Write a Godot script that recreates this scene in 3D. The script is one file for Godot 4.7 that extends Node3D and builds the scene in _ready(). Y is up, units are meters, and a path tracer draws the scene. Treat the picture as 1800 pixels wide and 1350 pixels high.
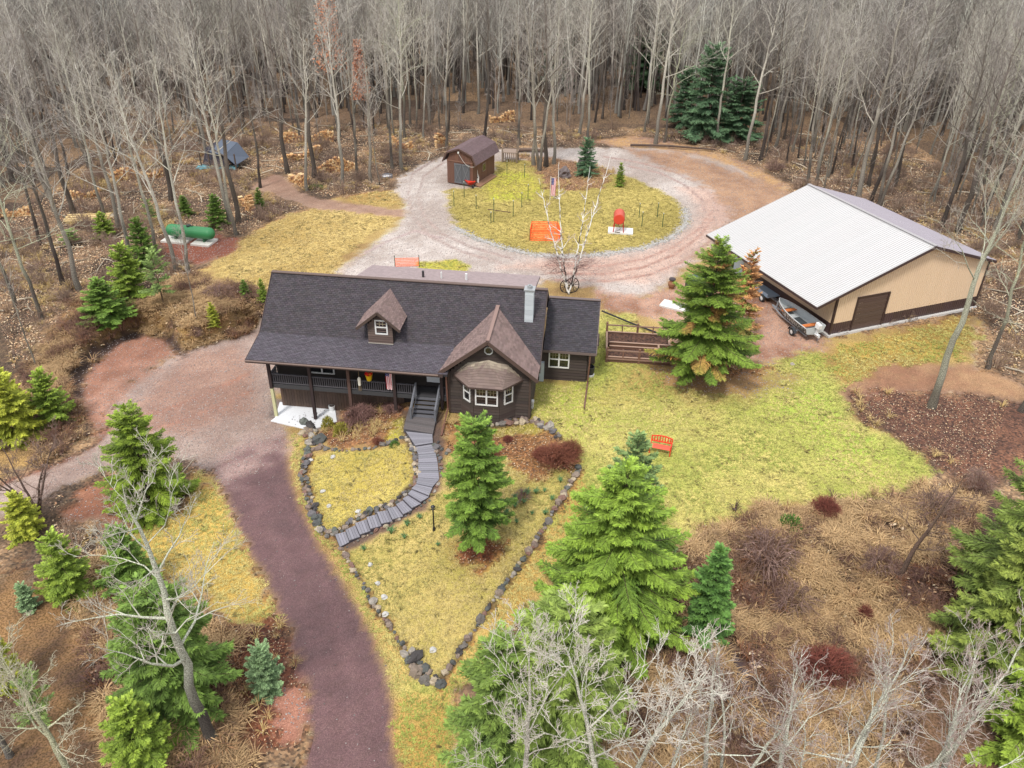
extends Node3D
# A log-coloured house in a clearing of a bare spring wood, seen from above.

var taken := {}
var tex := {}
var M := {}
var low_edge := PackedVector2Array()
var rng := RandomNumberGenerator.new()

func _ready():
	rng.seed = 41
	set_camera_and_light()
	make_materials()
	low_edge = PackedVector2Array([Vector2(-21.62, -60.68), Vector2(-23.48, -58.94), Vector2(-25.47, -57.17), Vector2(-26.99, -56.94), Vector2(-28.62, -59.16), Vector2(-31.03, -59.66), Vector2(-32.38, -58.36), Vector2(-33.03, -55.12), Vector2(-32.80, -52.17), Vector2(-31.70, -50.22), Vector2(-29.69, -48.04), Vector2(-27.67, -45.66), Vector2(-28.20, -43.37), Vector2(-29.34, -41.81), Vector2(-31.89, -39.72), Vector2(-33.76, -38.04), Vector2(-31.48, -34.15), Vector2(-29.67, -36.85), Vector2(-28.55, -38.71), Vector2(-26.77, -40.99), Vector2(-25.52, -41.91), Vector2(-21.26, -42.94), Vector2(-19.58, -41.77), Vector2(-17.96, -39.41), Vector2(-15.26, -34.99), Vector2(-14.07, -33.06), Vector2(-12.84, -31.10), Vector2(-11.69, -29.42), Vector2(-10.62, -27.36), Vector2(-9.39, -24.73), Vector2(-8.93, -23.22), Vector2(-8.84, -21.45), Vector2(-8.76, -19.72), Vector2(-8.67, -17.38), Vector2(-3.74, -17.46), Vector2(-4.20, -19.80), Vector2(-4.53, -21.08), Vector2(-5.08, -23.89), Vector2(-5.66, -25.44), Vector2(-6.66, -27.90), Vector2(-7.76, -29.89), Vector2(-9.45, -32.55), Vector2(-10.92, -34.62), Vector2(-12.32, -37.27), Vector2(-13.69, -40.18), Vector2(-14.75, -43.11), Vector2(-15.26, -45.54), Vector2(-13.93, -46.25), Vector2(-12.77, -48.39), Vector2(-13.71, -49.99), Vector2(-19.09, -54.69)])
	build_ground()
	build_house()
	build_barn()
	build_shed()
	build_yard_things()
	build_walkway_and_stones()
	build_evergreens()
	build_bare_trees()
	build_shrubs()
	build_litter()

func set_camera_and_light():
	var cam := Camera3D.new()
	cam.name = "camera"
	cam.transform = Transform3D(Basis(Vector3(0.999868, 0.013731, -0.008654), Vector3(-0.016231, 0.845896, -0.533101), Vector3(0.000000, 0.533172, 0.846007)), Vector3(0, 31, 0))
	cam.fov = 50.2297
	cam.near = 0.2
	cam.far = 1500.0
	add_child(cam)
	cam.current = true
	var we := WorldEnvironment.new()
	we.name = "world"
	var e := Environment.new()
	e.tonemap_mode = Environment.TONE_MAPPER_LINEAR
	e.background_mode = Environment.BG_SKY
	var sky := ProceduralSkyMaterial.new()
	sky.sky_top_color = Color(0.97, 0.98, 1.0)
	sky.sky_horizon_color = Color(0.74, 0.75, 0.77)
	sky.ground_horizon_color = Color(0.7, 0.7, 0.68)
	sky.ground_bottom_color = Color(0.4, 0.38, 0.34)
	sky.sky_curve = 0.35
	sky.sun_angle_max = 1.0
	e.sky = Sky.new()
	e.sky.sky_material = sky
	e.background_energy_multiplier = 0.82
	e.tonemap_exposure = 2.1
	e.sdfgi_enabled = true
	e.ssao_enabled = true
	e.ssil_enabled = true
	we.environment = e
	add_child(we)
	var sun := DirectionalLight3D.new()
	sun.name = "sun"
	sun.light_energy = 0.5
	sun.light_angular_distance = 10.0
	sun.light_color = Color(1.0, 0.98, 0.95)
	sun.shadow_enabled = true
	sun.rotation_degrees = Vector3(-58, -28, 0)
	add_child(sun)

# ------------------------------------------------------------------ helpers
func S(r: float, g: float, b: float) -> Color:
	return Color(r / 255.0, g / 255.0, b / 255.0).srgb_to_linear()

func shade(c: Color, k: float) -> Color:
	return Color(c.r * k, c.g * k, c.b * k)

func numbered(parent: Node, called: String) -> String:
	var key := str(parent.get_instance_id()) + called
	var k: int = taken.get(key, 0)
	taken[key] = k + 1
	return called if k == 0 else "%s_%03d" % [called, k]

func tag(o: Node, label: String, category: String, group := ""):
	o.set_meta("label", label)
	o.set_meta("category", category)
	if group != "":
		o.set_meta("group", group)

func thing(called: String, label: String, category: String, at := Vector3.ZERO, turn := 0.0, group := "") -> Node3D:
	var o := Node3D.new()
	o.name = numbered(self, called)
	o.position = at
	o.rotation.y = turn
	tag(o, label, category, group)
	add_child(o)
	return o

func put(called: String, m: Mesh, mat: Material, parent: Node, at := Vector3.ZERO) -> MeshInstance3D:
	var o := MeshInstance3D.new()
	o.name = numbered(parent, called)
	o.mesh = m
	o.material_override = mat
	o.position = at
	parent.add_child(o)
	return o

func part(called: String, b: MB, mat: Material, parent: Node) -> MeshInstance3D:
	return put(called, b.mesh(), mat, parent)

func copy(src: Node3D, label: String, at: Vector3, turn: float, size := Vector3.ONE) -> Node3D:
	var o: Node3D = src.duplicate()
	o.name = numbered(self, str(src.get_meta("kind_name")))
	add_child(o)
	o.position = at
	o.rotation = Vector3(0, turn, 0)
	o.scale = size
	o.set_meta("label", label)
	return o

func scatter(called: String, m: Mesh, mat: Material, where: Array, tint: PackedColorArray):
	var mm := MultiMesh.new()
	mm.transform_format = MultiMesh.TRANSFORM_3D
	mm.use_colors = true
	mm.mesh = m
	mm.instance_count = where.size()
	for i in where.size():
		mm.set_instance_transform(i, where[i])
		mm.set_instance_color(i, tint[i])
	var o := MultiMeshInstance3D.new()
	o.name = numbered(self, called)
	o.multimesh = mm
	o.material_override = mat
	o.set_meta("kind", "stuff")
	add_child(o)
	return o

func rf(a: float, b: float) -> float:
	return rng.randf_range(a, b)

func sst(a: float, b: float, x: float) -> float:
	return smoothstep(a, b, x)

class MB:
	var v := PackedVector3Array()
	var n := PackedVector3Array()
	var c := PackedColorArray()
	var col := Color.WHITE

	func tri(a: Vector3, b: Vector3, d: Vector3, out := Vector3.ZERO):
		var nn := (d - a).cross(b - a).normalized()
		if out != Vector3.ZERO and nn.dot(out) < 0.0:
			var t := b
			b = d
			d = t
			nn = -nn
		v.push_back(a); v.push_back(b); v.push_back(d)
		n.push_back(nn); n.push_back(nn); n.push_back(nn)
		c.push_back(col); c.push_back(col); c.push_back(col)

	func quad(a: Vector3, b: Vector3, d: Vector3, e: Vector3, out := Vector3.ZERO):
		tri(a, b, d, out)
		tri(a, d, e, out)

	func hexa(p: Array):
		var m := Vector3.ZERO
		for q in p:
			m += q / 8.0
		for f in [[0, 1, 2, 3], [4, 5, 6, 7], [0, 1, 5, 4], [1, 2, 6, 5], [2, 3, 7, 6], [3, 0, 4, 7]]:
			var mid: Vector3 = (p[f[0]] + p[f[1]] + p[f[2]] + p[f[3]]) / 4.0
			quad(p[f[0]], p[f[1]], p[f[2]], p[f[3]], mid - m)

	func box(at: Vector3, s: Vector3, b := Basis.IDENTITY):
		var p := []
		for y in [-0.5, 0.5]:
			for q in [[-0.5, -0.5], [0.5, -0.5], [0.5, 0.5], [-0.5, 0.5]]:
				p.append(at + b * Vector3(q[0] * s.x, y * s.y, q[1] * s.z))
		hexa(p)

	func bar(a: Vector3, e: Vector3, w: float, h: float, up := Vector3.UP):
		var z := (e - a).normalized()
		if absf(z.dot(up)) > 0.99:
			up = Vector3.RIGHT
		var x := up.cross(z).normalized()
		var y := z.cross(x)
		box((a + e) / 2.0, Vector3(w, h, (e - a).length()), Basis(x, y, z))

	func slab(a: Vector3, b: Vector3, d: Vector3, e: Vector3, t: float):
		var nn := (d - a).cross(b - a).normalized()
		if nn.y < 0.0:
			nn = -nn
		hexa([a, b, d, e, a - nn * t, b - nn * t, d - nn * t, e - nn * t])

	func wall_poly(p: Array, thick: Vector3):
		var flat := PackedVector2Array()
		var nx: Vector3 = (p[1] - p[0]).normalized()
		var nz := thick.normalized()
		var ny := nz.cross(nx)
		for q in p:
			flat.push_back(Vector2(nx.dot(q - p[0]), ny.dot(q - p[0])))
		var ix := Geometry2D.triangulate_polygon(flat)
		for i in range(0, ix.size(), 3):
			tri(p[ix[i]], p[ix[i + 1]], p[ix[i + 2]], -thick)
			tri(p[ix[i]] + thick, p[ix[i + 1]] + thick, p[ix[i + 2]] + thick, thick)
		var mid := Vector3.ZERO
		for q in p:
			mid += q / p.size()
		for i in p.size():
			var a: Vector3 = p[i]
			var b: Vector3 = p[(i + 1) % p.size()]
			quad(a, b, b + thick, a + thick, (a + b) / 2.0 - mid)

	func tube(p: Array, r: Array, sides: int, cols: Array = [], caps := false):
		var prev := []
		var prev_n := []
		var x := Vector3.ZERO
		for i in p.size():
			var z: Vector3 = (p[mini(i + 1, p.size() - 1)] - p[maxi(i - 1, 0)]).normalized()
			if x == Vector3.ZERO:
				x = z.cross(Vector3(0.31, 0.2, 0.93) if absf(z.y) > 0.8 else Vector3.UP).normalized()
			x = (x - z * x.dot(z)).normalized()
			var y := z.cross(x)
			var ring := []
			var rn := []
			for k in sides:
				var a := TAU * k / sides
				var d := x * cos(a) + y * sin(a)
				ring.append(p[i] + d * r[i])
				rn.append(d)
			if i > 0:
				var c0: Color = cols[i - 1] if cols.size() else col
				var c1: Color = cols[i] if cols.size() else col
				for k in sides:
					var j := (k + 1) % sides
					v.push_back(prev[k]); v.push_back(ring[j]); v.push_back(prev[j])
					v.push_back(prev[k]); v.push_back(ring[k]); v.push_back(ring[j])
					n.push_back(prev_n[k]); n.push_back(rn[j]); n.push_back(prev_n[j])
					n.push_back(prev_n[k]); n.push_back(rn[k]); n.push_back(rn[j])
					c.push_back(c0); c.push_back(c1); c.push_back(c0)
					c.push_back(c0); c.push_back(c1); c.push_back(c1)
			if caps and (i == 0 or i == p.size() - 1):
				for k in range(1, sides - 1):
					tri(ring[0], ring[k], ring[k + 1], -z if i == 0 else z)
			prev = ring
			prev_n = rn

	func lathe(at: Vector3, axis: Vector3, prof: Array, sides := 14):
		var p := []
		var r := []
		for q in prof:
			p.append(at + axis * q[0])
			r.append(maxf(q[1], 0.001))
		var x := axis.cross(Vector3(0.3, 0.2, 0.9) if absf(axis.y) > 0.8 else Vector3.UP).normalized()
		var y := axis.cross(x)
		for i in range(1, p.size()):
			for k in sides:
				var a0 := TAU * k / sides
				var a1 := TAU * (k + 1) / sides
				var d0 := x * cos(a0) + y * sin(a0)
				var d1 := x * cos(a1) + y * sin(a1)
				var slope: Vector3 = axis * (r[i - 1] - r[i]) / maxf(absf(prof[i][0] - prof[i - 1][0]), 0.001)
				quad(p[i - 1] + d0 * r[i - 1], p[i - 1] + d1 * r[i - 1], p[i] + d1 * r[i], p[i] + d0 * r[i], (d0 + slope).normalized())

	func mesh() -> ArrayMesh:
		var a := []
		a.resize(Mesh.ARRAY_MAX)
		a[Mesh.ARRAY_VERTEX] = v
		a[Mesh.ARRAY_NORMAL] = n
		a[Mesh.ARRAY_COLOR] = c
		var m := ArrayMesh.new()
		m.add_surface_from_arrays(Mesh.PRIMITIVE_TRIANGLES, a)
		return m

func colored(c: Color) -> MB:
	var b := MB.new()
	b.col = c
	return b

# ------------------------------------------------------------------ materials
func noise_tex(key: String, seed_: int, kind: int, freq: float, stops: Array, size := 512, octaves := 3, bump := false) -> Texture2D:
	var f := FastNoiseLite.new()
	f.seed = seed_
	f.noise_type = kind
	f.frequency = freq
	f.fractal_octaves = octaves
	if kind == FastNoiseLite.TYPE_CELLULAR:
		f.cellular_return_type = FastNoiseLite.RETURN_CELL_VALUE
		f.fractal_type = FastNoiseLite.FRACTAL_NONE if octaves == 1 else FastNoiseLite.FRACTAL_FBM
	var t := NoiseTexture2D.new()
	t.width = size
	t.height = size
	t.seamless = true
	t.noise = f
	var g := Gradient.new()
	g.offsets = PackedFloat32Array(stops.map(func(s): return s[0]))
	g.colors = PackedColorArray(stops.map(func(s): return s[1]))
	t.color_ramp = g
	tex[key] = t
	return t

func mat(key: String, rough: float, texture = "", per_m := 1.0, bump := 0.0, bump_tex = "", metal := 0.0) -> StandardMaterial3D:
	var m := StandardMaterial3D.new()
	m.resource_name = key
	m.vertex_color_use_as_albedo = true
	m.roughness = rough
	m.metallic = metal
	if texture != "" or bump > 0.0:
		m.uv1_triplanar = true
		m.uv1_world_triplanar = true
		m.uv1_scale = Vector3.ONE * per_m
	if texture != "":
		m.albedo_texture = tex[texture]
	if bump > 0.0:
		m.heightmap_enabled = true
		m.heightmap_scale = bump
		m.heightmap_texture = tex[bump_tex]
	M[key] = m
	return m

func make_materials():
	var g := func(v): return Color(v, v, v)
	noise_tex("fine", 3, FastNoiseLite.TYPE_SIMPLEX, 0.09, [[0.0, g.call(0.78)], [0.5, g.call(0.9)], [1.0, g.call(1.0)]], 512, 4)
	noise_tex("grass", 5, FastNoiseLite.TYPE_SIMPLEX, 0.055, [[0.0, Color(0.5, 0.5, 0.42)], [0.35, Color(0.8, 0.8, 0.72)], [0.6, Color(0.95, 0.95, 0.92)], [1.0, Color(1, 1, 1)]], 1024, 5)
	noise_tex("leaf", 7, FastNoiseLite.TYPE_CELLULAR, 0.085, [[0.0, Color(0.45, 0.42, 0.4)], [0.25, Color(0.7, 0.65, 0.6)], [0.5, Color(0.84, 0.76, 0.68)], [0.7, Color(0.96, 0.9, 0.82)], [0.85, Color(0.62, 0.57, 0.54)], [1.0, Color(1, 0.98, 0.94)]], 1024, 1)
	noise_tex("gravel", 9, FastNoiseLite.TYPE_CELLULAR, 0.16, [[0.0, Color(0.66, 0.62, 0.62)], [0.3, Color(0.9, 0.86, 0.84)], [0.6, Color(0.8, 0.78, 0.78)], [1.0, Color(1, 1, 1)]], 1024, 1)
	noise_tex("speck", 11, FastNoiseLite.TYPE_CELLULAR, 0.2, [[0.0, Color(0.72, 0.68, 0.7)], [0.5, Color(0.86, 0.82, 0.82)], [0.9, Color(0.92, 0.88, 0.9)], [0.97, Color(1, 1, 1)], [1.0, Color(1, 1, 1)]], 1024, 1)
	noise_tex("bark", 13, FastNoiseLite.TYPE_SIMPLEX, 0.05, [[0.0, Color(0.35, 0.33, 0.31)], [0.4, Color(0.7, 0.68, 0.66)], [0.65, Color(1, 1, 1)], [1.0, Color(0.92, 0.97, 0.86)]], 512, 4)
	noise_tex("wood", 15, FastNoiseLite.TYPE_SIMPLEX, 0.07, [[0.0, g.call(0.84)], [0.5, g.call(0.93)], [1.0, g.call(1.0)]], 512, 5)
	noise_tex("height", 17, FastNoiseLite.TYPE_SIMPLEX, 0.06, [[0.0, g.call(0.0)], [1.0, g.call(1.0)]], 512, 4)
	mat("lawn", 1.0, "grass", 0.16, 5.0, "height")
	mat("dry_grass", 1.0, "grass", 0.11, 8.0, "height")
	mat("litter", 1.0, "leaf", 0.1, 5.0, "height")
	mat("gravel", 0.95, "gravel", 0.16, 1.5, "height")
	mat("asphalt", 0.85, "speck", 0.13, 0.6, "height")
	mat("plain", 0.85, "fine", 0.5)
	mat("wood", 0.8, "wood", 0.45)
	mat("shingle", 0.9)
	mat("bark", 0.95, "bark", 0.5)
	mat("twig", 0.95)
	mat("metal_paint", 0.4)
	mat("steel", 0.4, "", 1.0, 0.0, "", 0.2)
	mat("stone", 0.9, "fine", 1.3, 2.0, "height")
	mat("gloss", 0.5, "fine", 0.8)
	mat("rubber", 0.8)
	mat("cloth", 0.9)
	var nd := mat("needle", 0.75)
	nd.backlight_enabled = true
	nd.backlight = Color(0.25, 0.25, 0.25)
	var bl := mat("blade", 0.9)
	bl.backlight_enabled = true
	bl.backlight = Color(0.3, 0.3, 0.3)
	var gl := StandardMaterial3D.new()
	gl.resource_name = "pane"
	gl.albedo_color = Color(0.10, 0.11, 0.12)
	gl.roughness = 0.06
	gl.metallic_specular = 0.7
	M["pane"] = gl

# ------------------------------------------------------------------ terrain
func edge_distance(poly: PackedVector2Array, x: float, z: float) -> float:
	var d := 1e9
	var inside := false
	var a := poly[poly.size() - 1]
	for b in poly:
		var e := b - a
		var t := clampf(((x - a.x) * e.x + (z - a.y) * e.y) / (e.length_squared() + 1e-9), 0.0, 1.0)
		var dx := x - a.x - e.x * t
		var dz := z - a.y - e.y * t
		d = minf(d, dx * dx + dz * dz)
		if (a.y > z) != (b.y > z) and x < e.x * (z - a.y) / e.y + a.x:
			inside = not inside
		a = b
	return -sqrt(d) if inside else sqrt(d)

func gy(x: float, z: float) -> float:
	var base := -0.35 * sst(-50, -47, z) * (1.0 - sst(0.5, 3, x)) - 1.6 * (1.0 - sst(-18, -12, x)) * sst(-64, -50, z) - 1.2 * sst(-34, -28, z) * sst(9, 14, x)
	if x > 6.0 or z < -75.0:
		return base
	var w := lerpf(0.8, 9.0, sst(-18, -13, x))
	return lerpf(-2.0, base, sst(0.0, w, maxf(0.0, edge_distance(low_edge, x, z))))

func g3(p: Vector2, up := 0.0) -> Vector3:
	return Vector3(p.x, gy(p.x, p.y) + up, p.y)

func V(p: Vector2) -> Vector3:
	return g3(p)

class Zone:
	var called := ""
	var mat := ""
	var poly := PackedVector2Array()
	var lo := Vector2.ZERO
	var hi := Vector2.ZERO
	var c0 := Color.WHITE
	var c1 := Color.WHITE
	var soft := 0.4
	var wob := 0.5
	var id := 0

var zones: Array = []
const X0 := -52.0
const Z0 := -118.0
const STEP := 0.28
const NX := 380
const NZ := 378
var zone_at := PackedByteArray()

func zone(called: String, material: String, pts: Array, c0: Color, c1: Color, soft := 0.4, wob := 0.5):
	var zn := Zone.new()
	zn.called = called
	zn.mat = material
	zn.poly = PackedVector2Array(pts)
	zn.lo = pts[0]
	zn.hi = pts[0]
	for p in pts:
		zn.lo = zn.lo.min(p)
		zn.hi = zn.hi.max(p)
	zn.c0 = c0
	zn.c1 = c1
	zn.soft = soft
	zn.wob = wob
	zones.append(zn)
	zn.id = zones.size()

func build_ground():
	zone("yard_grass", "lawn", [Vector2(-28.69, -65.69), Vector2(-25.09, -78.76), Vector2(-19.21, -87.55), Vector2(-13.19, -89.73), Vector2(-8.43, -103.64), Vector2(-2.70, -105.94), Vector2(11.46, -107.76), Vector2(27.99, -92.72), Vector2(19.02, -75.40), Vector2(20.59, -68.80), Vector2(24.11, -56.64), Vector2(38.86, -61.33), Vector2(34.51, -53.04), Vector2(23.16, -48.40), Vector2(24.63, -43.86), Vector2(26.13, -39.56), Vector2(17.00, -35.70), Vector2(11.04, -33.47), Vector2(3.43, -31.14), Vector2(0.19, -27.88), Vector2(-2.44, -24.89), Vector2(-2.28, -19.72), Vector2(-5.54, -17.43), Vector2(-8.88, -19.72), Vector2(-9.12, -22.36), Vector2(-11.13, -28.06), Vector2(-14.30, -32.74), Vector2(-18.85, -41.20), Vector2(-22.33, -58.21), Vector2(-20.06, -59.27), Vector2(-25.85, -64.64)], S(192, 164, 108), S(154, 124, 84), 0.4, 0.6)
	zone("dry_bank", "dry_grass", [Vector2(-38.54, -47.65), Vector2(-37.02, -49.49), Vector2(-36.32, -53.13), Vector2(-36.60, -58.83), Vector2(-36.14, -62.17), Vector2(-31.68, -60.55), Vector2(-29.09, -66.87), Vector2(-25.85, -64.64), Vector2(-22.74, -65.92), Vector2(-19.83, -59.28), Vector2(-23.25, -58.18), Vector2(-26.28, -56.23), Vector2(-28.64, -58.96), Vector2(-31.72, -57.90), Vector2(-32.05, -50.99), Vector2(-31.36, -49.15), Vector2(-28.63, -45.23), Vector2(-29.72, -42.64), Vector2(-32.03, -39.98), Vector2(-33.64, -39.07)], S(184, 148, 98), S(108, 86, 64), 0.8, 0.8)
	zone("tan_grass", "lawn", [Vector2(-27.53, -68.67), Vector2(-26.78, -74.63), Vector2(-25.09, -78.76), Vector2(-23.57, -82.06), Vector2(-21.00, -84.05), Vector2(-16.05, -83.59), Vector2(-12.19, -82.75), Vector2(-12.33, -80.59), Vector2(-14.73, -75.43), Vector2(-15.92, -71.20), Vector2(-16.45, -67.12), Vector2(-16.90, -64.40), Vector2(-20.77, -62.19), Vector2(-23.24, -64.16), Vector2(-25.65, -65.57)], S(212, 186, 124), S(184, 154, 92), 0.5, 0.5)
	zone("tan_grass", "lawn", [Vector2(-18.74, -87.39), Vector2(-16.89, -88.79), Vector2(-13.22, -89.92), Vector2(-12.12, -85.17), Vector2(-15.56, -84.31), Vector2(-17.92, -85.61)], S(206, 178, 108), S(176, 140, 84), 0.4, 0.5)
	zone("bare_soil", "gravel", [Vector2(9.81, -110.84), Vector2(16.70, -114.02), Vector2(23.64, -108.96), Vector2(29.39, -101.39), Vector2(32.33, -92.94), Vector2(27.68, -88.85), Vector2(26.93, -96.81), Vector2(21.60, -105.78), Vector2(14.41, -107.41)], S(160, 128, 108), S(196, 160, 112), 0.8, 0.6)
	zone("bare_soil", "litter", [Vector2(-34.13, -74.32), Vector2(-32.13, -77.36), Vector2(-26.86, -74.91), Vector2(-26.28, -71.45), Vector2(-28.82, -69.12), Vector2(-32.09, -69.51)], S(150, 88, 66), S(126, 78, 62), 0.5, 0.5)
	zone("gravel_loop", "gravel", [Vector2(-16.13, -66.77), Vector2(-14.24, -72.35), Vector2(-11.84, -79.02), Vector2(-11.59, -84.84), Vector2(-13.63, -89.13), Vector2(-13.49, -94.75), Vector2(-11.64, -99.68), Vector2(-8.43, -103.64), Vector2(-2.72, -106.45), Vector2(3.97, -107.33), Vector2(11.46, -107.76), Vector2(18.24, -108.14), Vector2(23.00, -105.36), Vector2(27.69, -100.16), Vector2(28.83, -94.80), Vector2(28.89, -89.85), Vector2(23.70, -82.53), Vector2(20.84, -79.67), Vector2(18.68, -75.10), Vector2(15.54, -69.60), Vector2(13.34, -65.42), Vector2(11.06, -63.20), Vector2(7.69, -63.63), Vector2(6.84, -65.29), Vector2(3.89, -66.34), Vector2(2.39, -66.88), Vector2(2.23, -59.24), Vector2(-14.01, -59.28)], S(204, 198, 192), S(174, 164, 156), 0.7, 0.6)
	zone("gravel_loop", "gravel", [Vector2(3.01, -71.31), Vector2(8.40, -71.92), Vector2(12.36, -73.44), Vector2(16.17, -76.74), Vector2(19.02, -81.50), Vector2(20.27, -86.68), Vector2(18.68, -92.27), Vector2(22.66, -92.46), Vector2(24.69, -86.88), Vector2(23.10, -82.50), Vector2(20.18, -78.41), Vector2(17.91, -73.94), Vector2(14.95, -69.20), Vector2(11.92, -66.06), Vector2(6.97, -67.06), Vector2(3.97, -68.40), Vector2(-1.22, -69.20)], S(212, 188, 174), S(190, 164, 150), 1.2, 0.6)
	zone("bare_soil", "gravel", [Vector2(6.84, -65.29), Vector2(7.74, -64.19), Vector2(11.13, -63.76), Vector2(13.86, -65.55), Vector2(17.45, -68.68), Vector2(20.51, -64.10), Vector2(21.89, -64.71), Vector2(24.25, -57.11), Vector2(24.51, -55.12), Vector2(21.17, -52.62), Vector2(18.93, -52.13), Vector2(16.11, -50.84), Vector2(12.64, -52.35), Vector2(12.00, -59.58), Vector2(7.46, -60.95)], S(196, 160, 138), S(146, 106, 84), 0.9, 0.8)
	zone("gravel_loop", "gravel", [Vector2(2.93, -68.31), Vector2(8.09, -68.27), Vector2(11.91, -69.92), Vector2(15.28, -72.96), Vector2(18.63, -77.83), Vector2(20.85, -82.67), Vector2(20.74, -82.14), Vector2(18.54, -77.34), Vector2(15.21, -72.52), Vector2(11.86, -69.51), Vector2(8.06, -67.87), Vector2(2.92, -67.92)], S(160, 124, 110), S(184, 148, 134), 0.22, 0.12)
	zone("gravel_loop", "gravel", [Vector2(2.98, -70.07), Vector2(8.24, -70.02), Vector2(12.14, -71.74), Vector2(15.59, -74.90), Vector2(19.03, -79.98), Vector2(21.32, -85.05), Vector2(21.22, -84.53), Vector2(18.94, -79.51), Vector2(15.52, -74.48), Vector2(12.09, -71.34), Vector2(8.21, -69.63), Vector2(2.97, -69.68)], S(164, 128, 114), S(186, 150, 136), 0.22, 0.12)
	zone("gravel_loop", "gravel", [Vector2(3.60, -66.88), Vector2(8.68, -66.83), Vector2(12.45, -68.43), Vector2(15.78, -71.37), Vector2(19.09, -76.07), Vector2(21.29, -80.73), Vector2(21.18, -80.22), Vector2(19.00, -75.60), Vector2(15.71, -70.95), Vector2(12.39, -68.04), Vector2(8.64, -66.45), Vector2(3.59, -66.50)], S(166, 130, 116), S(190, 154, 140), 0.22, 0.12)
	zone("gravel_loop", "gravel", [Vector2(21.79, -84.35), Vector2(22.26, -88.84), Vector2(21.34, -94.28), Vector2(19.05, -98.87), Vector2(15.27, -102.11), Vector2(11.16, -104.29), Vector2(11.11, -103.66), Vector2(15.19, -101.50), Vector2(18.96, -98.29), Vector2(21.25, -93.74), Vector2(22.17, -88.35), Vector2(21.70, -83.90)], S(160, 136, 130), S(180, 156, 148), 0.22, 0.12)
	zone("gravel_loop", "gravel", [Vector2(20.34, -83.75), Vector2(20.90, -88.38), Vector2(19.85, -93.37), Vector2(17.52, -97.89), Vector2(14.00, -100.40), Vector2(13.94, -99.85), Vector2(17.44, -97.36), Vector2(19.77, -92.88), Vector2(20.82, -87.94), Vector2(20.26, -83.34)], S(160, 136, 130), S(180, 156, 148), 0.22, 0.12)
	zone("gravel_loop", "gravel", [Vector2(-8.94, -100.89), Vector2(-10.85, -95.22), Vector2(-10.79, -88.25), Vector2(-9.54, -82.13), Vector2(-7.37, -77.46), Vector2(-4.06, -73.96), Vector2(-0.19, -71.39), Vector2(-0.19, -70.97), Vector2(-4.04, -73.51), Vector2(-7.33, -76.98), Vector2(-9.49, -81.60), Vector2(-10.73, -87.66), Vector2(-10.78, -94.55), Vector2(-8.88, -100.15)], S(158, 140, 134), S(176, 156, 148), 0.22, 0.12)
	zone("gravel_loop", "gravel", [Vector2(-10.10, -102.00), Vector2(-12.31, -96.22), Vector2(-11.97, -89.14), Vector2(-10.73, -82.08), Vector2(-8.43, -76.67), Vector2(-5.10, -72.94), Vector2(-1.24, -70.43), Vector2(-1.23, -70.01), Vector2(-5.07, -72.51), Vector2(-8.39, -76.20), Vector2(-10.67, -81.55), Vector2(-11.90, -88.54), Vector2(-12.23, -95.54), Vector2(-10.03, -101.25)], S(158, 140, 134), S(176, 156, 148), 0.22, 0.12)
	zone("gravel_loop", "gravel", [Vector2(-15.05, -70.78), Vector2(-12.45, -75.02), Vector2(-10.00, -78.10), Vector2(-6.97, -75.98), Vector2(-6.93, -75.54), Vector2(-9.95, -77.64), Vector2(-12.39, -74.59), Vector2(-14.98, -70.39)], S(176, 160, 158), S(190, 172, 168), 0.22, 0.12)
	zone("island_grass", "lawn", [Vector2(-7.93, -90.57), Vector2(-6.94, -83.33), Vector2(-6.07, -79.28), Vector2(-4.18, -76.46), Vector2(-1.32, -74.13), Vector2(1.96, -72.47), Vector2(5.20, -72.33), Vector2(8.51, -73.14), Vector2(12.52, -74.70), Vector2(15.52, -77.30), Vector2(17.73, -81.28), Vector2(18.23, -85.70), Vector2(17.53, -89.12), Vector2(15.48, -92.91), Vector2(13.84, -95.93), Vector2(10.64, -98.15), Vector2(6.53, -98.82), Vector2(1.69, -102.26), Vector2(-2.43, -101.10), Vector2(-2.61, -97.02), Vector2(-3.94, -91.15)], S(204, 184, 112), S(164, 148, 80), 0.5, 0.5)
	zone("island_grass", "lawn", [Vector2(-3.62, -91.17), Vector2(-1.79, -97.50), Vector2(1.64, -96.59), Vector2(3.55, -91.52), Vector2(2.18, -87.28), Vector2(-2.83, -87.04)], S(190, 194, 62), S(198, 186, 84), 1.0, 0.6)
	zone("leaf_bed", "litter", [Vector2(-0.48, -104.56), Vector2(1.68, -101.08), Vector2(3.55, -91.52), Vector2(6.77, -90.70), Vector2(10.10, -91.84), Vector2(12.03, -98.22), Vector2(9.42, -100.34), Vector2(3.87, -103.58)], S(150, 118, 96), S(176, 146, 112), 0.8, 0.7)
	zone("verge_grass", "lawn", [Vector2(-8.85, -69.92), Vector2(-5.51, -70.96), Vector2(-4.26, -69.59), Vector2(-4.27, -67.84), Vector2(-8.61, -67.67)], S(186, 182, 66), S(200, 180, 90), 0.3, 0.3)
	zone("dirt_path", "gravel", [Vector2(-29.93, -89.88), Vector2(-29.42, -92.29), Vector2(-28.62, -94.82), Vector2(-26.99, -93.65), Vector2(-24.54, -89.37), Vector2(-21.39, -86.53), Vector2(-16.28, -84.97), Vector2(-11.91, -83.44), Vector2(-11.67, -81.44), Vector2(-15.84, -82.25), Vector2(-21.65, -83.68), Vector2(-25.96, -86.86), Vector2(-28.23, -88.81)], S(174, 146, 126), S(152, 122, 104), 0.5, 0.4)
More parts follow.
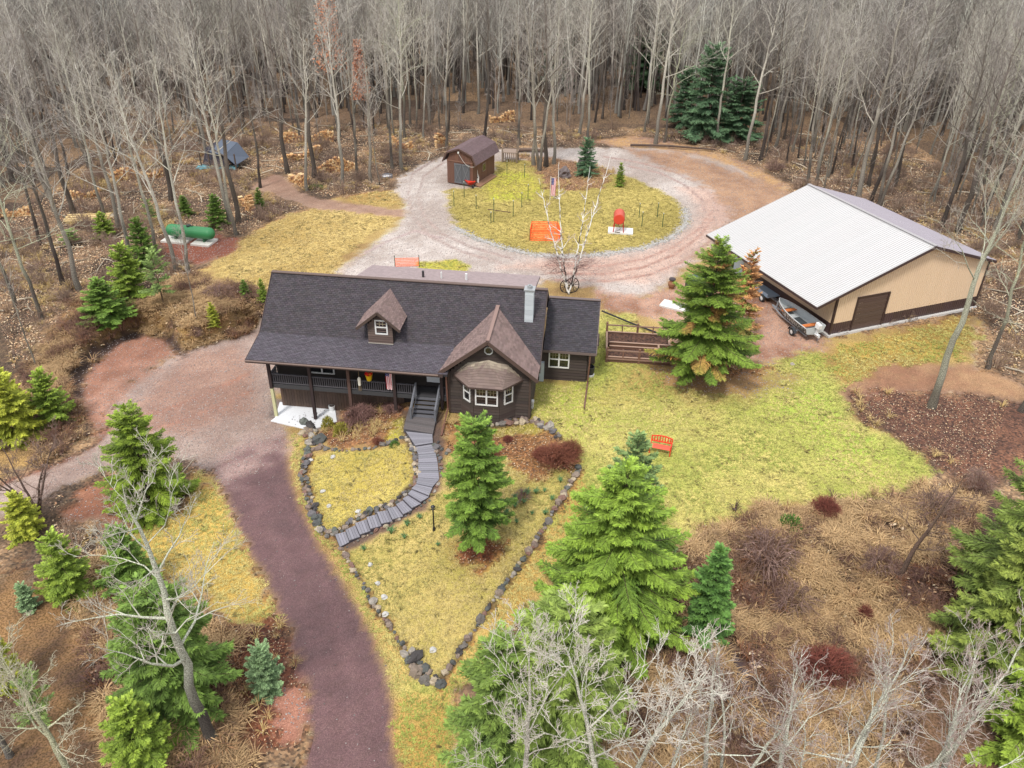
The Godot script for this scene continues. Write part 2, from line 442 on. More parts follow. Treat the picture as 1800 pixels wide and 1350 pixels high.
	zone("lawn", "lawn", [Vector2(6.50, -59.39), Vector2(7.34, -60.63), Vector2(9.76, -60.31), Vector2(11.16, -52.30), Vector2(18.93, -52.13), Vector2(23.18, -55.08), Vector2(23.82, -52.70), Vector2(23.36, -48.77), Vector2(22.90, -45.11), Vector2(24.71, -43.86), Vector2(26.66, -41.46), Vector2(26.45, -39.74), Vector2(23.85, -38.05), Vector2(20.01, -36.72), Vector2(17.34, -36.65), Vector2(14.29, -36.33), Vector2(11.00, -34.56), Vector2(9.38, -32.89), Vector2(7.60, -31.15), Vector2(3.16, -31.76), Vector2(1.99, -32.85), Vector2(-0.61, -28.62), Vector2(-2.86, -25.09), Vector2(-2.42, -20.98), Vector2(-4.65, -21.07), Vector2(-5.01, -23.89), Vector2(-5.61, -25.44), Vector2(-6.60, -27.90), Vector2(-9.21, -32.43), Vector2(-8.76, -33.47), Vector2(-4.84, -27.04), Vector2(-3.33, -25.92), Vector2(4.19, -39.72), Vector2(3.17, -42.76), Vector2(1.19, -45.71), Vector2(1.61, -48.95), Vector2(5.28, -49.58)], S(204, 190, 116), S(170, 172, 86), 0.5, 0.6)
	zone("lawn", "lawn", [Vector2(1.61, -48.31), Vector2(5.55, -50.52), Vector2(7.01, -55.61), Vector2(8.41, -52.21), Vector2(6.20, -46.12), Vector2(4.02, -41.57), Vector2(2.31, -44.76)], S(168, 182, 76), S(190, 186, 94), 2.0, 0.9)
	zone("lawn", "lawn", [Vector2(15.70, -50.83), Vector2(21.78, -51.82), Vector2(22.42, -43.93), Vector2(25.19, -41.54), Vector2(23.56, -39.22), Vector2(20.27, -39.69), Vector2(18.47, -44.46), Vector2(15.52, -46.39)], S(152, 182, 66), S(182, 186, 92), 2.4, 1.0)
	zone("lawn", "lawn", [Vector2(14.34, -52.40), Vector2(17.36, -50.88), Vector2(15.44, -47.80), Vector2(10.38, -48.38), Vector2(6.32, -47.53), Vector2(8.32, -51.40)], S(196, 164, 100), S(166, 132, 78), 1.9, 0.9)
	zone("lawn", "lawn", [Vector2(24.74, -55.13), Vector2(37.70, -60.88), Vector2(36.71, -56.60), Vector2(31.30, -52.52), Vector2(24.38, -49.40), Vector2(22.83, -52.50)], S(190, 158, 84), S(156, 128, 66), 0.8, 0.8)
	zone("leaf_bed", "litter", [Vector2(18.93, -52.13), Vector2(14.77, -52.41), Vector2(12.51, -51.53), Vector2(13.40, -49.60), Vector2(17.55, -49.95)], S(136, 92, 66), S(160, 112, 78), 0.8, 0.6)
	zone("dirt_path", "litter", [Vector2(22.88, -48.76), Vector2(28.03, -52.83), Vector2(34.08, -53.03), Vector2(37.56, -49.20), Vector2(36.68, -47.57), Vector2(32.24, -49.04), Vector2(28.16, -48.91), Vector2(23.31, -47.68)], S(176, 142, 106), S(150, 112, 86), 0.6, 0.5)
	zone("verge_grass", "lawn", [Vector2(-20.33, -41.10), Vector2(-18.99, -41.08), Vector2(-15.19, -34.76), Vector2(-11.61, -29.08), Vector2(-13.08, -28.45), Vector2(-16.70, -29.79), Vector2(-20.51, -32.56), Vector2(-22.26, -35.73), Vector2(-19.49, -37.81)], S(210, 176, 98), S(182, 150, 78), 0.5, 0.6)
	zone("leaf_bed", "litter", [Vector2(-14.21, -28.46), Vector2(-11.54, -29.16), Vector2(-9.67, -25.36), Vector2(-8.93, -22.65), Vector2(-10.15, -21.45), Vector2(-11.75, -22.04), Vector2(-13.12, -24.94)], S(140, 86, 62), S(112, 72, 60), 0.6, 0.6)
	zone("bare_soil", "gravel", [Vector2(-10.86, -25.29), Vector2(-9.84, -25.52), Vector2(-9.14, -23.81), Vector2(-9.12, -22.36), Vector2(-10.18, -22.56), Vector2(-11.16, -23.94)], S(196, 142, 120), S(176, 128, 108), 0.6, 0.6)
	zone("bare_soil", "gravel", [Vector2(-26.74, -37.12), Vector2(-26.23, -39.80), Vector2(-24.99, -40.69), Vector2(-23.28, -38.24), Vector2(-23.29, -36.19), Vector2(-25.28, -36.15)], S(178, 128, 100), S(136, 92, 72), 0.6, 0.6)
	zone("marsh", "dry_grass", [Vector2(10.88, -34.28), Vector2(14.15, -36.03), Vector2(19.84, -36.41), Vector2(25.55, -38.62), Vector2(28.20, -38.80), Vector2(30.61, -36.28), Vector2(22.47, -17.46), Vector2(2.44, -16.76), Vector2(4.66, -22.34), Vector2(6.20, -24.74), Vector2(8.51, -31.26)], S(138, 106, 84), S(78, 58, 52), 0.8, 0.9)
	zone("marsh", "dry_grass", [Vector2(-27.94, -32.39), Vector2(-22.99, -32.50), Vector2(-17.90, -30.54), Vector2(-13.98, -27.71), Vector2(-11.61, -21.51), Vector2(-10.82, -19.55), Vector2(-23.34, -19.44), Vector2(-31.02, -32.32)], S(150, 114, 78), S(90, 68, 54), 1.0, 0.9)
	zone("stream_mud", "gravel", [Vector2(10.17, -27.27), Vector2(10.81, -27.17), Vector2(11.10, -25.36), Vector2(11.23, -23.69), Vector2(10.47, -23.34), Vector2(10.17, -24.95)], S(84, 74, 76), S(70, 62, 66), 0.4, 0.3)
	zone("gravel_apron", "gravel", [Vector2(-21.48, -60.58), Vector2(-23.28, -58.56), Vector2(-25.93, -56.79), Vector2(-26.92, -55.49), Vector2(-27.82, -53.40), Vector2(-28.77, -50.93), Vector2(-28.55, -47.93), Vector2(-27.52, -45.87), Vector2(-28.20, -43.37), Vector2(-29.28, -41.69), Vector2(-31.83, -39.61), Vector2(-33.93, -37.76), Vector2(-31.79, -34.13), Vector2(-30.26, -36.68), Vector2(-28.50, -38.60), Vector2(-26.72, -40.87), Vector2(-25.47, -41.79), Vector2(-21.22, -42.81), Vector2(-19.01, -41.14), Vector2(-17.26, -43.35), Vector2(-15.32, -44.68), Vector2(-15.22, -45.54), Vector2(-16.30, -47.36), Vector2(-17.62, -50.65), Vector2(-13.00, -50.68), Vector2(-15.85, -59.20)], S(184, 168, 158), S(156, 136, 126), 0.5, 0.4)
	zone("gravel_apron", "gravel", [Vector2(-25.84, -56.25), Vector2(-22.20, -57.75), Vector2(-19.74, -53.82), Vector2(-18.66, -48.36), Vector2(-22.14, -45.48), Vector2(-25.60, -45.38), Vector2(-27.09, -48.12)], S(174, 144, 128), S(154, 124, 110), 1.0, 0.6)
	zone("bare_soil", "gravel", [Vector2(-31.71, -50.01), Vector2(-32.49, -54.10), Vector2(-32.06, -57.70), Vector2(-30.68, -58.89), Vector2(-28.50, -58.58), Vector2(-26.85, -56.03), Vector2(-28.32, -53.55), Vector2(-29.14, -50.30), Vector2(-29.41, -48.05), Vector2(-27.73, -46.00), Vector2(-28.50, -45.10)], S(176, 130, 108), S(144, 104, 86), 0.5, 0.5)
	zone("asphalt_drive", "asphalt", [Vector2(-19.25, -41.54), Vector2(-17.49, -44.17), Vector2(-15.39, -45.27), Vector2(-14.72, -43.11), Vector2(-13.65, -40.19), Vector2(-12.29, -37.27), Vector2(-10.89, -34.62), Vector2(-9.42, -32.56), Vector2(-7.73, -29.89), Vector2(-6.63, -27.90), Vector2(-5.64, -25.44), Vector2(-5.06, -23.89), Vector2(-4.50, -21.08), Vector2(-4.10, -19.31), Vector2(-3.79, -17.46), Vector2(-8.49, -17.39), Vector2(-8.76, -19.72), Vector2(-8.84, -21.45), Vector2(-8.90, -23.23), Vector2(-9.36, -24.73), Vector2(-10.62, -27.36), Vector2(-11.69, -29.42), Vector2(-12.84, -31.10), Vector2(-14.07, -33.06), Vector2(-15.26, -34.99), Vector2(-17.96, -39.41)], S(118, 92, 91), S(102, 80, 80), 0.4, 0.32)
	zone("verge_grass", "litter", [Vector2(-15.21, -45.01), Vector2(-15.18, -46.01), Vector2(-13.84, -45.83), Vector2(-13.57, -43.06), Vector2(-12.86, -40.17), Vector2(-11.60, -37.26), Vector2(-10.56, -35.31), Vector2(-9.48, -33.93), Vector2(-7.33, -30.39), Vector2(-5.45, -27.42), Vector2(-4.26, -25.55), Vector2(-5.20, -25.44), Vector2(-6.75, -28.51), Vector2(-9.21, -32.43), Vector2(-11.06, -35.32), Vector2(-12.38, -37.52), Vector2(-13.76, -40.47)], S(206, 176, 110), S(170, 138, 88), 0.3, 0.3)
	zone("garden_lawn", "lawn", [Vector2(-13.42, -43.05), Vector2(-11.12, -43.01), Vector2(-8.72, -42.23), Vector2(-6.91, -42.59), Vector2(-6.05, -40.81), Vector2(-5.79, -38.99), Vector2(-6.67, -37.54), Vector2(-8.59, -36.53), Vector2(-10.12, -35.60), Vector2(-10.83, -35.79), Vector2(-12.08, -38.54)], S(210, 190, 112), S(186, 166, 86), 0.25, 0.3)
	zone("garden_lawn", "lawn", [Vector2(-4.64, -38.56), Vector2(-4.40, -41.21), Vector2(3.12, -41.54), Vector2(4.08, -39.55), Vector2(2.03, -34.29), Vector2(-0.69, -29.40), Vector2(-3.17, -25.59), Vector2(-3.98, -25.53), Vector2(-5.83, -28.13), Vector2(-9.46, -34.15), Vector2(-8.07, -35.33), Vector2(-5.89, -36.73), Vector2(-4.97, -37.67)], S(198, 176, 112), S(170, 156, 86), 0.25, 0.4)
	zone("leaf_bed", "litter", [Vector2(-13.39, -47.44), Vector2(-12.66, -48.89), Vector2(-6.88, -47.92), Vector2(-6.82, -45.68), Vector2(-6.97, -43.46), Vector2(-8.82, -42.92), Vector2(-11.17, -43.30), Vector2(-13.48, -45.08)], S(138, 98, 74), S(186, 144, 104), 0.3, 0.4)
	zone("garden_lawn", "lawn", [Vector2(-8.10, -45.88), Vector2(-6.95, -46.11), Vector2(-6.91, -43.28), Vector2(-8.09, -43.06)], S(196, 192, 56), S(186, 176, 66), 0.4, 0.4)
	zone("leaf_bed", "litter", [Vector2(-4.71, -44.97), Vector2(-1.88, -45.38), Vector2(1.26, -45.36), Vector2(3.17, -42.76), Vector2(4.09, -39.71), Vector2(1.12, -38.47), Vector2(-0.28, -41.03), Vector2(-4.25, -41.51)], S(176, 138, 92), S(150, 112, 78), 0.4, 0.5)
	zone("garden_lawn", "lawn", [Vector2(-1.86, -45.05), Vector2(1.38, -45.46), Vector2(2.29, -43.98), Vector2(-0.32, -43.46), Vector2(-1.82, -43.87)], S(178, 166, 66), S(150, 140, 60), 0.5, 0.4)
	zone("leaf_bed", "litter", [Vector2(-3.27, -33.77), Vector2(-1.77, -34.24), Vector2(-0.23, -33.38), Vector2(-0.46, -32.16), Vector2(-1.66, -31.67), Vector2(-2.86, -32.34)], S(164, 104, 70), S(138, 88, 64), 0.6, 0.5)
	zone("lawn", "lawn", [Vector2(4.25, -39.61), Vector2(5.37, -35.66), Vector2(3.15, -31.55), Vector2(0.19, -27.88), Vector2(-2.44, -24.89), Vector2(-2.28, -19.72), Vector2(-4.49, -19.79), Vector2(-5.37, -24.65), Vector2(-3.30, -24.94), Vector2(-0.68, -29.12), Vector2(2.09, -34.05)], S(202, 168, 102), S(176, 142, 78), 0.3, 0.4)
	zone("walk_bed", "gravel", [Vector2(-7.53, -46.95), Vector2(-4.78, -46.23), Vector2(-4.15, -41.22), Vector2(-4.08, -38.50), Vector2(-4.87, -36.54), Vector2(-6.46, -35.79), Vector2(-9.18, -34.04), Vector2(-10.13, -35.29), Vector2(-8.25, -36.55), Vector2(-6.66, -37.45), Vector2(-5.84, -38.76), Vector2(-6.11, -41.36), Vector2(-7.20, -43.44)], S(120, 98, 82), S(96, 80, 72), 0.2, 0.15)
	zone("patio_bed", "gravel", [Vector2(-17.17, -47.33), Vector2(-17.50, -49.88), Vector2(-13.29, -49.99), Vector2(-11.96, -47.37), Vector2(-13.22, -45.67)], S(150, 138, 130), S(130, 120, 114), 0.2, 0.15)
	zone("gravel_apron", "gravel", [Vector2(-27.45, -46.55), Vector2(-24.72, -48.26), Vector2(-22.26, -50.74), Vector2(-20.13, -53.64), Vector2(-19.99, -53.14), Vector2(-22.12, -50.28), Vector2(-24.56, -47.83), Vector2(-27.28, -46.15)], S(176, 132, 112), S(156, 120, 104), 0.22, 0.12)
	zone("gravel_apron", "gravel", [Vector2(-25.92, -45.21), Vector2(-23.40, -46.84), Vector2(-20.91, -49.07), Vector2(-19.05, -51.27), Vector2(-18.94, -50.88), Vector2(-20.80, -48.70), Vector2(-23.28, -46.50), Vector2(-25.79, -44.88)], S(176, 134, 114), S(158, 122, 106), 0.22, 0.12)
	zone("asphalt_drive", "asphalt", [Vector2(-16.88, -43.05), Vector2(-14.07, -38.53), Vector2(-11.79, -34.60), Vector2(-9.26, -29.98), Vector2(-7.81, -26.05), Vector2(-6.58, -21.31), Vector2(-6.24, -21.31), Vector2(-7.43, -26.06), Vector2(-8.85, -29.99), Vector2(-11.34, -34.61), Vector2(-13.58, -38.54), Vector2(-16.36, -43.07)], S(124, 98, 97), S(108, 84, 84), 0.35, 0.15)
	zone("asphalt_drive", "asphalt", [Vector2(-17.47, -41.23), Vector2(-15.10, -37.46), Vector2(-12.86, -33.66), Vector2(-10.66, -29.56), Vector2(-9.19, -25.70), Vector2(-8.01, -21.28), Vector2(-7.67, -21.29), Vector2(-8.81, -25.70), Vector2(-10.25, -29.57), Vector2(-12.42, -33.67), Vector2(-14.63, -37.47), Vector2(-16.97, -41.25)], S(124, 98, 97), S(108, 84, 84), 0.35, 0.15)
	zone("bare_soil", "gravel", [Vector2(14.41, -107.41), Vector2(21.68, -106.28), Vector2(28.75, -95.84), Vector2(31.83, -89.99), Vector2(26.12, -83.81), Vector2(22.85, -80.87), Vector2(22.84, -84.69), Vector2(22.55, -91.27), Vector2(20.18, -97.33), Vector2(16.73, -102.36)], S(184, 150, 120), S(150, 118, 96), 1.2, 1.0)
	zone("leaf_bed", "litter", [Vector2(23.43, -48.63), Vector2(26.76, -49.47), Vector2(32.10, -48.74), Vector2(36.45, -47.14), Vector2(32.62, -40.01), Vector2(27.50, -38.78), Vector2(26.38, -39.74), Vector2(24.68, -43.99), Vector2(22.94, -45.45)], S(110, 82, 72), S(142, 106, 88), 0.8, 0.7)
	zone("stone_bed", "litter", [Vector2(4.10, -40.00), Vector2(3.62, -38.76), Vector2(2.75, -36.76), Vector2(2.05, -35.13), Vector2(1.23, -33.44), Vector2(0.16, -31.43), Vector2(-0.84, -29.71), Vector2(-1.79, -28.16), Vector2(-2.57, -26.84), Vector2(-3.12, -25.74), Vector2(-3.46, -25.17), Vector2(-3.17, -24.95), Vector2(-2.83, -25.51), Vector2(-2.27, -26.60), Vector2(-1.50, -27.91), Vector2(-0.55, -29.45), Vector2(0.46, -31.17), Vector2(1.54, -33.12), Vector2(2.36, -34.79), Vector2(3.07, -36.45), Vector2(3.94, -38.45), Vector2(4.43, -39.67)], S(92, 78, 62), S(120, 104, 72), 0.25, 0.25)
	zone("stone_bed", "litter", [Vector2(-9.82, -34.67), Vector2(-9.24, -33.65), Vector2(-8.44, -32.36), Vector2(-7.59, -30.92), Vector2(-6.72, -29.56), Vector2(-5.88, -28.33), Vector2(-5.28, -27.47), Vector2(-4.18, -25.88), Vector2(-3.82, -25.62), Vector2(-4.91, -27.20), Vector2(-5.50, -28.06), Vector2(-6.33, -29.28), Vector2(-7.18, -30.63), Vector2(-8.02, -32.04), Vector2(-8.80, -33.32), Vector2(-9.36, -34.33)], S(92, 78, 62), S(120, 104, 72), 0.25, 0.25)
	zone("stone_bed", "litter", [Vector2(-13.79, -43.71), Vector2(-13.83, -42.52), Vector2(-13.60, -41.06), Vector2(-13.03, -39.82), Vector2(-12.54, -38.58), Vector2(-11.97, -37.39), Vector2(-11.40, -36.30), Vector2(-10.82, -35.57), Vector2(-10.12, -35.04), Vector2(-10.69, -35.76), Vector2(-11.24, -36.83), Vector2(-11.79, -38.00), Vector2(-12.26, -39.20), Vector2(-12.80, -40.41), Vector2(-13.00, -41.82), Vector2(-12.94, -42.95)], S(92, 78, 62), S(120, 104, 72), 0.25, 0.25)
	zone("stone_bed", "litter", [Vector2(-7.02, -43.51), Vector2(-6.62, -42.63), Vector2(-6.30, -41.75), Vector2(-6.08, -40.74), Vector2(-5.97, -39.70), Vector2(-6.00, -38.96), Vector2(-6.26, -38.54), Vector2(-6.72, -37.94), Vector2(-7.22, -37.56), Vector2(-8.05, -37.29), Vector2(-8.88, -37.06), Vector2(-9.64, -36.52), Vector2(-10.25, -35.91), Vector2(-10.73, -35.62), Vector2(-10.26, -35.27), Vector2(-9.77, -35.54), Vector2(-9.17, -36.12), Vector2(-8.40, -36.65), Vector2(-7.58, -36.87), Vector2(-6.76, -37.13), Vector2(-6.25, -37.51), Vector2(-5.80, -38.11), Vector2(-5.53, -38.53), Vector2(-5.50, -39.26), Vector2(-5.61, -40.29), Vector2(-5.81, -41.28), Vector2(-6.12, -42.16), Vector2(-6.51, -43.01)], S(92, 78, 62), S(120, 104, 72), 0.25, 0.25)
	zone("stone_bed", "litter", [Vector2(-2.08, -44.75), Vector2(-0.95, -44.98), Vector2(0.19, -45.21), Vector2(1.15, -45.42), Vector2(1.89, -44.57), Vector2(2.61, -43.64), Vector2(2.95, -42.86), Vector2(3.37, -42.42), Vector2(3.04, -43.16), Vector2(2.32, -43.99), Vector2(1.59, -44.83), Vector2(0.65, -44.74), Vector2(-0.48, -44.52), Vector2(-1.61, -44.29)], S(92, 78, 62), S(120, 104, 72), 0.25, 0.25)
	zone("gravel_apron", "gravel", [Vector2(-19.46, -41.41), Vector2(-17.52, -44.30), Vector2(-15.30, -45.40), Vector2(-14.76, -43.61), Vector2(-16.51, -41.97), Vector2(-17.85, -40.30)], S(172, 148, 142), S(138, 112, 110), 1.3, 1.0)
	zone("bare_soil", "litter", [Vector2(-32.11, -49.45), Vector2(-33.52, -51.98), Vector2(-33.66, -54.49), Vector2(-32.91, -57.85), Vector2(-31.67, -59.49), Vector2(-29.76, -59.64), Vector2(-28.14, -57.97), Vector2(-27.22, -56.70), Vector2(-25.42, -55.41), Vector2(-26.29, -56.64), Vector2(-28.01, -58.59), Vector2(-30.26, -59.15), Vector2(-31.67, -57.76), Vector2(-32.53, -54.48), Vector2(-32.19, -51.58), Vector2(-30.70, -48.87)], S(70, 52, 44), S(56, 44, 38), 0.3, 0.3)  # dark soil lip of the bank, with overhang shade put into its colour
	zone("bare_soil", "litter", [Vector2(-27.59, -45.76), Vector2(-28.30, -43.34), Vector2(-29.46, -41.83), Vector2(-32.01, -39.74), Vector2(-31.71, -39.59), Vector2(-29.16, -41.67), Vector2(-27.99, -43.16), Vector2(-27.28, -45.57)], S(150, 104, 84), S(104, 80, 68), 0.3, 0.3)
	zone("bare_soil", "gravel", [Vector2(-30.54, -49.50), Vector2(-30.21, -52.66), Vector2(-28.73, -54.39), Vector2(-27.54, -53.57), Vector2(-28.40, -50.32), Vector2(-28.59, -47.36)], S(186, 146, 126), S(150, 112, 94), 0.8, 0.8)
	zone("bare_soil", "gravel", [Vector2(10.52, -52.28), Vector2(13.77, -51.57), Vector2(18.30, -51.31), Vector2(20.70, -50.99), Vector2(18.43, -48.62), Vector2(13.85, -47.76), Vector2(10.99, -49.75)], S(176, 144, 96), S(150, 118, 80), 2.2, 1.0)
	var names := ["forest_floor"]
	var mats := ["litter"]
	var floor_a := S(138, 120, 106)
	var floor_b := S(190, 166, 136)
	var floor_c := S(76, 67, 63)
	for zn in zones:
		if not names.has(zn.called):
			names.append(zn.called)
			mats.append(zn.mat)
	var n1 := FastNoiseLite.new()
	n1.seed = 5
	n1.frequency = 0.09
	n1.fractal_octaves = 4
	var n2 := FastNoiseLite.new()
	n2.seed = 8
	n2.frequency = 0.5
	n2.fractal_octaves = 3
	var n3 := FastNoiseLite.new()
	n3.seed = 21
	n3.frequency = 1.9
	n3.fractal_octaves = 2
	var pos := PackedVector3Array()
	var colr := PackedColorArray()
	var kind := PackedByteArray()
	var rough := PackedFloat32Array()
	pos.resize(NX * NZ)
	colr.resize(NX * NZ)
	kind.resize(NX * NZ)
	for j in NZ:
		for i in NX:
			var x := X0 + i * STEP
			var z := Z0 + j * STEP
			var a := n1.get_noise_2d(x, z)
			var b := n2.get_noise_2d(x, z)
			var f := n3.get_noise_2d(x, z)
			var k := clampf(0.5 + 0.9 * a + 0.5 * b, 0.0, 1.0)
			var c := floor_a.lerp(floor_b, k).lerp(floor_c, clampf(0.4 - 1.6 * n1.get_noise_2d(x * 1.7 + 90.0, z * 1.7), 0.0, 0.8))
			var which := 0
			var bumpy := 0.12
			var p := Vector2(x, z)
			for zn in zones:
				if x < zn.lo.x - 2.0 or z < zn.lo.y - 2.0 or x > zn.hi.x + 2.0 or z > zn.hi.y + 2.0:
					continue
				var d: float = edge_distance(zn.poly, x, z) + zn.wob * (b * 1.4 + f * 0.6)
				var w := 1.0 - sst(-zn.soft, zn.soft, d)
				if w <= 0.0:
					continue
				var kk := clampf(0.5 + 1.1 * a + 0.7 * b + 0.35 * f, 0.0, 1.0)
				c = c.lerp(zn.c0.lerp(zn.c1, kk), w)
				if w > 0.5:
					which = names.find(zn.called)
					bumpy = 0.02
			var y := gy(x, z) + bumpy * (b + 0.5 * f)
			var at := j * NX + i
			pos[at] = Vector3(x, y, z)
			colr[at] = shade(c, 1.0 + 0.22 * f)
			kind[at] = which
	zone_at = kind
	var norm := PackedVector3Array()
	norm.resize(NX * NZ)
	for j in NZ:
		for i in NX:
			var at := j * NX + i
			var dx: float = pos[at + (1 if i < NX - 1 else 0)].y - pos[at - (1 if i > 0 else 0)].y
			var dz: float = pos[at + (NX if j < NZ - 1 else 0)].y - pos[at - (NX if j > 0 else 0)].y
			norm[at] = Vector3(-dx, 2.0 * STEP, -dz).normalized()
	for k in names.size():
		var back := PackedInt32Array()
		back.resize(NX * NZ)
		back.fill(-1)
		var v := PackedVector3Array()
		var n := PackedVector3Array()
		var c := PackedColorArray()
		var ix := PackedInt32Array()
		for j in NZ - 1:
			for i in NX - 1:
				var at := j * NX + i
				if kind[at] != k:
					continue
				for q in [at, at + 1, at + NX, at + 1, at + NX + 1, at + NX]:
					if back[q] < 0:
						back[q] = v.size()
						v.push_back(pos[q])
						n.push_back(norm[q])
						c.push_back(colr[q])
					ix.push_back(back[q])
		if v.is_empty():
			continue
		var arr := []
		arr.resize(Mesh.ARRAY_MAX)
		arr[Mesh.ARRAY_VERTEX] = v
		arr[Mesh.ARRAY_NORMAL] = n
		arr[Mesh.ARRAY_COLOR] = c
		arr[Mesh.ARRAY_INDEX] = ix
		var m := ArrayMesh.new()
		m.add_surface_from_arrays(Mesh.PRIMITIVE_TRIANGLES, arr)
		put(names[k], m, M[mats[k]], self).set_meta("kind", "structure")
	# the wood's ground goes on to the horizon
	var far := MB.new()
	var q := 6.0
	var x1 := X0 + (NX - 1) * STEP
	var z1 := Z0 + (NZ - 1) * STEP
	for j in range(-150, 12):
		for i in range(-100, 100):
			var cx := i * q
			var cz := j * q
			if cx > X0 and cx + q < x1 and cz > Z0 and cz + q < z1:
				continue
			far.col = floor_a.lerp(floor_b, clampf(0.5 + n1.get_noise_2d(cx, cz), 0, 1)).lerp(floor_c, clampf(0.4 + n2.get_noise_2d(cx, cz), 0, 1))
			var e := []
			for o in [[0, 0], [1, 0], [1, 1], [0, 1]]:
				var px: float = cx + o[0] * q
				var pz: float = cz + o[1] * q
				var inside: bool = px > X0 and px < x1 and pz > Z0 and pz < z1
				e.append(Vector3(px, gy(px, pz) - (0.35 if inside else 0.0), pz))
			far.quad(e[0], e[1], e[2], e[3], Vector3.UP)
	part("distant_forest_floor", far, M["litter"], self).set_meta("kind", "structure")

func zone_name_at(x: float, z: float) -> int:
	var i := int((x - X0) / STEP)
	var j := int((z - Z0) / STEP)
	if i < 0 or j < 0 or i >= NX or j >= NZ:
		return -1
	return zone_at[j * NX + i]

# ------------------------------------------------------------------ house
func L(x: float, y: float, d: float) -> Vector3:
	return Vector3(x, y, -d)

func shingles(called: String, parent: Node, o: Vector3, u: Vector3, long: float, s: Vector3, up_len: float, base: Color, vary: float):
	# overlapping tabs laid in staggered rows; each has a lip
	var b := MB.new()
	var nn := s.cross(u).normalized()
	if nn.y < 0.0:
		nn = -nn
	var row := 0
	var y := 0.0
	while y < up_len - 0.02:
		var x := -0.13 if row % 2 else 0.0
		while x < long - 0.02:
			var xa := maxf(x, 0.0) + 0.01
			var xb := minf(x + 0.26, long) - 0.01
			var yb := minf(y + 0.16, up_len + 0.03)
			if xb > xa:
				var lift := rf(0.02, 0.04)
				var a := o + u * xa + s * y + nn * (lift + 0.01)
				var d := o + u * xb + s * y + nn * (lift + 0.01)
				var e := o + u * xb + s * yb + nn * 0.012
				var f := o + u * xa + s * yb + nn * 0.012
				b.col = shade(base, 1.0 + rf(-vary, vary))
				b.quad(a, d, e, f, nn)
				b.quad(a, d, d - nn * lift, a - nn * lift, -s)
			x += 0.26
		y += 0.14
		row += 1
	part(called, b, M["shingle"], parent).set_meta("kind", "stuff")

func siding(parent: Node, a: Vector3, e: Vector3, y0: float, y1: float, out: Vector3, base: Color, top = null, step := 0.23):
	# lapped boards, one mesh each; top(y) gives the share of the width at both ends
	var y := y0
	while y < y1 - 0.02:
		var h := minf(step * 0.84, y1 - y)
		var f := [0.0, 1.0]
		if top:
			f = top.call(y + h * 0.7)
		if f[1] - f[0] > 0.02:
			var b := colored(shade(base, rf(0.78, 1.2)))
			var p := a.lerp(e, f[0])
			var q := a.lerp(e, f[1])
			p.y = y
			q.y = y
			var up := Vector3(0, h, 0)
			b.hexa([p, q, q + out * 0.075, p + out * 0.075, p + up, q + up, q + up + out * 0.012, p + up + out * 0.012])
			part("siding_board", b, M["wood"], parent)
		y += step

func window(parent: Node, called: String, a: Vector3, u: Vector3, w: float, h: float, out: Vector3, sashes: int, bars := false):
	# white frame with sashes; a is the lower left corner
	var white := S(236, 236, 234)
	var b := colored(white)
	var up := Vector3(0, h, 0)
	var t := 0.09
	var o := out * 0.05
	b.bar(a + o + u * 0.0, a + o + u * w, t, 0.09)
	b.bar(a + up + o - Vector3(0, 0.0, 0), a + up + o + u * w, t, 0.09)
	b.bar(a + o * 1.05 - Vector3(0, 0.04, 0), a + up + o * 1.05 + Vector3(0, 0.04, 0), t, 0.1, out)
	b.bar(a + o * 1.05 + u * w - Vector3(0, 0.04, 0), a + up + o * 1.05 + u * w + Vector3(0, 0.04, 0), t, 0.1, out)
	for k in range(1, sashes):
		var p := a + u * (w * k / sashes) + o * 1.02
		b.bar(p, p + up, 0.11, 0.1, out)
	var fr := part(called, b, M["gloss"], parent)
	for k in sashes:
		var x0 := w * k / sashes + 0.05
		var x1 := w * (k + 1) / sashes - 0.05
		for half in 2:
			var y0 := h * 0.5 * half + 0.045
			var y1 := h * 0.5 * (half + 1) - 0.045
			var g := MB.new()
			var q := a + out * (0.035 + 0.015 * half)
			g.hexa([q + u * x0 + Vector3(0, y0, 0), q + u * x1 + Vector3(0, y0, 0), q + u * x1 + Vector3(0, y0, 0) + out * 0.012, q + u * x0 + Vector3(0, y0, 0) + out * 0.012,
				q + u * x0 + Vector3(0, y1, 0), q + u * x1 + Vector3(0, y1, 0), q + u * x1 + Vector3(0, y1, 0) + out * 0.012, q + u * x0 + Vector3(0, y1, 0) + out * 0.012])
			part("pane", g, M["pane"], fr)
		var mid := colored(white)
		mid.bar(a + o * 1.1 + u * (x0 - 0.02) + up * 0.5, a + o * 1.1 + u * (x1 + 0.02) + up * 0.5, 0.08, 0.08)
		part("meeting_rail", mid, M["gloss"], fr)
		if bars:
			var mb := colored(S(190, 180, 150))
			for r in 2:
				var p := a + out * 0.07 + u * lerpf(x0, x1, (r + 1) / 3.0)
				mb.bar(p + up * 0.53, p + up * 0.98, 0.02, 0.015, out)
			mb.bar(a + out * 0.07 + u * x0 + up * 0.75, a + out * 0.07 + u * x1 + up * 0.75, 0.015, 0.02)
			part("muntin", mb, M["gloss"], fr)

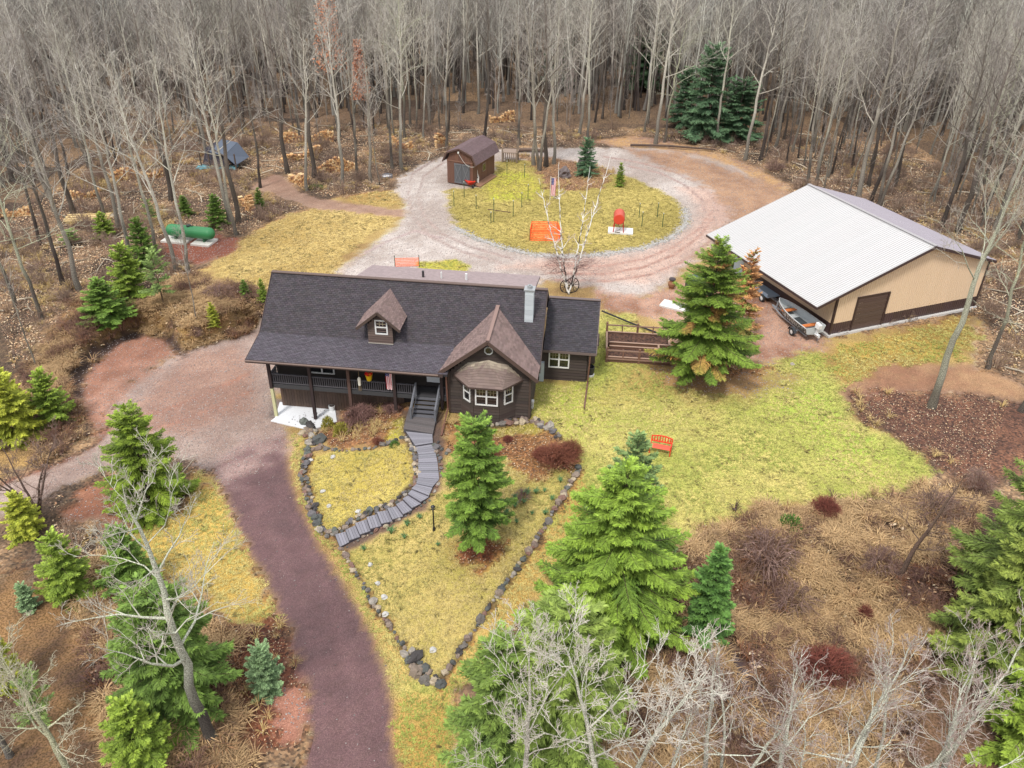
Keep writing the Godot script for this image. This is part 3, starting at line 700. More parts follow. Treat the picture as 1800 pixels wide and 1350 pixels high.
func build_house():
	var hs := thing("house", "dark brown log-coloured house with long shingled roof, porch and bay window", "house", Vector3(-17.72, 0.0, -46.78), -0.11345)
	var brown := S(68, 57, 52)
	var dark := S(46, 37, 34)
	var roof_c := S(62, 57, 61)
	var brown_roof := S(116, 97, 93)
	var X := Vector3.RIGHT
	var F := Vector3(0, 0, 1)
	# main walls
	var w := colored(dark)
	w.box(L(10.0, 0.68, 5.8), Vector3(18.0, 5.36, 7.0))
	w.wall_poly([L(1.0, 3.3, 2.4), L(1.0, 3.3, 9.3), L(1.0, 6.3, 6.2), L(1.0, 3.4, 2.75)], Vector3(0.25, 0, 0))
	w.wall_poly([L(18.75, 3.3, 2.8), L(18.75, 3.3, 9.3), L(18.75, 6.3, 6.2)], Vector3(0.25, 0, 0))
	w.box(L(14.5, 1.0, 11.0), Vector3(7.0, 5.8, 4.5))
	var wall := part("wall", w, M["wood"], hs)
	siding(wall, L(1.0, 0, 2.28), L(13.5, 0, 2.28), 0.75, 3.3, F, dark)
	var bb := MB.new()
	for k in 45:
		bb.col = shade(S(96, 78, 68), rf(0.8, 1.15))
		bb.box(L(1.1 + k * 0.2, -0.75, 2.26), Vector3(0.185, 2.9, 0.03))
	part("basement_boards", bb, M["wood"], wall).set_meta("kind", "stuff")
	# main roof: porch slope, steep slope, back slope
	var r := colored(shade(roof_c, 0.8))
	r.slab(L(0, 3.1, 0), L(13.6, 3.1, 0), L(13.6, 3.7, 2.72), L(0, 3.7, 2.72), 0.18)
	r.slab(L(0, 3.7, 2.72), L(13.6, 3.7, 2.72), L(13.6, 6.65, 6.2), L(0, 6.65, 6.2), 0.18)
	r.slab(L(13.6, 2.85, 1.72), L(19.45, 2.85, 1.72), L(19.45, 6.65, 6.2), L(13.6, 6.65, 6.2), 0.18)
	r.slab(L(0, 6.65, 6.2), L(19.45, 6.65, 6.2), L(19.45, 3.8, 9.6), L(0, 3.8, 9.6), 0.18)
	var roof := part("main_roof", r, M["shingle"], hs)
	var s1 := (L(0, 3.7, 2.72) - L(0, 3.1, 0)).normalized()
	var s2 := (L(0, 6.65, 6.2) - L(0, 3.7, 2.72)).normalized()
	shingles("porch_shingles", roof, L(0, 3.1, 0), X, 13.6, s1, 2.785, S(78, 73, 80), 0.2)
	shingles("shingles", roof, L(0, 3.7, 2.72), X, 13.6, s2, 4.56, roof_c, 0.24)
	shingles("shingles", roof, L(13.6, 2.85, 1.72), X, 5.85, s2, 5.87, roof_c, 0.26)
	var tr := colored(S(96, 80, 74))
	tr.bar(L(-0.04, 6.70, 6.2), L(19.49, 6.70, 6.2), 0.3, 0.06)
	part("ridge_cap", tr, M["shingle"], roof)
	var fa := colored(S(74, 60, 56))
	fa.bar(L(-0.05, 3.0, -0.03), L(13.3, 3.0, -0.03), 0.05, 0.22)
	fa.bar(L(-0.03, 3.02, -0.02), L(-0.03, 3.62, 2.74), 0.05, 0.2)
	fa.bar(L(-0.03, 3.62, 2.74), L(-0.03, 6.6, 6.2), 0.05, 0.24)
	fa.bar(L(-0.03, 6.6, 6.2), L(-0.03, 3.75, 9.6), 0.05, 0.24)
	fa.bar(L(19.48, 2.75, 1.7), L(19.48, 6.55, 6.2), 0.05, 0.24)
	fa.bar(L(19.48, 6.55, 6.2), L(19.48, 3.75, 9.6), 0.05, 0.24)
	part("fascia", fa, M["wood"], roof)
	var gt := colored(S(128, 110, 102))
	gt.bar(L(-0.05, 3.06, -0.10), L(13.0, 3.06, -0.10), 0.09, 0.07)
	part("gutter", gt, M["gloss"], roof)
	# low back roof with vents
	var br := colored(S(140, 126, 132))
	br.slab(L(4.8, 3.95, 14.2), L(18.3, 3.95, 14.2), L(18.3, 5.6, 7.2), L(4.8, 5.6, 7.2), 0.16)
	var back := part("back_roof", br, M["shingle"], hs)
	shingles("back_shingles", back, L(4.8, 3.95, 14.2), X, 13.5, (L(0, 5.6, 7.2) - L(0, 3.95, 14.2)).normalized(), 7.1, S(138, 124, 124), 0.1)
	var bw := colored(dark)
	bw.box(L(11.5, 1.3, 11.6), Vector3(12.6, 4.9, 4.4))
	part("back_wall", bw, M["wood"], hs)
	for q in [[9.7, 0.09, S(60, 58, 60)], [13.0, 0.09, S(232, 232, 232)], [11.1, 0.06, S(230, 230, 228)]]:
		var vp := colored(q[2])
		vp.lathe(L(q[0], 4.5, 11.0), Vector3.UP, [[0.0, q[1]], [0.75, q[1]], [0.76, 0.0]], 8)
		part("vent_pipe", vp, M["gloss"], back)
	# dormer
	var dw := colored(S(48, 40, 36))
	dw.box(L(8.6, 4.4, 3.6), Vector3(1.7, 1.6, 2.1))
	dw.wall_poly([L(7.75, 5.15, 2.55), L(9.45, 5.15, 2.55), L(8.6, 5.95, 2.55)], Vector3(0, 0, -0.2))
	var dorm := part("dormer", dw, M["wood"], hs)
	siding(dorm, L(7.75, 0, 2.5), L(9.45, 0, 2.5), 3.68, 5.85, F, S(96, 80, 72), func(y): return [0.0, 1.0] if y < 5.1 else [(y - 5.1) / 1.6, 1.0 - (y - 5.1) / 1.6], 0.18)
	var dr := colored(shade(brown_roof, 0.9))
	var pk := L(8.6, 6.2, 2.1)
	var pe := L(8.6, 6.25, 5.9)
	dr.slab(L(7.1, 4.95, 2.1), pk, pe, L(7.1, 4.95, 4.4), 0.1)
	dr.slab(L(10.05, 4.95, 2.1), pk, pe, L(10.05, 4.95, 4.4), 0.1)
	var droof := part("dormer_roof", dr, M["shingle"], hs)
	var sl := (pk - L(7.1, 4.95, 2.1)).normalized()
	var sr := (pk - L(10.05, 4.95, 2.1)).normalized()
	shingles("dormer_shingles", droof, L(7.1, 4.95, 2.1), Vector3(0, 0, -1), 3.4, sl, 1.95, brown_roof, 0.22)
	shingles("dormer_shingles", droof, L(10.05, 4.95, 2.1), Vector3(0, 0, -1), 3.4, sr, 1.91, brown_roof, 0.22)
	var df := colored(S(80, 64, 58))
	df.bar(L(7.08, 4.86, 2.07), L(8.6, 6.14, 2.07), 0.05, 0.18)
	df.bar(L(10.07, 4.86, 2.07), L(8.6, 6.14, 2.07), 0.05, 0.18)
	part("dormer_fascia", df, M["wood"], droof)
	window(hs, "dormer_window", L(8.42 - 0.1, 4.42, 2.5), X, 0.78, 1.0, F, 1, true)
	var fl := colored(S(170, 165, 155))
	fl.box(L(8.6, 3.69, 2.44), Vector3(1.72, 0.03, 0.16))
	part("flashing", fl, M["gloss"], dorm)
	# front gable
	var gw := colored(shade(brown, 0.45))
	gw.box(L(16.25, 1.05, 2.55), Vector3(5.4, 3.5, 3.6))
	gw.wall_poly([L(13.55, 2.8, 0.75), L(18.95, 2.8, 0.75), L(16.25, 5.4, 0.75)], Vector3(0, 0, -0.3))
	var gable := part("front_gable", gw, M["wood"], hs)
	siding(gable, L(13.55, 0, 0.72), L(18.95, 0, 0.72), -0.25, 5.2, F, brown, func(y): return [0.0, 1.0] if y < 3.0 else [(y - 2.95) / 5.3, 1.0 - (y - 2.95) / 5.3])
	for q in [13.55, 18.95]:
		var cb := colored(S(80, 64, 58))
		cb.box(L(q, 1.4, 0.68), Vector3(0.12, 3.3, 0.12))
		part("corner_board", cb, M["wood"], gable)
	var right_side := L(18.97, 0, 0.75)
	siding(gable, right_side, L(18.97, 0, 4.2), -0.25, 2.8, X, brown)
	siding(gable, L(13.53, 0, 2.3), L(13.53, 0, 0.75), 0.6, 3.0, -X, brown)
	var fo := colored(S(150, 148, 142))
	fo.box(L(16.25, -0.45, 2.5), Vector3(5.3, 0.5, 3.5))
	part("foundation", fo, M["plain"], gable)
	var gr := colored(shade(brown_roof, 0.9))
	var gp := L(16.2, 5.7, 0.2)
	var ge := L(16.2, 5.72, 5.4)
	gr.slab(L(12.95, 3.1, 0.2), gp, ge, L(12.95, 3.1, 2.0), 0.12)
	gr.slab(L(19.45, 3.1, 0.2), gp, ge, L(19.45, 3.1, 2.4), 0.12)
	var groof := part("gable_roof", gr, M["shingle"], hs)
	var gl := (gp - L(12.95, 3.1, 0.2)).normalized()
	var gg := (gp - L(19.45, 3.1, 0.2)).normalized()
	shingles("gable_shingles", groof, L(12.95, 3.1, 0.2), Vector3(0, 0, -1), 4.9, gl, 4.16, brown_roof, 0.24)
	# the right slope is cut along its valley
	var b := MB.new()
	var nn := gg.cross(Vector3(0, 0, -1)).normalized()
	if nn.y < 0:
		nn = -nn
	var y := 0.0
	var row := 0
	while y < 4.14:
		var lim := lerpf(1.95, 5.2, y / 4.16)
		var z := -0.16 if row % 2 else 0.0
		while z < lim:
			var za := maxf(z, 0) + 0.006
			var zb := minf(z + 0.32, lim) - 0.006
			if zb > za:
				var p := L(19.45, 3.1, 0.2) + gg * y
				var lift := rf(0.012, 0.022)
				b.col = shade(brown_roof, 1.0 + rf(-0.24, 0.24))
				b.quad(p + L(0, 0, za) + nn * (lift + 0.01), p + L(0, 0, zb) + nn * (lift + 0.01), p + gg * 0.19 + L(0, 0, zb) + nn * 0.012, p + gg * 0.19 + L(0, 0, za) + nn * 0.012, nn)
				b.quad(p + L(0, 0, za) + nn * (lift + 0.01), p + L(0, 0, zb) + nn * (lift + 0.01), p + L(0, 0, zb), p + L(0, 0, za), -gg)
			z += 0.32
		y += 0.165
		row += 1
	part("gable_shingles", b, M["shingle"], groof).set_meta("kind", "stuff")
	var gf := colored(S(86, 68, 61))
	gf.bar(L(12.9, 2.98, 0.15), L(16.2, 5.62, 0.15), 0.06, 0.24)
	gf.bar(L(19.5, 2.98, 0.15), L(16.2, 5.62, 0.15), 0.06, 0.24)
	part("gable_fascia", gf, M["wood"], groof)
	var cap := colored(S(128, 106, 99))
	cap.bar(gp + Vector3(0, 0.05, 0), ge + Vector3(0, 0.05, 0), 0.26, 0.05)
	part("gable_ridge_cap", cap, M["shingle"], groof)
	# octagonal window
	var oc := colored(S(200, 205, 205))
	var ring := []
	for k in 9:
		var a := TAU * (k + 0.5) / 8.0
		ring.append(L(16.22 + cos(a) * 0.27, 4.78 + sin(a) * 0.27, 0.62))
	for k in 8:
		oc.bar(ring[k], ring[k + 1], 0.07, 0.07, F)
	var ow := part("octagon_window", oc, M["gloss"], hs)
	var og := MB.new()
	for k in 8:
		og.tri(L(16.22, 4.78, 0.64), ring[k], ring[k + 1], F)
	part("pane", og, M["pane"], ow)
	# bay
	var W := [L(14.4, 0, 0.7), L(15.35, 0, -0.15), L(17.05, 0, -0.15), L(17.95, 0, 0.7)]
	var bm := colored(shade(brown, 0.45))
	bm.wall_poly([W[0] + Vector3(0, -0.3, 0), W[1] + Vector3(0, -0.3, 0.0), W[2] + Vector3(0, -0.3, 0), W[3] + Vector3(0, -0.3, 0)], Vector3(0, 3.1, 0))
	var bay := part("bay", bm, M["wood"], hs)
	for k in 3:
		var o: Vector3 = Vector3.UP.cross(W[k + 1] - W[k]).normalized()
		if o.z < 0:
			o = -o
		siding(bay, W[k] + o * 0.0, W[k + 1] + o * 0.0, -0.28, 2.75, o, brown)
		var u: Vector3 = (W[k + 1] - W[k]).normalized()
		if k == 1:
			window(hs, "bay_window", W[1] + u * 0.14 + Vector3(0, 1.15, 0) + o * 0.02, u, 1.42, 1.32, o, 2, true)
		else:
			window(hs, "bay_window", W[k] + u * 0.35 + Vector3(0, 1.15, 0) + o * 0.02, u, 0.62, 1.32, o, 1, true)
	var eave := [L(13.85, 2.75, 0.72), L(15.1, 2.68, -0.62), L(17.3, 2.68, -0.62), L(18.5, 2.75, 0.72)]
	var top := [L(13.9, 2.85, 0.7), L(14.8, 3.75, 0.7), L(16.2, 4.05, 0.7), L(17.5, 3.8, 0.7), L(18.45, 2.85, 0.7)]
	var bayr := MB.new()
	for f in [[0, 1, 0, 1], [1, 1, 1, 2], [1, 2, 2, 2], [2, 2, 2, 3], [2, 3, 3, 4]]:
		# courses shrink from eave to top
		for k in 10:
			var t0 := k / 10.0
			var t1 := (k + 1) / 10.0
			var cells := 5
			for m in cells:
				var ma := m / float(cells)
				var mb := (m + 1) / float(cells)
				var a0: Vector3 = eave[f[0]].lerp(eave[f[1]], ma).lerp(top[f[2]].lerp(top[f[3]], ma), t0)
				var a1: Vector3 = eave[f[0]].lerp(eave[f[1]], mb).lerp(top[f[2]].lerp(top[f[3]], mb), t0)
				var b1: Vector3 = eave[f[0]].lerp(eave[f[1]], mb).lerp(top[f[2]].lerp(top[f[3]], mb), t1)
				var b0: Vector3 = eave[f[0]].lerp(eave[f[1]], ma).lerp(top[f[2]].lerp(top[f[3]], ma), t1)
				bayr.col = shade(S(112, 96, 90).lerp(S(170, 160, 140), clampf((t0 - 0.62) * 2.2 + rf(-0.25, 0.25), 0, 1)), rf(0.85, 1.12))
				var l := Vector3(0, 0.02, 0.012)
				bayr.quad(a0 + l, a1 + l, b1, b0, Vector3(0, 1, 0.6))
				bayr.quad(a0 + l, a1 + l, a1, a0, Vector3(0, -0.4, 1))
	var broof := part("bay_roof", bayr, M["shingle"], hs)
	var bf := colored(S(78, 62, 56))
	for k in 3:
		bf.bar(eave[k] - Vector3(0, 0.05, 0), eave[k + 1] - Vector3(0, 0.05, 0), 0.06, 0.12)
	bf.wall_poly([eave[0] - Vector3(0, 0.1, 0), eave[1] - Vector3(0, 0.1, 0), eave[2] - Vector3(0, 0.1, 0), eave[3] - Vector3(0, 0.1, 0)], Vector3(0, 0.04, 0))
	part("bay_soffit", bf, M["wood"], broof)
	# right wing
	var ww := colored(shade(brown, 0.45))
	ww.box(L(20.9, 1.2, 8.25), Vector3(3.2, 2.9, 5.5))
	ww.wall_poly([L(22.5, 2.6, 5.5), L(22.5, 2.6, 11.0), L(22.5, 4.9, 8.2)], Vector3(-0.2, 0, 0))
	var wing := part("wing", ww, M["wood"], hs)
	siding(wing, L(19.1, 0, 5.47), L(22.5, 0, 5.47), 0.0, 2.65, F, brown)
	siding(wing, L(22.53, 0, 5.5), L(22.53, 0, 11.0), 0.0, 2.65, X, brown)
	window(hs, "wing_window", L(19.84, 1.08, 5.44), X, 1.38, 1.3, F, 2, true)
	var wr := colored(shade(roof_c, 0.85))
	wr.slab(L(19.42, 2.62, 5.05), L(23.1, 2.62, 5.05), L(23.1, 5.12, 8.2), L(19.42, 5.12, 8.2), 0.14)
	wr.slab(L(19.42, 5.12, 8.2), L(23.1, 5.12, 8.2), L(23.1, 2.62, 11.35), L(19.42, 2.62, 11.35), 0.14)
	var wroof := part("wing_roof", wr, M["shingle"], hs)
	shingles("wing_shingles", wroof, L(19.42, 2.62, 5.05), X, 3.68, (L(0, 5.12, 8.2) - L(0, 2.62, 5.05)).normalized(), 4.02, S(60, 57, 62), 0.24)
	var wt := colored(S(110, 96, 92))
	wt.bar(L(19.4, 5.17, 8.2), L(23.12, 5.17, 8.2), 0.28, 0.06)
	wt.bar(L(19.4, 2.52, 5.02), L(23.12, 2.52, 5.02), 0.06, 0.18)
	wt.bar(L(23.12, 2.52, 5.02), L(23.12, 5.04, 8.2), 0.05, 0.18)
	wt.bar(L(23.12, 5.04, 8.2), L(23.12, 2.52, 11.38), 0.05, 0.18)
	part("wing_trim", wt, M["wood"], wroof)
	var sb := colored(S(96, 80, 74))
	sb.box(L(22.75, 1.0, 8.6), Vector3(0.6, 1.7, 1.6))
	sb.slab(L(23.25, 1.75, 7.7), L(23.25, 1.75, 9.5), L(22.5, 2.2, 9.3), L(22.5, 2.2, 7.9), 0.08)
	part("side_bay", sb, M["wood"], hs)
	# chimney
	var ch := MB.new()
	for k in 9:
		ch.col = shade(S(196, 204, 210), rf(0.85, 1.05))
		ch.box(L(18.4, 4.35 + k * 0.36, 4.6), Vector3(0.58, 0.35, 0.58))
	var chim := part("chimney", ch, M["steel"], hs)
	var cc := colored(S(150, 152, 154))
	cc.box(L(18.4, 7.44, 4.6), Vector3(0.72, 0.08, 0.72))
	cc.lathe(L(18.4, 7.46, 4.6), Vector3.UP, [[0, 0.17], [0.22, 0.17], [0.22, 0.1], [0.05, 0.08]], 10)
	part("chimney_cap", cc, M["steel"], chim)
	# porch
	var dk := S(66, 64, 67)
	var deck := MB.new()
	deck.col = dk
	deck.bar(L(1.0, 0.55, 0.98), L(13.5, 0.55, 0.98), 0.06, 0.3)
	deck.bar(L(1.02, 0.55, 0.98), L(1.02, 0.55, 2.2), 0.06, 0.3)
	deck.box(L(7.2, 0.5, 1.65), Vector3(12.3, 0.12, 1.25))
	var porch := part("porch", deck, M["wood"], hs)
	for k in 8:
		var pb := colored(shade(dk, rf(0.85, 1.15)))
		pb.box(L(7.25, 0.66, 1.03 + k * 0.15), Vector3(12.45, 0.04, 0.14))
		part("deck_board", pb, M["wood"], porch)
	for q in [[1.05, -2.0, 0.4, S(206, 204, 158)], [1.05, 0.4, 3.2, S(56, 46, 44)], [3.9, -2.0, 3.2, S(56, 46, 44)], [6.6, -2.0, 3.2, S(92, 70, 62)], [9.75, -0.6, 3.2, S(56, 46, 44)], [13.0, -0.2, 3.2, S(56, 46, 44)]]:
		var po := colored(q[3])
		po.box(L(q[0], (q[1] + q[2]) / 2.0, 0.92 if q[1] < 0.3 else 0.9), Vector3(0.2, q[2] - q[1], 0.2))
		part("porch_post", po, M["wood"], hs, )
	var rail := colored(S(84, 82, 88))
	rail.bar(L(1.05, 1.5, 0.98), L(11.2, 1.5, 0.98), 0.1, 0.06)
	rail.bar(L(1.05, 0.82, 0.98), L(11.2, 0.82, 0.98), 0.06, 0.07)
	rail.bar(L(1.05, 1.5, 0.98), L(1.05, 1.5, 2.2), 0.1, 0.06)
	rail.bar(L(1.05, 0.82, 0.98), L(1.05, 0.82, 2.2), 0.06, 0.07)
	rail.bar(L(12.85, 1.5, 0.98), L(13.5, 1.5, 0.98), 0.1, 0.06)
	rail.bar(L(12.85, 0.82, 0.98), L(13.5, 0.82, 0.98), 0.06, 0.07)
	var rl := part("porch_rail", rail, M["wood"], hs)
	var bal := colored(S(70, 68, 73))
	bal.box(Vector3.ZERO, Vector3(0.07, 0.64, 0.04))
	var bm2 := bal.mesh()
	var n := 0
	var bx := 1.25
	while bx < 13.4:
		if bx < 11.15 or bx > 12.95:
			put("baluster", bm2, M["wood"], rl, L(bx, 1.16, 0.98))
		bx += 0.15
	for k in 6:
		put("baluster", bm2, M["wood"], rl, L(1.05, 1.16, 1.2 + k * 0.16))
	window(hs, "porch_window", L(3.45, 1.1, 2.25), X, 1.7, 1.3, F, 2)
	var door := colored(S(58, 50, 50))
	door.box(L(12.2, 1.75, 2.2), Vector3(1.1, 2.05, 0.06))
	var dd := part("front_door", door, M["gloss"], hs)
	var dp := colored(S(232, 236, 240))
	dp.box(L(12.2, 1.75, 2.14), Vector3(0.96, 1.3, 0.06))
	part("white_panel", dp, M["gloss"], dd)
	var kn := colored(S(120, 110, 90))
	kn.box(L(11.7, 1.65, 2.12), Vector3(0.06, 0.12, 0.06))
	part("handle", kn, M["steel"], dd)
	# stairs down from the porch
	var st := colored(shade(dk, 0.7))
	for sx in [11.22, 12.82]:
		st.bar(L(sx, 0.5, 1.0), L(sx, -0.38, -0.75), 0.06, 0.28)
	var stair := part("stair", st, M["wood"], hs)
	for k in 6:
		var td := colored(shade(S(92, 92, 98), rf(0.9, 1.1)))
		td.box(L(12.02, 0.56 - k * 0.165, 0.85 - k * 0.29), Vector3(1.6, 0.05, 0.3))
		part("tread", td, M["wood"], stair)
	for sx in [11.2, 12.84]:
		var hr := colored(S(104, 106, 112))
		hr.bar(L(sx, 1.62, 1.0), L(sx, 0.72, -0.72), 0.1, 0.09)
		hr.bar(L(sx, 1.2, 1.0), L(sx, 0.3, -0.72), 0.06, 0.07)
		hr.box(L(sx, 1.05, 1.0), Vector3(0.12, 1.2, 0.12))
		hr.box(L(sx, 0.2, -0.72), Vector3(0.12, 1.2, 0.12))
		part("handrail", hr, M["wood"], stair)
	# downspouts
	for q in [[L(13.45, 2.9, 0.3), L(13.45, 0.1, 0.6), L(13.52, -0.35, -2.10)], [L(22.7, 2.5, 5.1), L(22.65, 0.1, 5.25), L(22.57, 0.00, 1.94)]]:
		var ds := colored(S(118, 84, 72))
		ds.bar(q[0], q[1], 0.1, 0.1)
		ds.bar(q[1], q[2] + Vector3(0, 0.1, 0), 0.1, 0.1)
		part("downspout", ds, M["gloss"], hs)
	var mt := colored(S(196, 206, 212))
	mt.box(L(19.35, 0.75, 5.2), Vector3(0.32, 1.5, 0.3))
	part("meter_box", mt, M["steel"], hs)
	var bx2 := colored(S(214, 214, 210))
	bx2.box(L(19.08, 0.4, 1.4), Vector3(0.16, 0.5, 0.3))
	bx2.box(L(19.1, 0.75, 1.25), Vector3(0.2, 0.14, 0.3))
	part("outlet_box", bx2, M["gloss"], hs)
	# lamps and hangings on the porch
	var hp := hs.transform
	var flag := thing("flag", "small stars and stripes flag hanging from a porch post", "flag", hp * L(9.45, 0, 0.85), -0.11345, "national flags")
	hang_flag(flag, 2.75, 0.46, 1.7)
	var pot := thing("flower_pot", "yellow pot of red flowers hanging over the porch rail", "flower pot", hp * L(8.0, 0, 1.05), -0.11345)
	var pt := colored(S(240, 200, 30))
	pt.lathe(Vector3(0, 1.55, 0), Vector3.UP, [[0, 0.0], [0.0, 0.16], [0.42, 0.24], [0.43, 0.2]], 12)
	part("pot", pt, M["gloss"], pot)
	var fw := MB.new()
	for k in 60:
		fw.col = S(215, 35, 25) if k % 3 else S(230, 150, 30)
		fw.box(Vector3(rf(-0.2, 0.2), 2.0 + rf(0, 0.18), rf(-0.2, 0.2)), Vector3.ONE * 0.07, Basis(Vector3(rf(-1, 1), rf(-1, 1), rf(-1, 1)).normalized(), rf(0, 3)))
	part("flowers", fw, M["cloth"], pot)
	var hk := colored(S(60, 55, 50))
	hk.bar(Vector3(0, 1.97, 0.2), Vector3(0, 3.15, 0), 0.015, 0.015)
	hk.bar(Vector3(0, 1.97, -0.2), Vector3(0, 3.15, 0), 0.015, 0.015)
	part("hanger", hk, M["plain"], pot)
	var ws := thing("wind_sock", "white tubular wind chime hanging beside the yellow pot", "wind chime", hp * L(7.35, 0, 0.9), -0.11345)
	var wb := colored(S(232, 228, 215))
	wb.lathe(Vector3(0, 1.2, 0), Vector3.UP, [[0, 0.1], [0.5, 0.12], [0.62, 0.05], [0.66, 0.0]], 10)
	part("sleeve", wb, M["cloth"], ws)
	var wc := colored(S(150, 130, 100))
	wc.bar(Vector3(0, 1.8, 0), Vector3(0, 3.15, 0), 0.02, 0.02)
	for k in 5:
		wc.bar(Vector3(0.07 * cos(k * 1.26), 1.2, 0.07 * sin(k * 1.26)), Vector3(0.09 * cos(k * 1.26), 0.75, 0.09 * sin(k * 1.26)), 0.02, 0.02)
	part("cord", wc, M["plain"], ws)

func hang_flag(o: Node3D, y: float, wide: float, tall: float):
	var f := MB.new()
	var nx := 13
	var ny := 8
	var p := func(i, j): return Vector3((i / float(nx) - 0.5) * wide, y - tall * j / ny, 0.05 * sin(i * 1.1 + j * 0.5))
	for i in nx:
		for j in ny:
			f.col = S(190, 32, 52) if i % 2 == 0 else S(238, 238, 240)
			if i < 7 and j < 3:
				f.col = S(52, 58, 128)
			var a = p.call(i, j)
			var b = p.call(i + 1, j)
			var c = p.call(i + 1, j + 1)
			var d = p.call(i, j + 1)
			f.quad(a, b, c, d, Vector3(0, 0, 1))
			f.quad(a - Vector3(0, 0, 0.006), b - Vector3(0, 0, 0.006), c - Vector3(0, 0, 0.006), d - Vector3(0, 0, 0.006), Vector3(0, 0, -1))
	part("flag_cloth", f, M["cloth"], o)
	var s := colored(S(240, 240, 242))
	for i in 5:
		for j in 4:
			s.box(p.call(0.7 + i * 1.25, 0.4 + j * 0.7) + Vector3(0, 0, 0.012), Vector3(0.03, 0.03, 0.004))
	part("stars", s, M["cloth"], o).set_meta("kind", "stuff")
	var pole := colored(S(215, 210, 200))
	pole.bar(Vector3(-wide * 0.7, y + 0.05, 0), Vector3(wide * 0.6, y + 0.01, 0), 0.03, 0.03)
	part("pole", pole, M["gloss"], o)

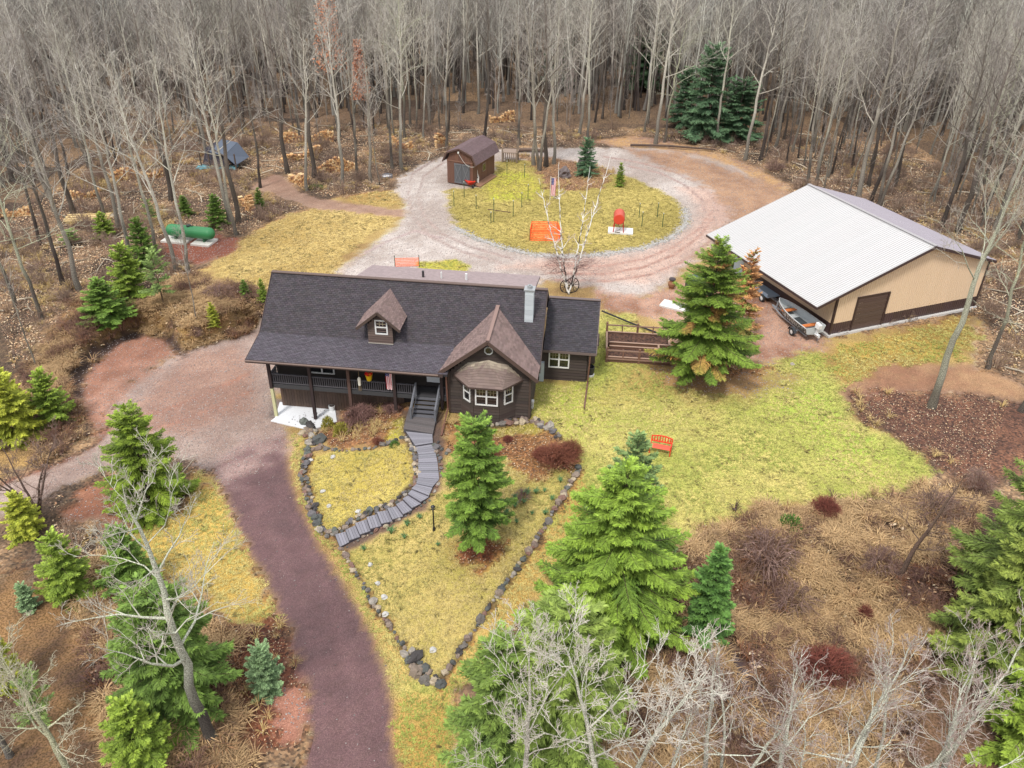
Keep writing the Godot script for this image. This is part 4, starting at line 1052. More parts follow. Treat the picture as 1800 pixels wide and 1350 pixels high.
# ------------------------------------------------------------------ metal barn
func build_barn():
	var bn := thing("metal_barn", "tan metal pole barn with white ribbed roof and brown wainscot", "barn", Vector3(24.97, 0, -57.02), 0.3735)
	var tan_c := S(212, 188, 160)
	var br := S(76, 60, 58)
	var white := S(182, 181, 181)
	var rx := 8.04
	var ry := 6.69
	var top_l := func(x): return ry - absf(x - rx) * (0.343 if x < rx else 0.31)
	# core
	var core := colored(br)
	core.wall_poly([L(0.1, 0.2, 0.06), L(14.9, 0.2, 0.06), L(14.9, 4.4, 0.06), L(rx, 6.5, 0.06), L(0.1, 3.8, 0.06)], Vector3(0, 0, -14.1))
	part("wall", core, M["plain"], bn)
	# gable panels, each cut to the slope, with ribs
	var k := 0
	while k < 17:
		var x0 := k * 0.882
		var x1 := minf(x0 + 0.882, 15.0)
		for cut in [[1.1, -1.0, tan_c], [0.18, 1.1, br]]:
			var lo: float = cut[0]
			if x0 > 1.9 and x1 < 5.3 and lo < 1.0:
				continue
			if x0 > 1.9 and x1 < 5.3 and lo > 1.0:
				lo = 3.0
			var h0: float = top_l.call(x0) - 0.12 if cut[1] < 0 else cut[1]
			var h1: float = top_l.call(x1) - 0.12 if cut[1] < 0 else cut[1]
			var p := colored(shade(cut[2], rf(0.97, 1.03)))
			p.hexa([L(x0, lo, 0.0), L(x1, lo, 0.0), L(x1, lo, 0.05), L(x0, lo, 0.05), L(x0, h0, 0.0), L(x1, h1, 0.0), L(x1, h1, 0.05), L(x0, h0, 0.05)])
			for r in 4:
				var x := x0 + 0.11 + r * 0.22
				if x < 15.0:
					var hh: float = top_l.call(x) - 0.12 if cut[1] < 0 else cut[1]
					p.box(L(x, (lo + hh) / 2.0, -0.012), Vector3(0.05, hh - lo, 0.03))
			part("wall_panel", p, M["metal_paint"], bn)
		k += 1
	# left side wall
	for j in 16:
		for cut in [[1.1, 3.75, tan_c], [0.18, 1.1, br]]:
			var p := colored(shade(cut[2], rf(0.97, 1.03)))
			p.box(L(0.02, (cut[0] + cut[1]) / 2.0, 0.445 + j * 0.885), Vector3(0.05, cut[1] - cut[0], 0.88))
			for r in 4:
				p.box(L(-0.012, (cut[0] + cut[1]) / 2.0, 0.11 + j * 0.885 + r * 0.22), Vector3(0.03, cut[1] - cut[0], 0.05))
			part("wall_panel", p, M["metal_paint"], bn)
	# corner trims and base
	var tr := colored(S(62, 48, 46))
	tr.box(L(0.0, 2.0, 0.0), Vector3(0.16, 3.7, 0.16))
	tr.box(L(15.0, 2.4, 0.0), Vector3(0.16, 4.4, 0.16))
	part("corner_trim", tr, M["metal_paint"], bn)
	var fo := colored(S(205, 202, 198))
	fo.box(L(7.5, 0.02, 7.1), Vector3(15.5, 0.3, 14.7))
	part("foundation", fo, M["plain"], bn)
	# overhead door of sections
	var fr := colored(S(60, 46, 44))
	fr.box(L(2.02, 1.55, -0.03), Vector3(0.14, 3.0, 0.1))
	fr.box(L(5.06, 1.55, -0.03), Vector3(0.14, 3.0, 0.1))
	fr.box(L(3.54, 3.06, -0.03), Vector3(3.2, 0.12, 0.1))
	var dr := part("overhead_door", fr, M["metal_paint"], bn)
	for s in 6:
		var p := colored(shade(S(82, 66, 62), rf(0.94, 1.06)))
		p.box(L(3.54, 0.42 + s * 0.47, 0.0), Vector3(2.9, 0.45, 0.06))
		p.box(L(3.54, 0.42 + s * 0.47, -0.03), Vector3(2.9, 0.12, 0.03))
		part("door_section", p, M["metal_paint"], dr)
	var sd := colored(S(196, 212, 222))
	sd.box(L(-0.06, 1.15, 12.5), Vector3(0.08, 2.1, 1.3))
	var sdm := part("side_door", sd, M["metal_paint"], bn)
	var kn := colored(S(90, 90, 92))
	kn.box(L(-0.14, 1.1, 12.0), Vector3(0.08, 0.12, 0.08))
	part("handle", kn, M["steel"], sdm)
	# roof of ribbed panels
	var d0 := -0.45
	var long := 15.4
	for side in 2:
		var e := L(-2.28, 3.15, d0) if side == 0 else L(15.25, 4.46, d0)
		var r := L(rx, ry, d0)
		var up := (r - e).normalized()
		var nn := up.cross(Vector3(0, 0, -1)).normalized()
		if nn.y < 0:
			nn = -nn
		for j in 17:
			var p := colored(shade(white if side == 0 else S(172, 166, 174), rf(0.965, 1.0)))  # second slope's lavender tone is its lighting, put into the panel colour
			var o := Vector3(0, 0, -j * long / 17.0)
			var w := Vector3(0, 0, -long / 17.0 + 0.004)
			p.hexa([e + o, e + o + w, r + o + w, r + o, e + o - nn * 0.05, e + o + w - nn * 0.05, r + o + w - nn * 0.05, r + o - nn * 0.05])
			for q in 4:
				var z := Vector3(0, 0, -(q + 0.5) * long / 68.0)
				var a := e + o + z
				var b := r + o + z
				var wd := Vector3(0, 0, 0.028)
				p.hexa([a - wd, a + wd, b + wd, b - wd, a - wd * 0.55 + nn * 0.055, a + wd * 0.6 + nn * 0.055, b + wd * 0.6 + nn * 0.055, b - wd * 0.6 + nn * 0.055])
				p.col = shade(white, 0.42)  # strip beside each rib: the seam's shadow put into the colour
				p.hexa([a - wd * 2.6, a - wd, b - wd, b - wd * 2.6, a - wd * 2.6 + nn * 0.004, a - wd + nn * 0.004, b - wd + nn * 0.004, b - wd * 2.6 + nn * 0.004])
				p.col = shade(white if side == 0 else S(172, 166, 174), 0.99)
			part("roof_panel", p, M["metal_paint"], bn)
		var f := colored(S(66, 52, 52))
		f.bar(e - Vector3(0, 0.1, -0.02), r - Vector3(0, 0.1, -0.02), 0.06, 0.22)
		f.bar(e - Vector3(0, 0.1, 0), e - Vector3(0, 0.1, long), 0.08, 0.2)
		f.slab(e + Vector3(0, -0.2, 0), e + Vector3(0, -0.2, -long), r + Vector3(0, -0.16, -long), r + Vector3(0, -0.16, 0), 0.03)
		part("fascia", f, M["metal_paint"], bn)
	var cap := colored(S(150, 146, 148))
	cap.bar(L(rx, ry + 0.05, d0 - 0.02), L(rx, ry + 0.05, d0 + long), 0.3, 0.06)
	part("ridge_cap", cap, M["metal_paint"], bn)

# ------------------------------------------------------------------ gambrel shed
func build_shed():
	var sh := thing("garden_shed", "brown gambrel-roofed shed with grey double doors on the gravel loop", "shed", Vector3(-4.81, 0, -91.28), -0.42)
	var brn := S(112, 80, 66)
	var prof := [[-3.3, 2.75], [-2.95, 3.6], [-1.62, 4.2], [-0.3, 3.6], [0.05, 2.75]]
	var w := colored(brn)
	w.wall_poly([L(-3.3, 0.1, 0), L(0, 0.1, 0), L(0, 2.7, 0), L(-0.32, 3.5, 0), L(-1.62, 4.1, 0), L(-2.95, 3.5, 0), L(-3.3, 2.7, 0)], Vector3(0, 0, -5.6))
	var wall := part("wall", w, M["wood"], sh)
	for k in 16:
		var b := colored(shade(brn, rf(0.85, 1.12)))
		var x := -3.2 + k * 0.206
		var h := 2.7 + minf(1.3, 0.9 * minf(x + 3.4, 0.1 - x))
		b.box(L(x, 0.1 + h / 2.0 - 0.05, -0.02), Vector3(0.19, h - 0.1, 0.03))
		part("board", b, M["wood"], wall)
	for k in 27:
		var b := colored(shade(brn, rf(0.85, 1.12)))
		b.box(L(0.02, 1.4, 0.12 + k * 0.206), Vector3(0.03, 2.55, 0.19))
		part("board", b, M["wood"], wall)
	var rc := S(104, 86, 88)
	var segs := [[[-3.75, 2.62], [-3.2, 3.68]], [[-3.2, 3.68], [-1.62, 4.28]], [[-1.62, 4.28], [0.0, 3.68]], [[0.0, 3.68], [0.5, 2.62]]]
	var rb := colored(shade(rc, 0.8))
	for s in segs:
		rb.slab(L(s[0][0], s[0][1], -0.3), L(s[0][0], s[0][1], 5.9), L(s[1][0], s[1][1], 5.9), L(s[1][0], s[1][1], -0.3), 0.08)
	var roof := part("roof", rb, M["shingle"], sh)
	for i in 4:
		var s = segs[i] if i < 2 else [segs[i][1], segs[i][0]]
		var a := L(s[0][0], s[0][1], -0.3)
		var b := L(s[1][0], s[1][1], -0.3)
		shingles("shingles", roof, a, Vector3(0, 0, -1), 6.2, (b - a).normalized(), (b - a).length(), rc, 0.14)
	var fa := colored(S(92, 70, 62))
	for s in segs:
		fa.bar(L(s[0][0], s[0][1] - 0.06, -0.32), L(s[1][0], s[1][1] - 0.06, -0.32), 0.05, 0.16)
	part("fascia", fa, M["wood"], roof)
	var tb := colored(S(128, 94, 78))
	tb.box(L(-1.65, 2.72, -0.06), Vector3(3.3, 0.12, 0.06))
	part("trim_board", tb, M["wood"], sh)
	for q in [-1.87, -0.87]:
		var d := colored(S(92, 94, 98))
		d.box(L(q, 1.35, -0.05), Vector3(0.97, 2.3, 0.06))
		var door := part("door", d, M["wood"], sh)
		var x := colored(S(108, 110, 114))
		x.bar(L(q - 0.42, 0.3, -0.1), L(q + 0.42, 2.4, -0.1), 0.03, 0.1)
		x.bar(L(q + 0.42, 0.3, -0.11), L(q - 0.42, 2.4, -0.11), 0.03, 0.1)
		x.box(L(q, 2.4, -0.1), Vector3(0.95, 0.12, 0.04))
		x.box(L(q, 0.3, -0.1), Vector3(0.95, 0.12, 0.04))
		part("brace", x, M["wood"], door)
	var wn := colored(S(150, 130, 112))
	wn.box(L(0.06, 1.6, 2.7), Vector3(0.06, 0.9, 0.8))
	var win := part("window", wn, M["wood"], sh)
	var pn := MB.new()
	pn.box(L(0.09, 1.6, 2.7), Vector3(0.03, 0.72, 0.62))
	part("pane", pn, M["pane"], win)
	var rm := colored(S(140, 104, 82))
	rm.slab(L(0.1, 0.3, 0.2), L(0.1, 0.3, 4.6), L(0.8, 0.12, 4.6), L(0.8, 0.12, 0.2), 0.1)
	part("side_ledge", rm, M["wood"], sh)
	var lm := colored(S(235, 235, 230))
	lm.lathe(L(-1.62, 3.85, -0.4), Vector3.UP, [[-0.12, 0.02], [-0.08, 0.1], [0.08, 0.1], [0.12, 0.02]], 8)
	part("yard_light", lm, M["gloss"], sh)
	var cd := colored(S(225, 220, 214))
	var pts := []
	for i in 13:
		var t := i / 12.0
		pts.append(L(lerpf(-1.62, 0.35, t), lerpf(3.75, 2.5, t) - sin(t * PI) * 0.55, -0.36))
	cd.tube(pts, pts.map(func(_p): return 0.02), 5)
	part("hanging_cord", cd, M["plain"], sh)
	# things beside it
	var wbw := thing("wheelbarrow", "small red wheelbarrow parked before the shed's corner", "wheelbarrow", Vector3(-5.19, 0.00, -91.49), 0.5)
	var tray := colored(S(222, 60, 40))
	tray.hexa([Vector3(-0.3, 0.35, -0.4), Vector3(0.3, 0.35, -0.4), Vector3(0.25, 0.3, 0.3), Vector3(-0.25, 0.3, 0.3), Vector3(-0.5, 0.75, -0.6), Vector3(0.5, 0.75, -0.6), Vector3(0.45, 0.7, 0.6), Vector3(-0.45, 0.7, 0.6)])
	part("tray", tray, M["gloss"], wbw)
	var lg := colored(S(120, 92, 66))
	for s in [-1, 1]:
		lg.bar(Vector3(0.12 * s, 0.25, 0.7), Vector3(0.35 * s, 0.55, -1.2), 0.05, 0.05)
		lg.bar(Vector3(0.28 * s, 0.4, -0.5), Vector3(0.3 * s, 0.0, -0.55), 0.04, 0.04)
	part("handle", lg, M["wood"], wbw)
	var wl := colored(S(40, 40, 42))
	wl.lathe(Vector3(-0.05, 0.2, 0.75), Vector3.RIGHT, [[0, 0.05], [0.0, 0.2], [0.1, 0.2], [0.1, 0.05]], 14)
	part("wheel", wl, M["rubber"], wbw)
	var sg := thing("yard_figure", "white spotted cut-out board leaning on the shed's front corner", "yard ornament", Vector3(-4.50, 0.00, -92.12), -0.3)
	var sb := colored(S(236, 234, 230))
	sb.wall_poly([Vector3(-0.3, 0, 0), Vector3(0.3, 0, 0), Vector3(0.34, 0.9, -0.05), Vector3(0.16, 1.35, -0.1), Vector3(0.12, 1.7, -0.12), Vector3(-0.12, 1.7, -0.12), Vector3(-0.2, 1.3, -0.1), Vector3(-0.34, 0.8, -0.05)], Vector3(0, 0, -0.04))
	part("board", sb, M["gloss"], sg)
	var sp := colored(S(58, 54, 56))
	for i in 9:
		var a := Vector3(rf(-0.22, 0.22), rf(0.2, 1.5), 0.0)
		sp.box(a + Vector3(0, 0, 0.012 - a.y * 0.07), Vector3(rf(0.08, 0.16), rf(0.06, 0.14), 0.01))
	part("spots", sp, M["gloss"], sg).set_meta("kind", "stuff")

# ------------------------------------------------------------------ things in the yard
func build_yard_things():
	var w3 := func(a): return g3(a)
	# red barrel on a stand
	var bt := thing("fuel_tank", "red fuel tank on red legs over a white slab", "tank", Vector3(10.50, 0.00, -78.30), -0.12)
	var sl := colored(S(232, 230, 226))
	sl.box(Vector3(0.2, 0.08, -0.1), Vector3(2.5, 0.2, 1.5))
	part("slab", sl, M["plain"], bt)
	var tk := colored(S(205, 92, 74))
	tk.lathe(Vector3(-0.05, 1.55, 0.6), Vector3(0.0, 0.0, -1), [[-0.02, 0.0], [0.0, 0.42], [0.06, 0.56], [1.6, 0.56], [1.66, 0.42], [1.68, 0.0]], 20)
	part("drum", tk, M["gloss"], bt)
	var hd := colored(S(220, 74, 52))
	hd.lathe(Vector3(-0.05, 1.55, 0.61), Vector3(0, 0, 1), [[0.0, 0.53], [0.03, 0.5], [0.035, 0.0]], 20)
	part("end_cap", hd, M["gloss"], bt)
	for q in [[-0.55, 0.5], [0.5, 0.5], [-0.55, -0.9], [0.5, -0.9]]:
		var lg := colored(S(188, 60, 46))
		lg.bar(Vector3(q[0], 0.1, q[1]), Vector3(q[0] * 0.7, 1.5, q[1]), 0.09, 0.09)
		part("leg", lg, M["gloss"], bt)
	var hs := colored(S(70, 60, 60))
	var hp := []
	for i in 14:
		hp.append(Vector3(-0.1 + 0.25 * sin(i * 0.9), 0.22 + 0.9 * exp(-i * 0.5), 0.62 + 0.08 * cos(i * 0.9)))
	hs.tube(hp, hp.map(func(_p): return 0.025), 5)
	part("hose", hs, M["rubber"], bt)
	# orange net pen
	var net := thing("orange_netting", "orange snow-fence netting round a small square plot under birches", "netting", Vector3(3.01, 0.00, -75.60), 0.0)
	for q in [[-1.5, 0.0], [1.5, 0.0], [-1.3, -2.2], [1.3, -2.2]]:
		var p := colored(S(120, 90, 60))
		p.box(Vector3(q[0], 0.65, q[1]), Vector3(0.07, 1.3, 0.07))
		part("post", p, M["wood"], net)
	for s in [[[-1.5, 0.0], [1.5, 0.0]], [[-1.5, 0.0], [-1.3, -2.2]], [[1.5, 0.0], [1.3, -2.2]], [[-1.3, -2.2], [1.3, -2.2]]]:
		var nb := colored(S(255, 112, 58))
		var a := Vector3(s[0][0], 0, s[0][1])
		var b := Vector3(s[1][0], 0, s[1][1])
		var nxx := int((b - a).length() / 0.1)
		for i in nxx + 1:
			var p := a.lerp(b, i / float(nxx))
			nb.bar(p + Vector3(0, 0.05, 0), p + Vector3(0, 1.2, 0), 0.03, 0.01, Vector3(0, 0, 1))
		for j in 7:
			var h := Vector3(0, 0.08 + j * 0.18, 0)
			nb.bar(a + h, b + h, 0.012, 0.07)
		part("net", nb, M["cloth"], net)
	var ng := thing("orange_netting", "short orange netting by the gravel behind the back roof", "netting", Vector3(-9.73, 0.00, -68.86), 0.1)
	var nb2 := colored(S(255, 120, 70))
	for i in 22:
		nb2.bar(Vector3(-1.05 + i * 0.1, 0.1, 0), Vector3(-1.05 + i * 0.1, 0.95, 0), 0.03, 0.01, Vector3(0, 0, 1))
	for j in 6:
		nb2.bar(Vector3(-1.05, 0.15 + j * 0.15, 0), Vector3(1.05, 0.15 + j * 0.15, 0), 0.012, 0.045)
	part("net", nb2, M["cloth"], ng)
	for x in [-1.1, 1.1]:
		var p := colored(S(60, 80, 60))
		p.box(Vector3(x, 0.6, 0), Vector3(0.06, 1.2, 0.06))
		part("post", p, M["plain"], ng)
	# green steel fence posts
	var labels := ["green steel post at the loop's far left edge", "green steel post just before the shed door", "green steel post below the red wheelbarrow", "tall green steel post with a low cross rail", "green steel post right of the tall one", "green steel post behind the low cross rail's end", "green steel post nearest the greenest grass", "short green steel post holding the cross rail", "green steel post behind the shed's right side", "green steel post left of the red tank", "green steel post right of the red tank, nearer its slab", "green steel post right of the red tank, nearest the slab's edge", "green steel post at the loop's right edge, rear one", "green steel post at the loop's right edge, front one"]
	var spots := [Vector2(-6.58, -85.07), Vector2(-5.63, -87.83), Vector2(-4.14, -84.14), Vector2(-2.15, -80.40), Vector2(-0.17, -82.12), Vector2(0.73, -84.89), Vector2(1.43, -87.61), Vector2(-2.44, -80.23), Vector2(1.08, -95.07), Vector2(-1.02, -96.24), Vector2(13.07, -82.39), Vector2(13.06, -79.96), Vector2(15.02, -82.64), Vector2(15.16, -79.89)]
	var tall := [1.7, 1.8, 1.6, 2.6, 1.8, 1.7, 1.7, 1.2, 1.6, 1.6, 1.6, 1.6, 1.6, 1.5]
	var fp: Node3D = null
	for i in 14:
		if i == 0:
			fp = thing("fence_post", labels[0], "fence post", g3(spots[0]), 0.0, "green fence posts on the loop's grass")
			var b := colored(S(72, 96, 66))
			b.box(Vector3(0, 0.5, 0), Vector3(0.07, 1.0, 0.03))
			b.box(Vector3(0, 0.5, 0.02), Vector3(0.025, 1.0, 0.05))
			part("shaft", b, M["metal_paint"], fp)
			var t := colored(S(215, 215, 205))
			t.box(Vector3(0, 0.97, 0), Vector3(0.075, 0.06, 0.09))
			part("tip", t, M["metal_paint"], fp)
			fp.set_meta("kind_name", "fence_post")
			fp.scale = Vector3(1, tall[0], 1)
		else:
			copy(fp, labels[i], g3(spots[i]), rf(-0.4, 0.4), Vector3(1, tall[i], 1))
	var rr := thing("wooden_rail", "thin wooden rail tied low between green posts", "rail", Vector3(-1.71, 0.00, -81.56))
	var rrb := colored(S(96, 74, 60))
	rrb.bar(Vector3(-1.1, 0.95, -0.1), Vector3(1.3, 0.7, 0.05), 0.06, 0.07)
	part("pole", rrb, M["wood"], rr)
	# flag in the island
	var fl := thing("flag", "tall stars and stripes flag standing behind the orange netting", "flag", Vector3(4.19, 0.00, -87.37), 0.0, "national flags")
	hang_flag(fl, 2.5, 0.5, 2.0)
	var fpole := colored(S(220, 218, 212))
	fpole.box(Vector3(-0.33, 1.35, 0), Vector3(0.06, 2.7, 0.06))
	part("standing_pole", fpole, M["gloss"], fl)
	# propane tank
	var pt := thing("gas_tank", "long green gas tank lying on two concrete pads", "gas tank", Vector3(-31.16, 0.00, -74.16), -0.2)
	var gt := colored(S(56, 138, 84))
	var R := 0.58
	var prof := [[-2.5, 0.0]]
	for i in range(1, 7):
		prof.append([-2.0 - 0.5 * cos(i * PI / 12.0), R * sin(i * PI / 12.0)])
	for i in range(1, 6):
		prof.append([-2.0 + i * 0.8, R])
	for i in range(1, 7):
		prof.append([2.0 + 0.5 * sin(i * PI / 12.0), R * cos(i * PI / 12.0)])
	gt.lathe(Vector3(0, 0.98, 0), Vector3.RIGHT, prof, 24)
	part("shell", gt, M["gloss"], pt)
	var dm := colored(S(48, 60, 54))
	dm.lathe(Vector3(-0.05, 1.5, 0), Vector3.UP, [[0, 0.24], [0.16, 0.22], [0.2, 0.1], [0.21, 0.0]], 12)
	dm.box(Vector3(0.3, 1.58, 0), Vector3(0.16, 0.1, 0.1))
	part("valve_dome", dm, M["gloss"], pt)
	for x in [-1.55, 1.45]:
		var pd := colored(S(222, 218, 210))
		pd.box(Vector3(x - 0.1 * signf(x), 0.06, 0.1), Vector3(2.6 if x < 0 else 1.9, 0.22, 1.8))
		part("pad", pd, M["plain"], pt)
		var sd := colored(S(60, 104, 74))
		sd.box(Vector3(x, 0.3, 0), Vector3(0.16, 0.5, 0.7))
		part("saddle", sd, M["plain"], pt)
	# timber raised bed with railings
	var rb := thing("raised_bed", "timber raised garden bed filled with mulch between two railings", "garden bed", Vector3(6.99, 0, -52.52), -0.09)
	var tm := S(112, 80, 66)
	for q in [[L(0, 0.25, 0), L(4.75, 0.25, 0)], [L(0, 0.25, 3.9), L(4.75, 0.25, 3.9)], [L(0, 0.25, 0), L(0, 0.25, 3.9)], [L(4.75, 0.25, 0), L(4.75, 0.25, 3.9)], [L(0.2, 0.3, 1.55), L(3.9, 0.3, 1.55)], [L(0.2, 0.3, 2.15), L(4.75, 0.3, 2.15)], [L(3.9, 0.3, 1.55), L(3.9, 0.3, 2.15)]]:
		var b := colored(shade(tm, rf(0.85, 1.15)))
		b.bar(q[0], q[1], 0.08, 0.42 if q[0].z > -1.0 or q[0].z < -3.0 else 0.36)
		var lip := part("side_board", b, M["wood"], rb)
		var t := colored(S(168, 138, 120))
		t.bar(q[0] + Vector3(0, 0.22, 0), q[1] + Vector3(0, 0.22, 0), 0.14, 0.04)
		part("cap_board", t, M["wood"], lip)
	var mu := colored(S(98, 74, 66))
	mu.box(L(2.37, 0.2, 0.78), Vector3(4.6, 0.3, 1.4))
	mu.box(L(2.37, 0.2, 3.02), Vector3(4.6, 0.3, 1.62))
	mu.box(L(4.32, 0.2, 1.85), Vector3(0.76, 0.3, 0.56))
	part("mulch", mu, M["litter"], rb)
	for d in [-0.03, 3.95]:
		for k in 5:
			var big: bool = k % 2 == 0
			var p := colored(shade(S(126, 92, 76), rf(0.85, 1.1)))
			p.box(L(k * 1.185, 0.62, d), Vector3(0.16 if big else 0.08, 1.24 if big else 1.0, 0.14 if big else 0.08))
			part("fence_post", p, M["wood"], rb)
		for h in [0.32, 1.04]:
			var r := colored(S(150, 120, 104))
			r.bar(L(-0.05, h, d - 0.06), L(4.8, h, d - 0.06), 0.06, 0.1)
			part("rail", r, M["wood"], rb)
	# fallen pipe
	var pp := thing("drain_pipe", "long black drain pipe from the wing wall to the raised bed", "pipe", Vector3.ZERO)
	var pb := colored(S(38, 36, 40))
	var pa := Vector3(7.23, 0.00, -59.82) + Vector3(0, 0.5, 0)
	var pz := Vector3(11.71, 0.00, -56.69) + Vector3(0, 0.1, 0)
	pp.position = pa
	pb.tube([Vector3.ZERO, (pz - pa) * 0.5 - Vector3(0, 0.05, 0), pz - pa], [0.07, 0.07, 0.07], 8, [], true)
	part("pipe_length", pb, M["rubber"], pp)
	# red bench
	var bh := thing("garden_bench", "small red metal garden bench on the lawn", "bench", Vector3(9.38, 0.00, -41.41), -0.3)
	var red := S(235, 62, 40)
	var seat := MB.new()
	for k in 5:
		seat.col = shade(S(246, 108, 84), rf(0.95, 1.05))
		seat.box(Vector3(0, 0.45, 0.22 - k * 0.1), Vector3(1.25, 0.03, 0.08))
	part("seat", seat, M["gloss"], bh)
	var bk := colored(red)
	bk.bar(Vector3(-0.66, 0.62, -0.28), Vector3(0.66, 0.62, -0.28), 0.05, 0.06)
	var pv := Vector3(-0.66, 0.92, -0.33)
	for i in range(1, 9):
		var t := i / 8.0
		var pw := Vector3(-0.66 + 1.32 * t, 0.92 + 0.12 * sin(t * PI), -0.33)
		bk.bar(pv, pw, 0.05, 0.06)
		pv = pw
	for i in 15:
		var x := -0.58 + i * 0.083
		bk.bar(Vector3(x, 0.62, -0.28), Vector3(x + 0.06 * (1 if i % 2 else -1), 0.98, -0.33), 0.035, 0.03)
	part("backrest", bk, M["gloss"], bh)
	for s in [-1, 1]:
		for f in [[0.25, 0.66], [-0.28, 0.95]]:
			var lg := colored(red)
			lg.bar(Vector3(0.64 * s, 0, f[0]), Vector3(0.64 * s, f[1], f[0] - (0.05 if f[1] > 0.8 else 0.0)), 0.06, 0.06)
			part("leg", lg, M["gloss"], bh)
		var ar := colored(red)
		ar.bar(Vector3(0.64 * s, 0.68, 0.28), Vector3(0.64 * s, 0.7, -0.3), 0.06, 0.04)
		part("armrest", ar, M["gloss"], bh)
	# lamp post
	var lp := thing("lamp_post", "black garden lamp post beside the curved wooden walk", "lamp post", Vector3(-4.29, -0.88, -34.88))
	var lb := colored(S(36, 36, 40))
	lb.lathe(Vector3(0, 0, 0), Vector3.UP, [[0, 0.0], [0, 0.09], [0.2, 0.07], [0.25, 0.045], [1.5, 0.04]], 10)
	part("shaft", lb, M["gloss"], lp)
	var lh := colored(S(44, 44, 48))
	lh.lathe(Vector3(0, 1.5, 0), Vector3.UP, [[0, 0.05], [0.05, 0.1], [0.06, 0.09]], 8)
	lh.lathe(Vector3(0, 1.74, 0), Vector3.UP, [[0, 0.14], [0.06, 0.1], [0.12, 0.02]], 8)
	for k in 4:
		lh.bar(Vector3(0.09 * cos(k * PI / 2), 1.55, 0.09 * sin(k * PI / 2)), Vector3(0.11 * cos(k * PI / 2), 1.75, 0.11 * sin(k * PI / 2)), 0.015, 0.015)
	var head := part("lantern", lh, M["gloss"], lp)
	var lgl := colored(S(150, 152, 150))
	lgl.lathe(Vector3(0, 1.56, 0), Vector3.UP, [[0, 0.05], [0.18, 0.08]], 8)
	part("lantern_glass", lgl, M["gloss"], head)
	# wagon wheels by the birches
	for q in [[Vector3(5.13, 0.00, -64.20), 0.35, 0.62, "iron-rimmed wagon wheel leaning right of the birch stems"], [Vector3(4.40, 0.00, -64.18), -0.5, 0.5, "smaller wagon wheel half hidden left of the birch stems"]]:
		var wh := thing("wagon_wheel", q[3], "wagon wheel", q[0], q[1], "wagon wheels at the birches")
		var wb := colored(S(58, 48, 46))
		var r: float = q[2]
		var pts := []
		for i in 25:
			pts.append(Vector3(cos(i * TAU / 24) * r, r + sin(i * TAU / 24) * r, -0.18 * (1 + sin(i * TAU / 24))))
		wb.tube(pts, pts.map(func(_p): return 0.045), 6)
		part("rim", wb, M["plain"], wh)
		for i in 10:
			var s := colored(S(70, 56, 50))
			s.bar(Vector3(0, r, -0.18), pts[int(i * 2.4)], 0.04, 0.04)
			part("spoke", s, M["wood"], wh)
		var hb := colored(S(50, 44, 42))
		hb.lathe(Vector3(0, r, -0.3), Vector3(0, 0, 1), [[0, 0.0], [0, 0.09], [0.24, 0.09], [0.24, 0.0]], 10)
		part("hub", hb, M["wood"], wh)
	# boat on its trailer
	var bo := Vector3(22.7, 0, -58.3)
	var turn := 0.33
	var trl := thing("boat_trailer", "galvanised boat trailer with white wheels along the barn wall", "trailer", bo, turn)
	var tf := colored(S(150, 156, 162))
	for s in [-1, 1]:
		tf.bar(Vector3(0.5 * s, 0.42, 2.0), Vector3(0.35 * s, 0.42, -1.6), 0.08, 0.1)
		tf.bar(Vector3(0.35 * s, 0.42, -1.6), Vector3(0.0, 0.45, -3.4), 0.08, 0.1)
		tf.bar(Vector3(0.35 * s, 0.55, 2.1), Vector3(0.3 * s, 0.55, -1.2), 0.12, 0.06)
	tf.bar(Vector3(-0.95, 0.34, 0.9), Vector3(0.95, 0.34, 0.9), 0.1, 0.1)
	tf.bar(Vector3(0, 0.45, -2.8), Vector3(0, 1.15, -2.7), 0.08, 0.08)
	part("frame", tf, M["steel"], trl)
	for s in [-1, 1]:
		wheel(trl, Vector3(1.02 * s, 0.31, 0.9), 0.31, S(232, 232, 230))
		var fd := colored(S(70, 74, 80))
		var pts := []
		for i in 7:
			pts.append(Vector3(1.03 * s, 0.36 + 0.36 * sin(i * PI / 6), 0.9 + 0.42 * cos(i * PI / 6)))
		for i in 6:
			fd.bar(pts[i], pts[i + 1], 0.24, 0.02)
		part("fender", fd, M["steel"], trl)
	build_boat(bo, turn)
	var ut := thing("utility_trailer", "low grey utility trailer against the barn wall behind the boat", "trailer", Vector3(21.76, 0.00, -62.83), 0.35)
	var ub := colored(S(140, 156, 172))
	ub.box(Vector3(0.3, 0.55, -1.2), Vector3(1.3, 0.08, 2.6))
	ub.box(Vector3(0.97, 0.72, -1.2), Vector3(0.05, 0.3, 2.6))
	ub.box(Vector3(-0.37, 0.72, -1.2), Vector3(0.05, 0.3, 2.6))
	ub.box(Vector3(0.3, 0.72, -2.5), Vector3(1.3, 0.3, 0.05))
	part("bed", ub, M["metal_paint"], ut)
	var ug := colored(S(90, 94, 100))
	ug.bar(Vector3(0.3, 0.45, 0.1), Vector3(0.3, 0.4, 1.1), 0.08, 0.08)
	part("tongue", ug, M["steel"], ut)
	for s in [-1, 1]:
		wheel(ut, Vector3(0.3 + 0.82 * s, 0.33, -0.4), 0.33, S(238, 238, 236))
	var pl := thing("wooden_pallet", "weathered wooden pallet leaning on the barn wall above the boat", "pallet", Vector3(22.86, 0.00, -62.98), 0.37)
	for k in 6:
		var s := colored(shade(S(176, 146, 112), rf(0.85, 1.1)))
		s.box(Vector3(0.15 + 0.06 * k, 0.2 + k * 0.2, -0.05), Vector3(0.03, 0.13, 1.1))
		part("slat", s, M["wood"], pl)
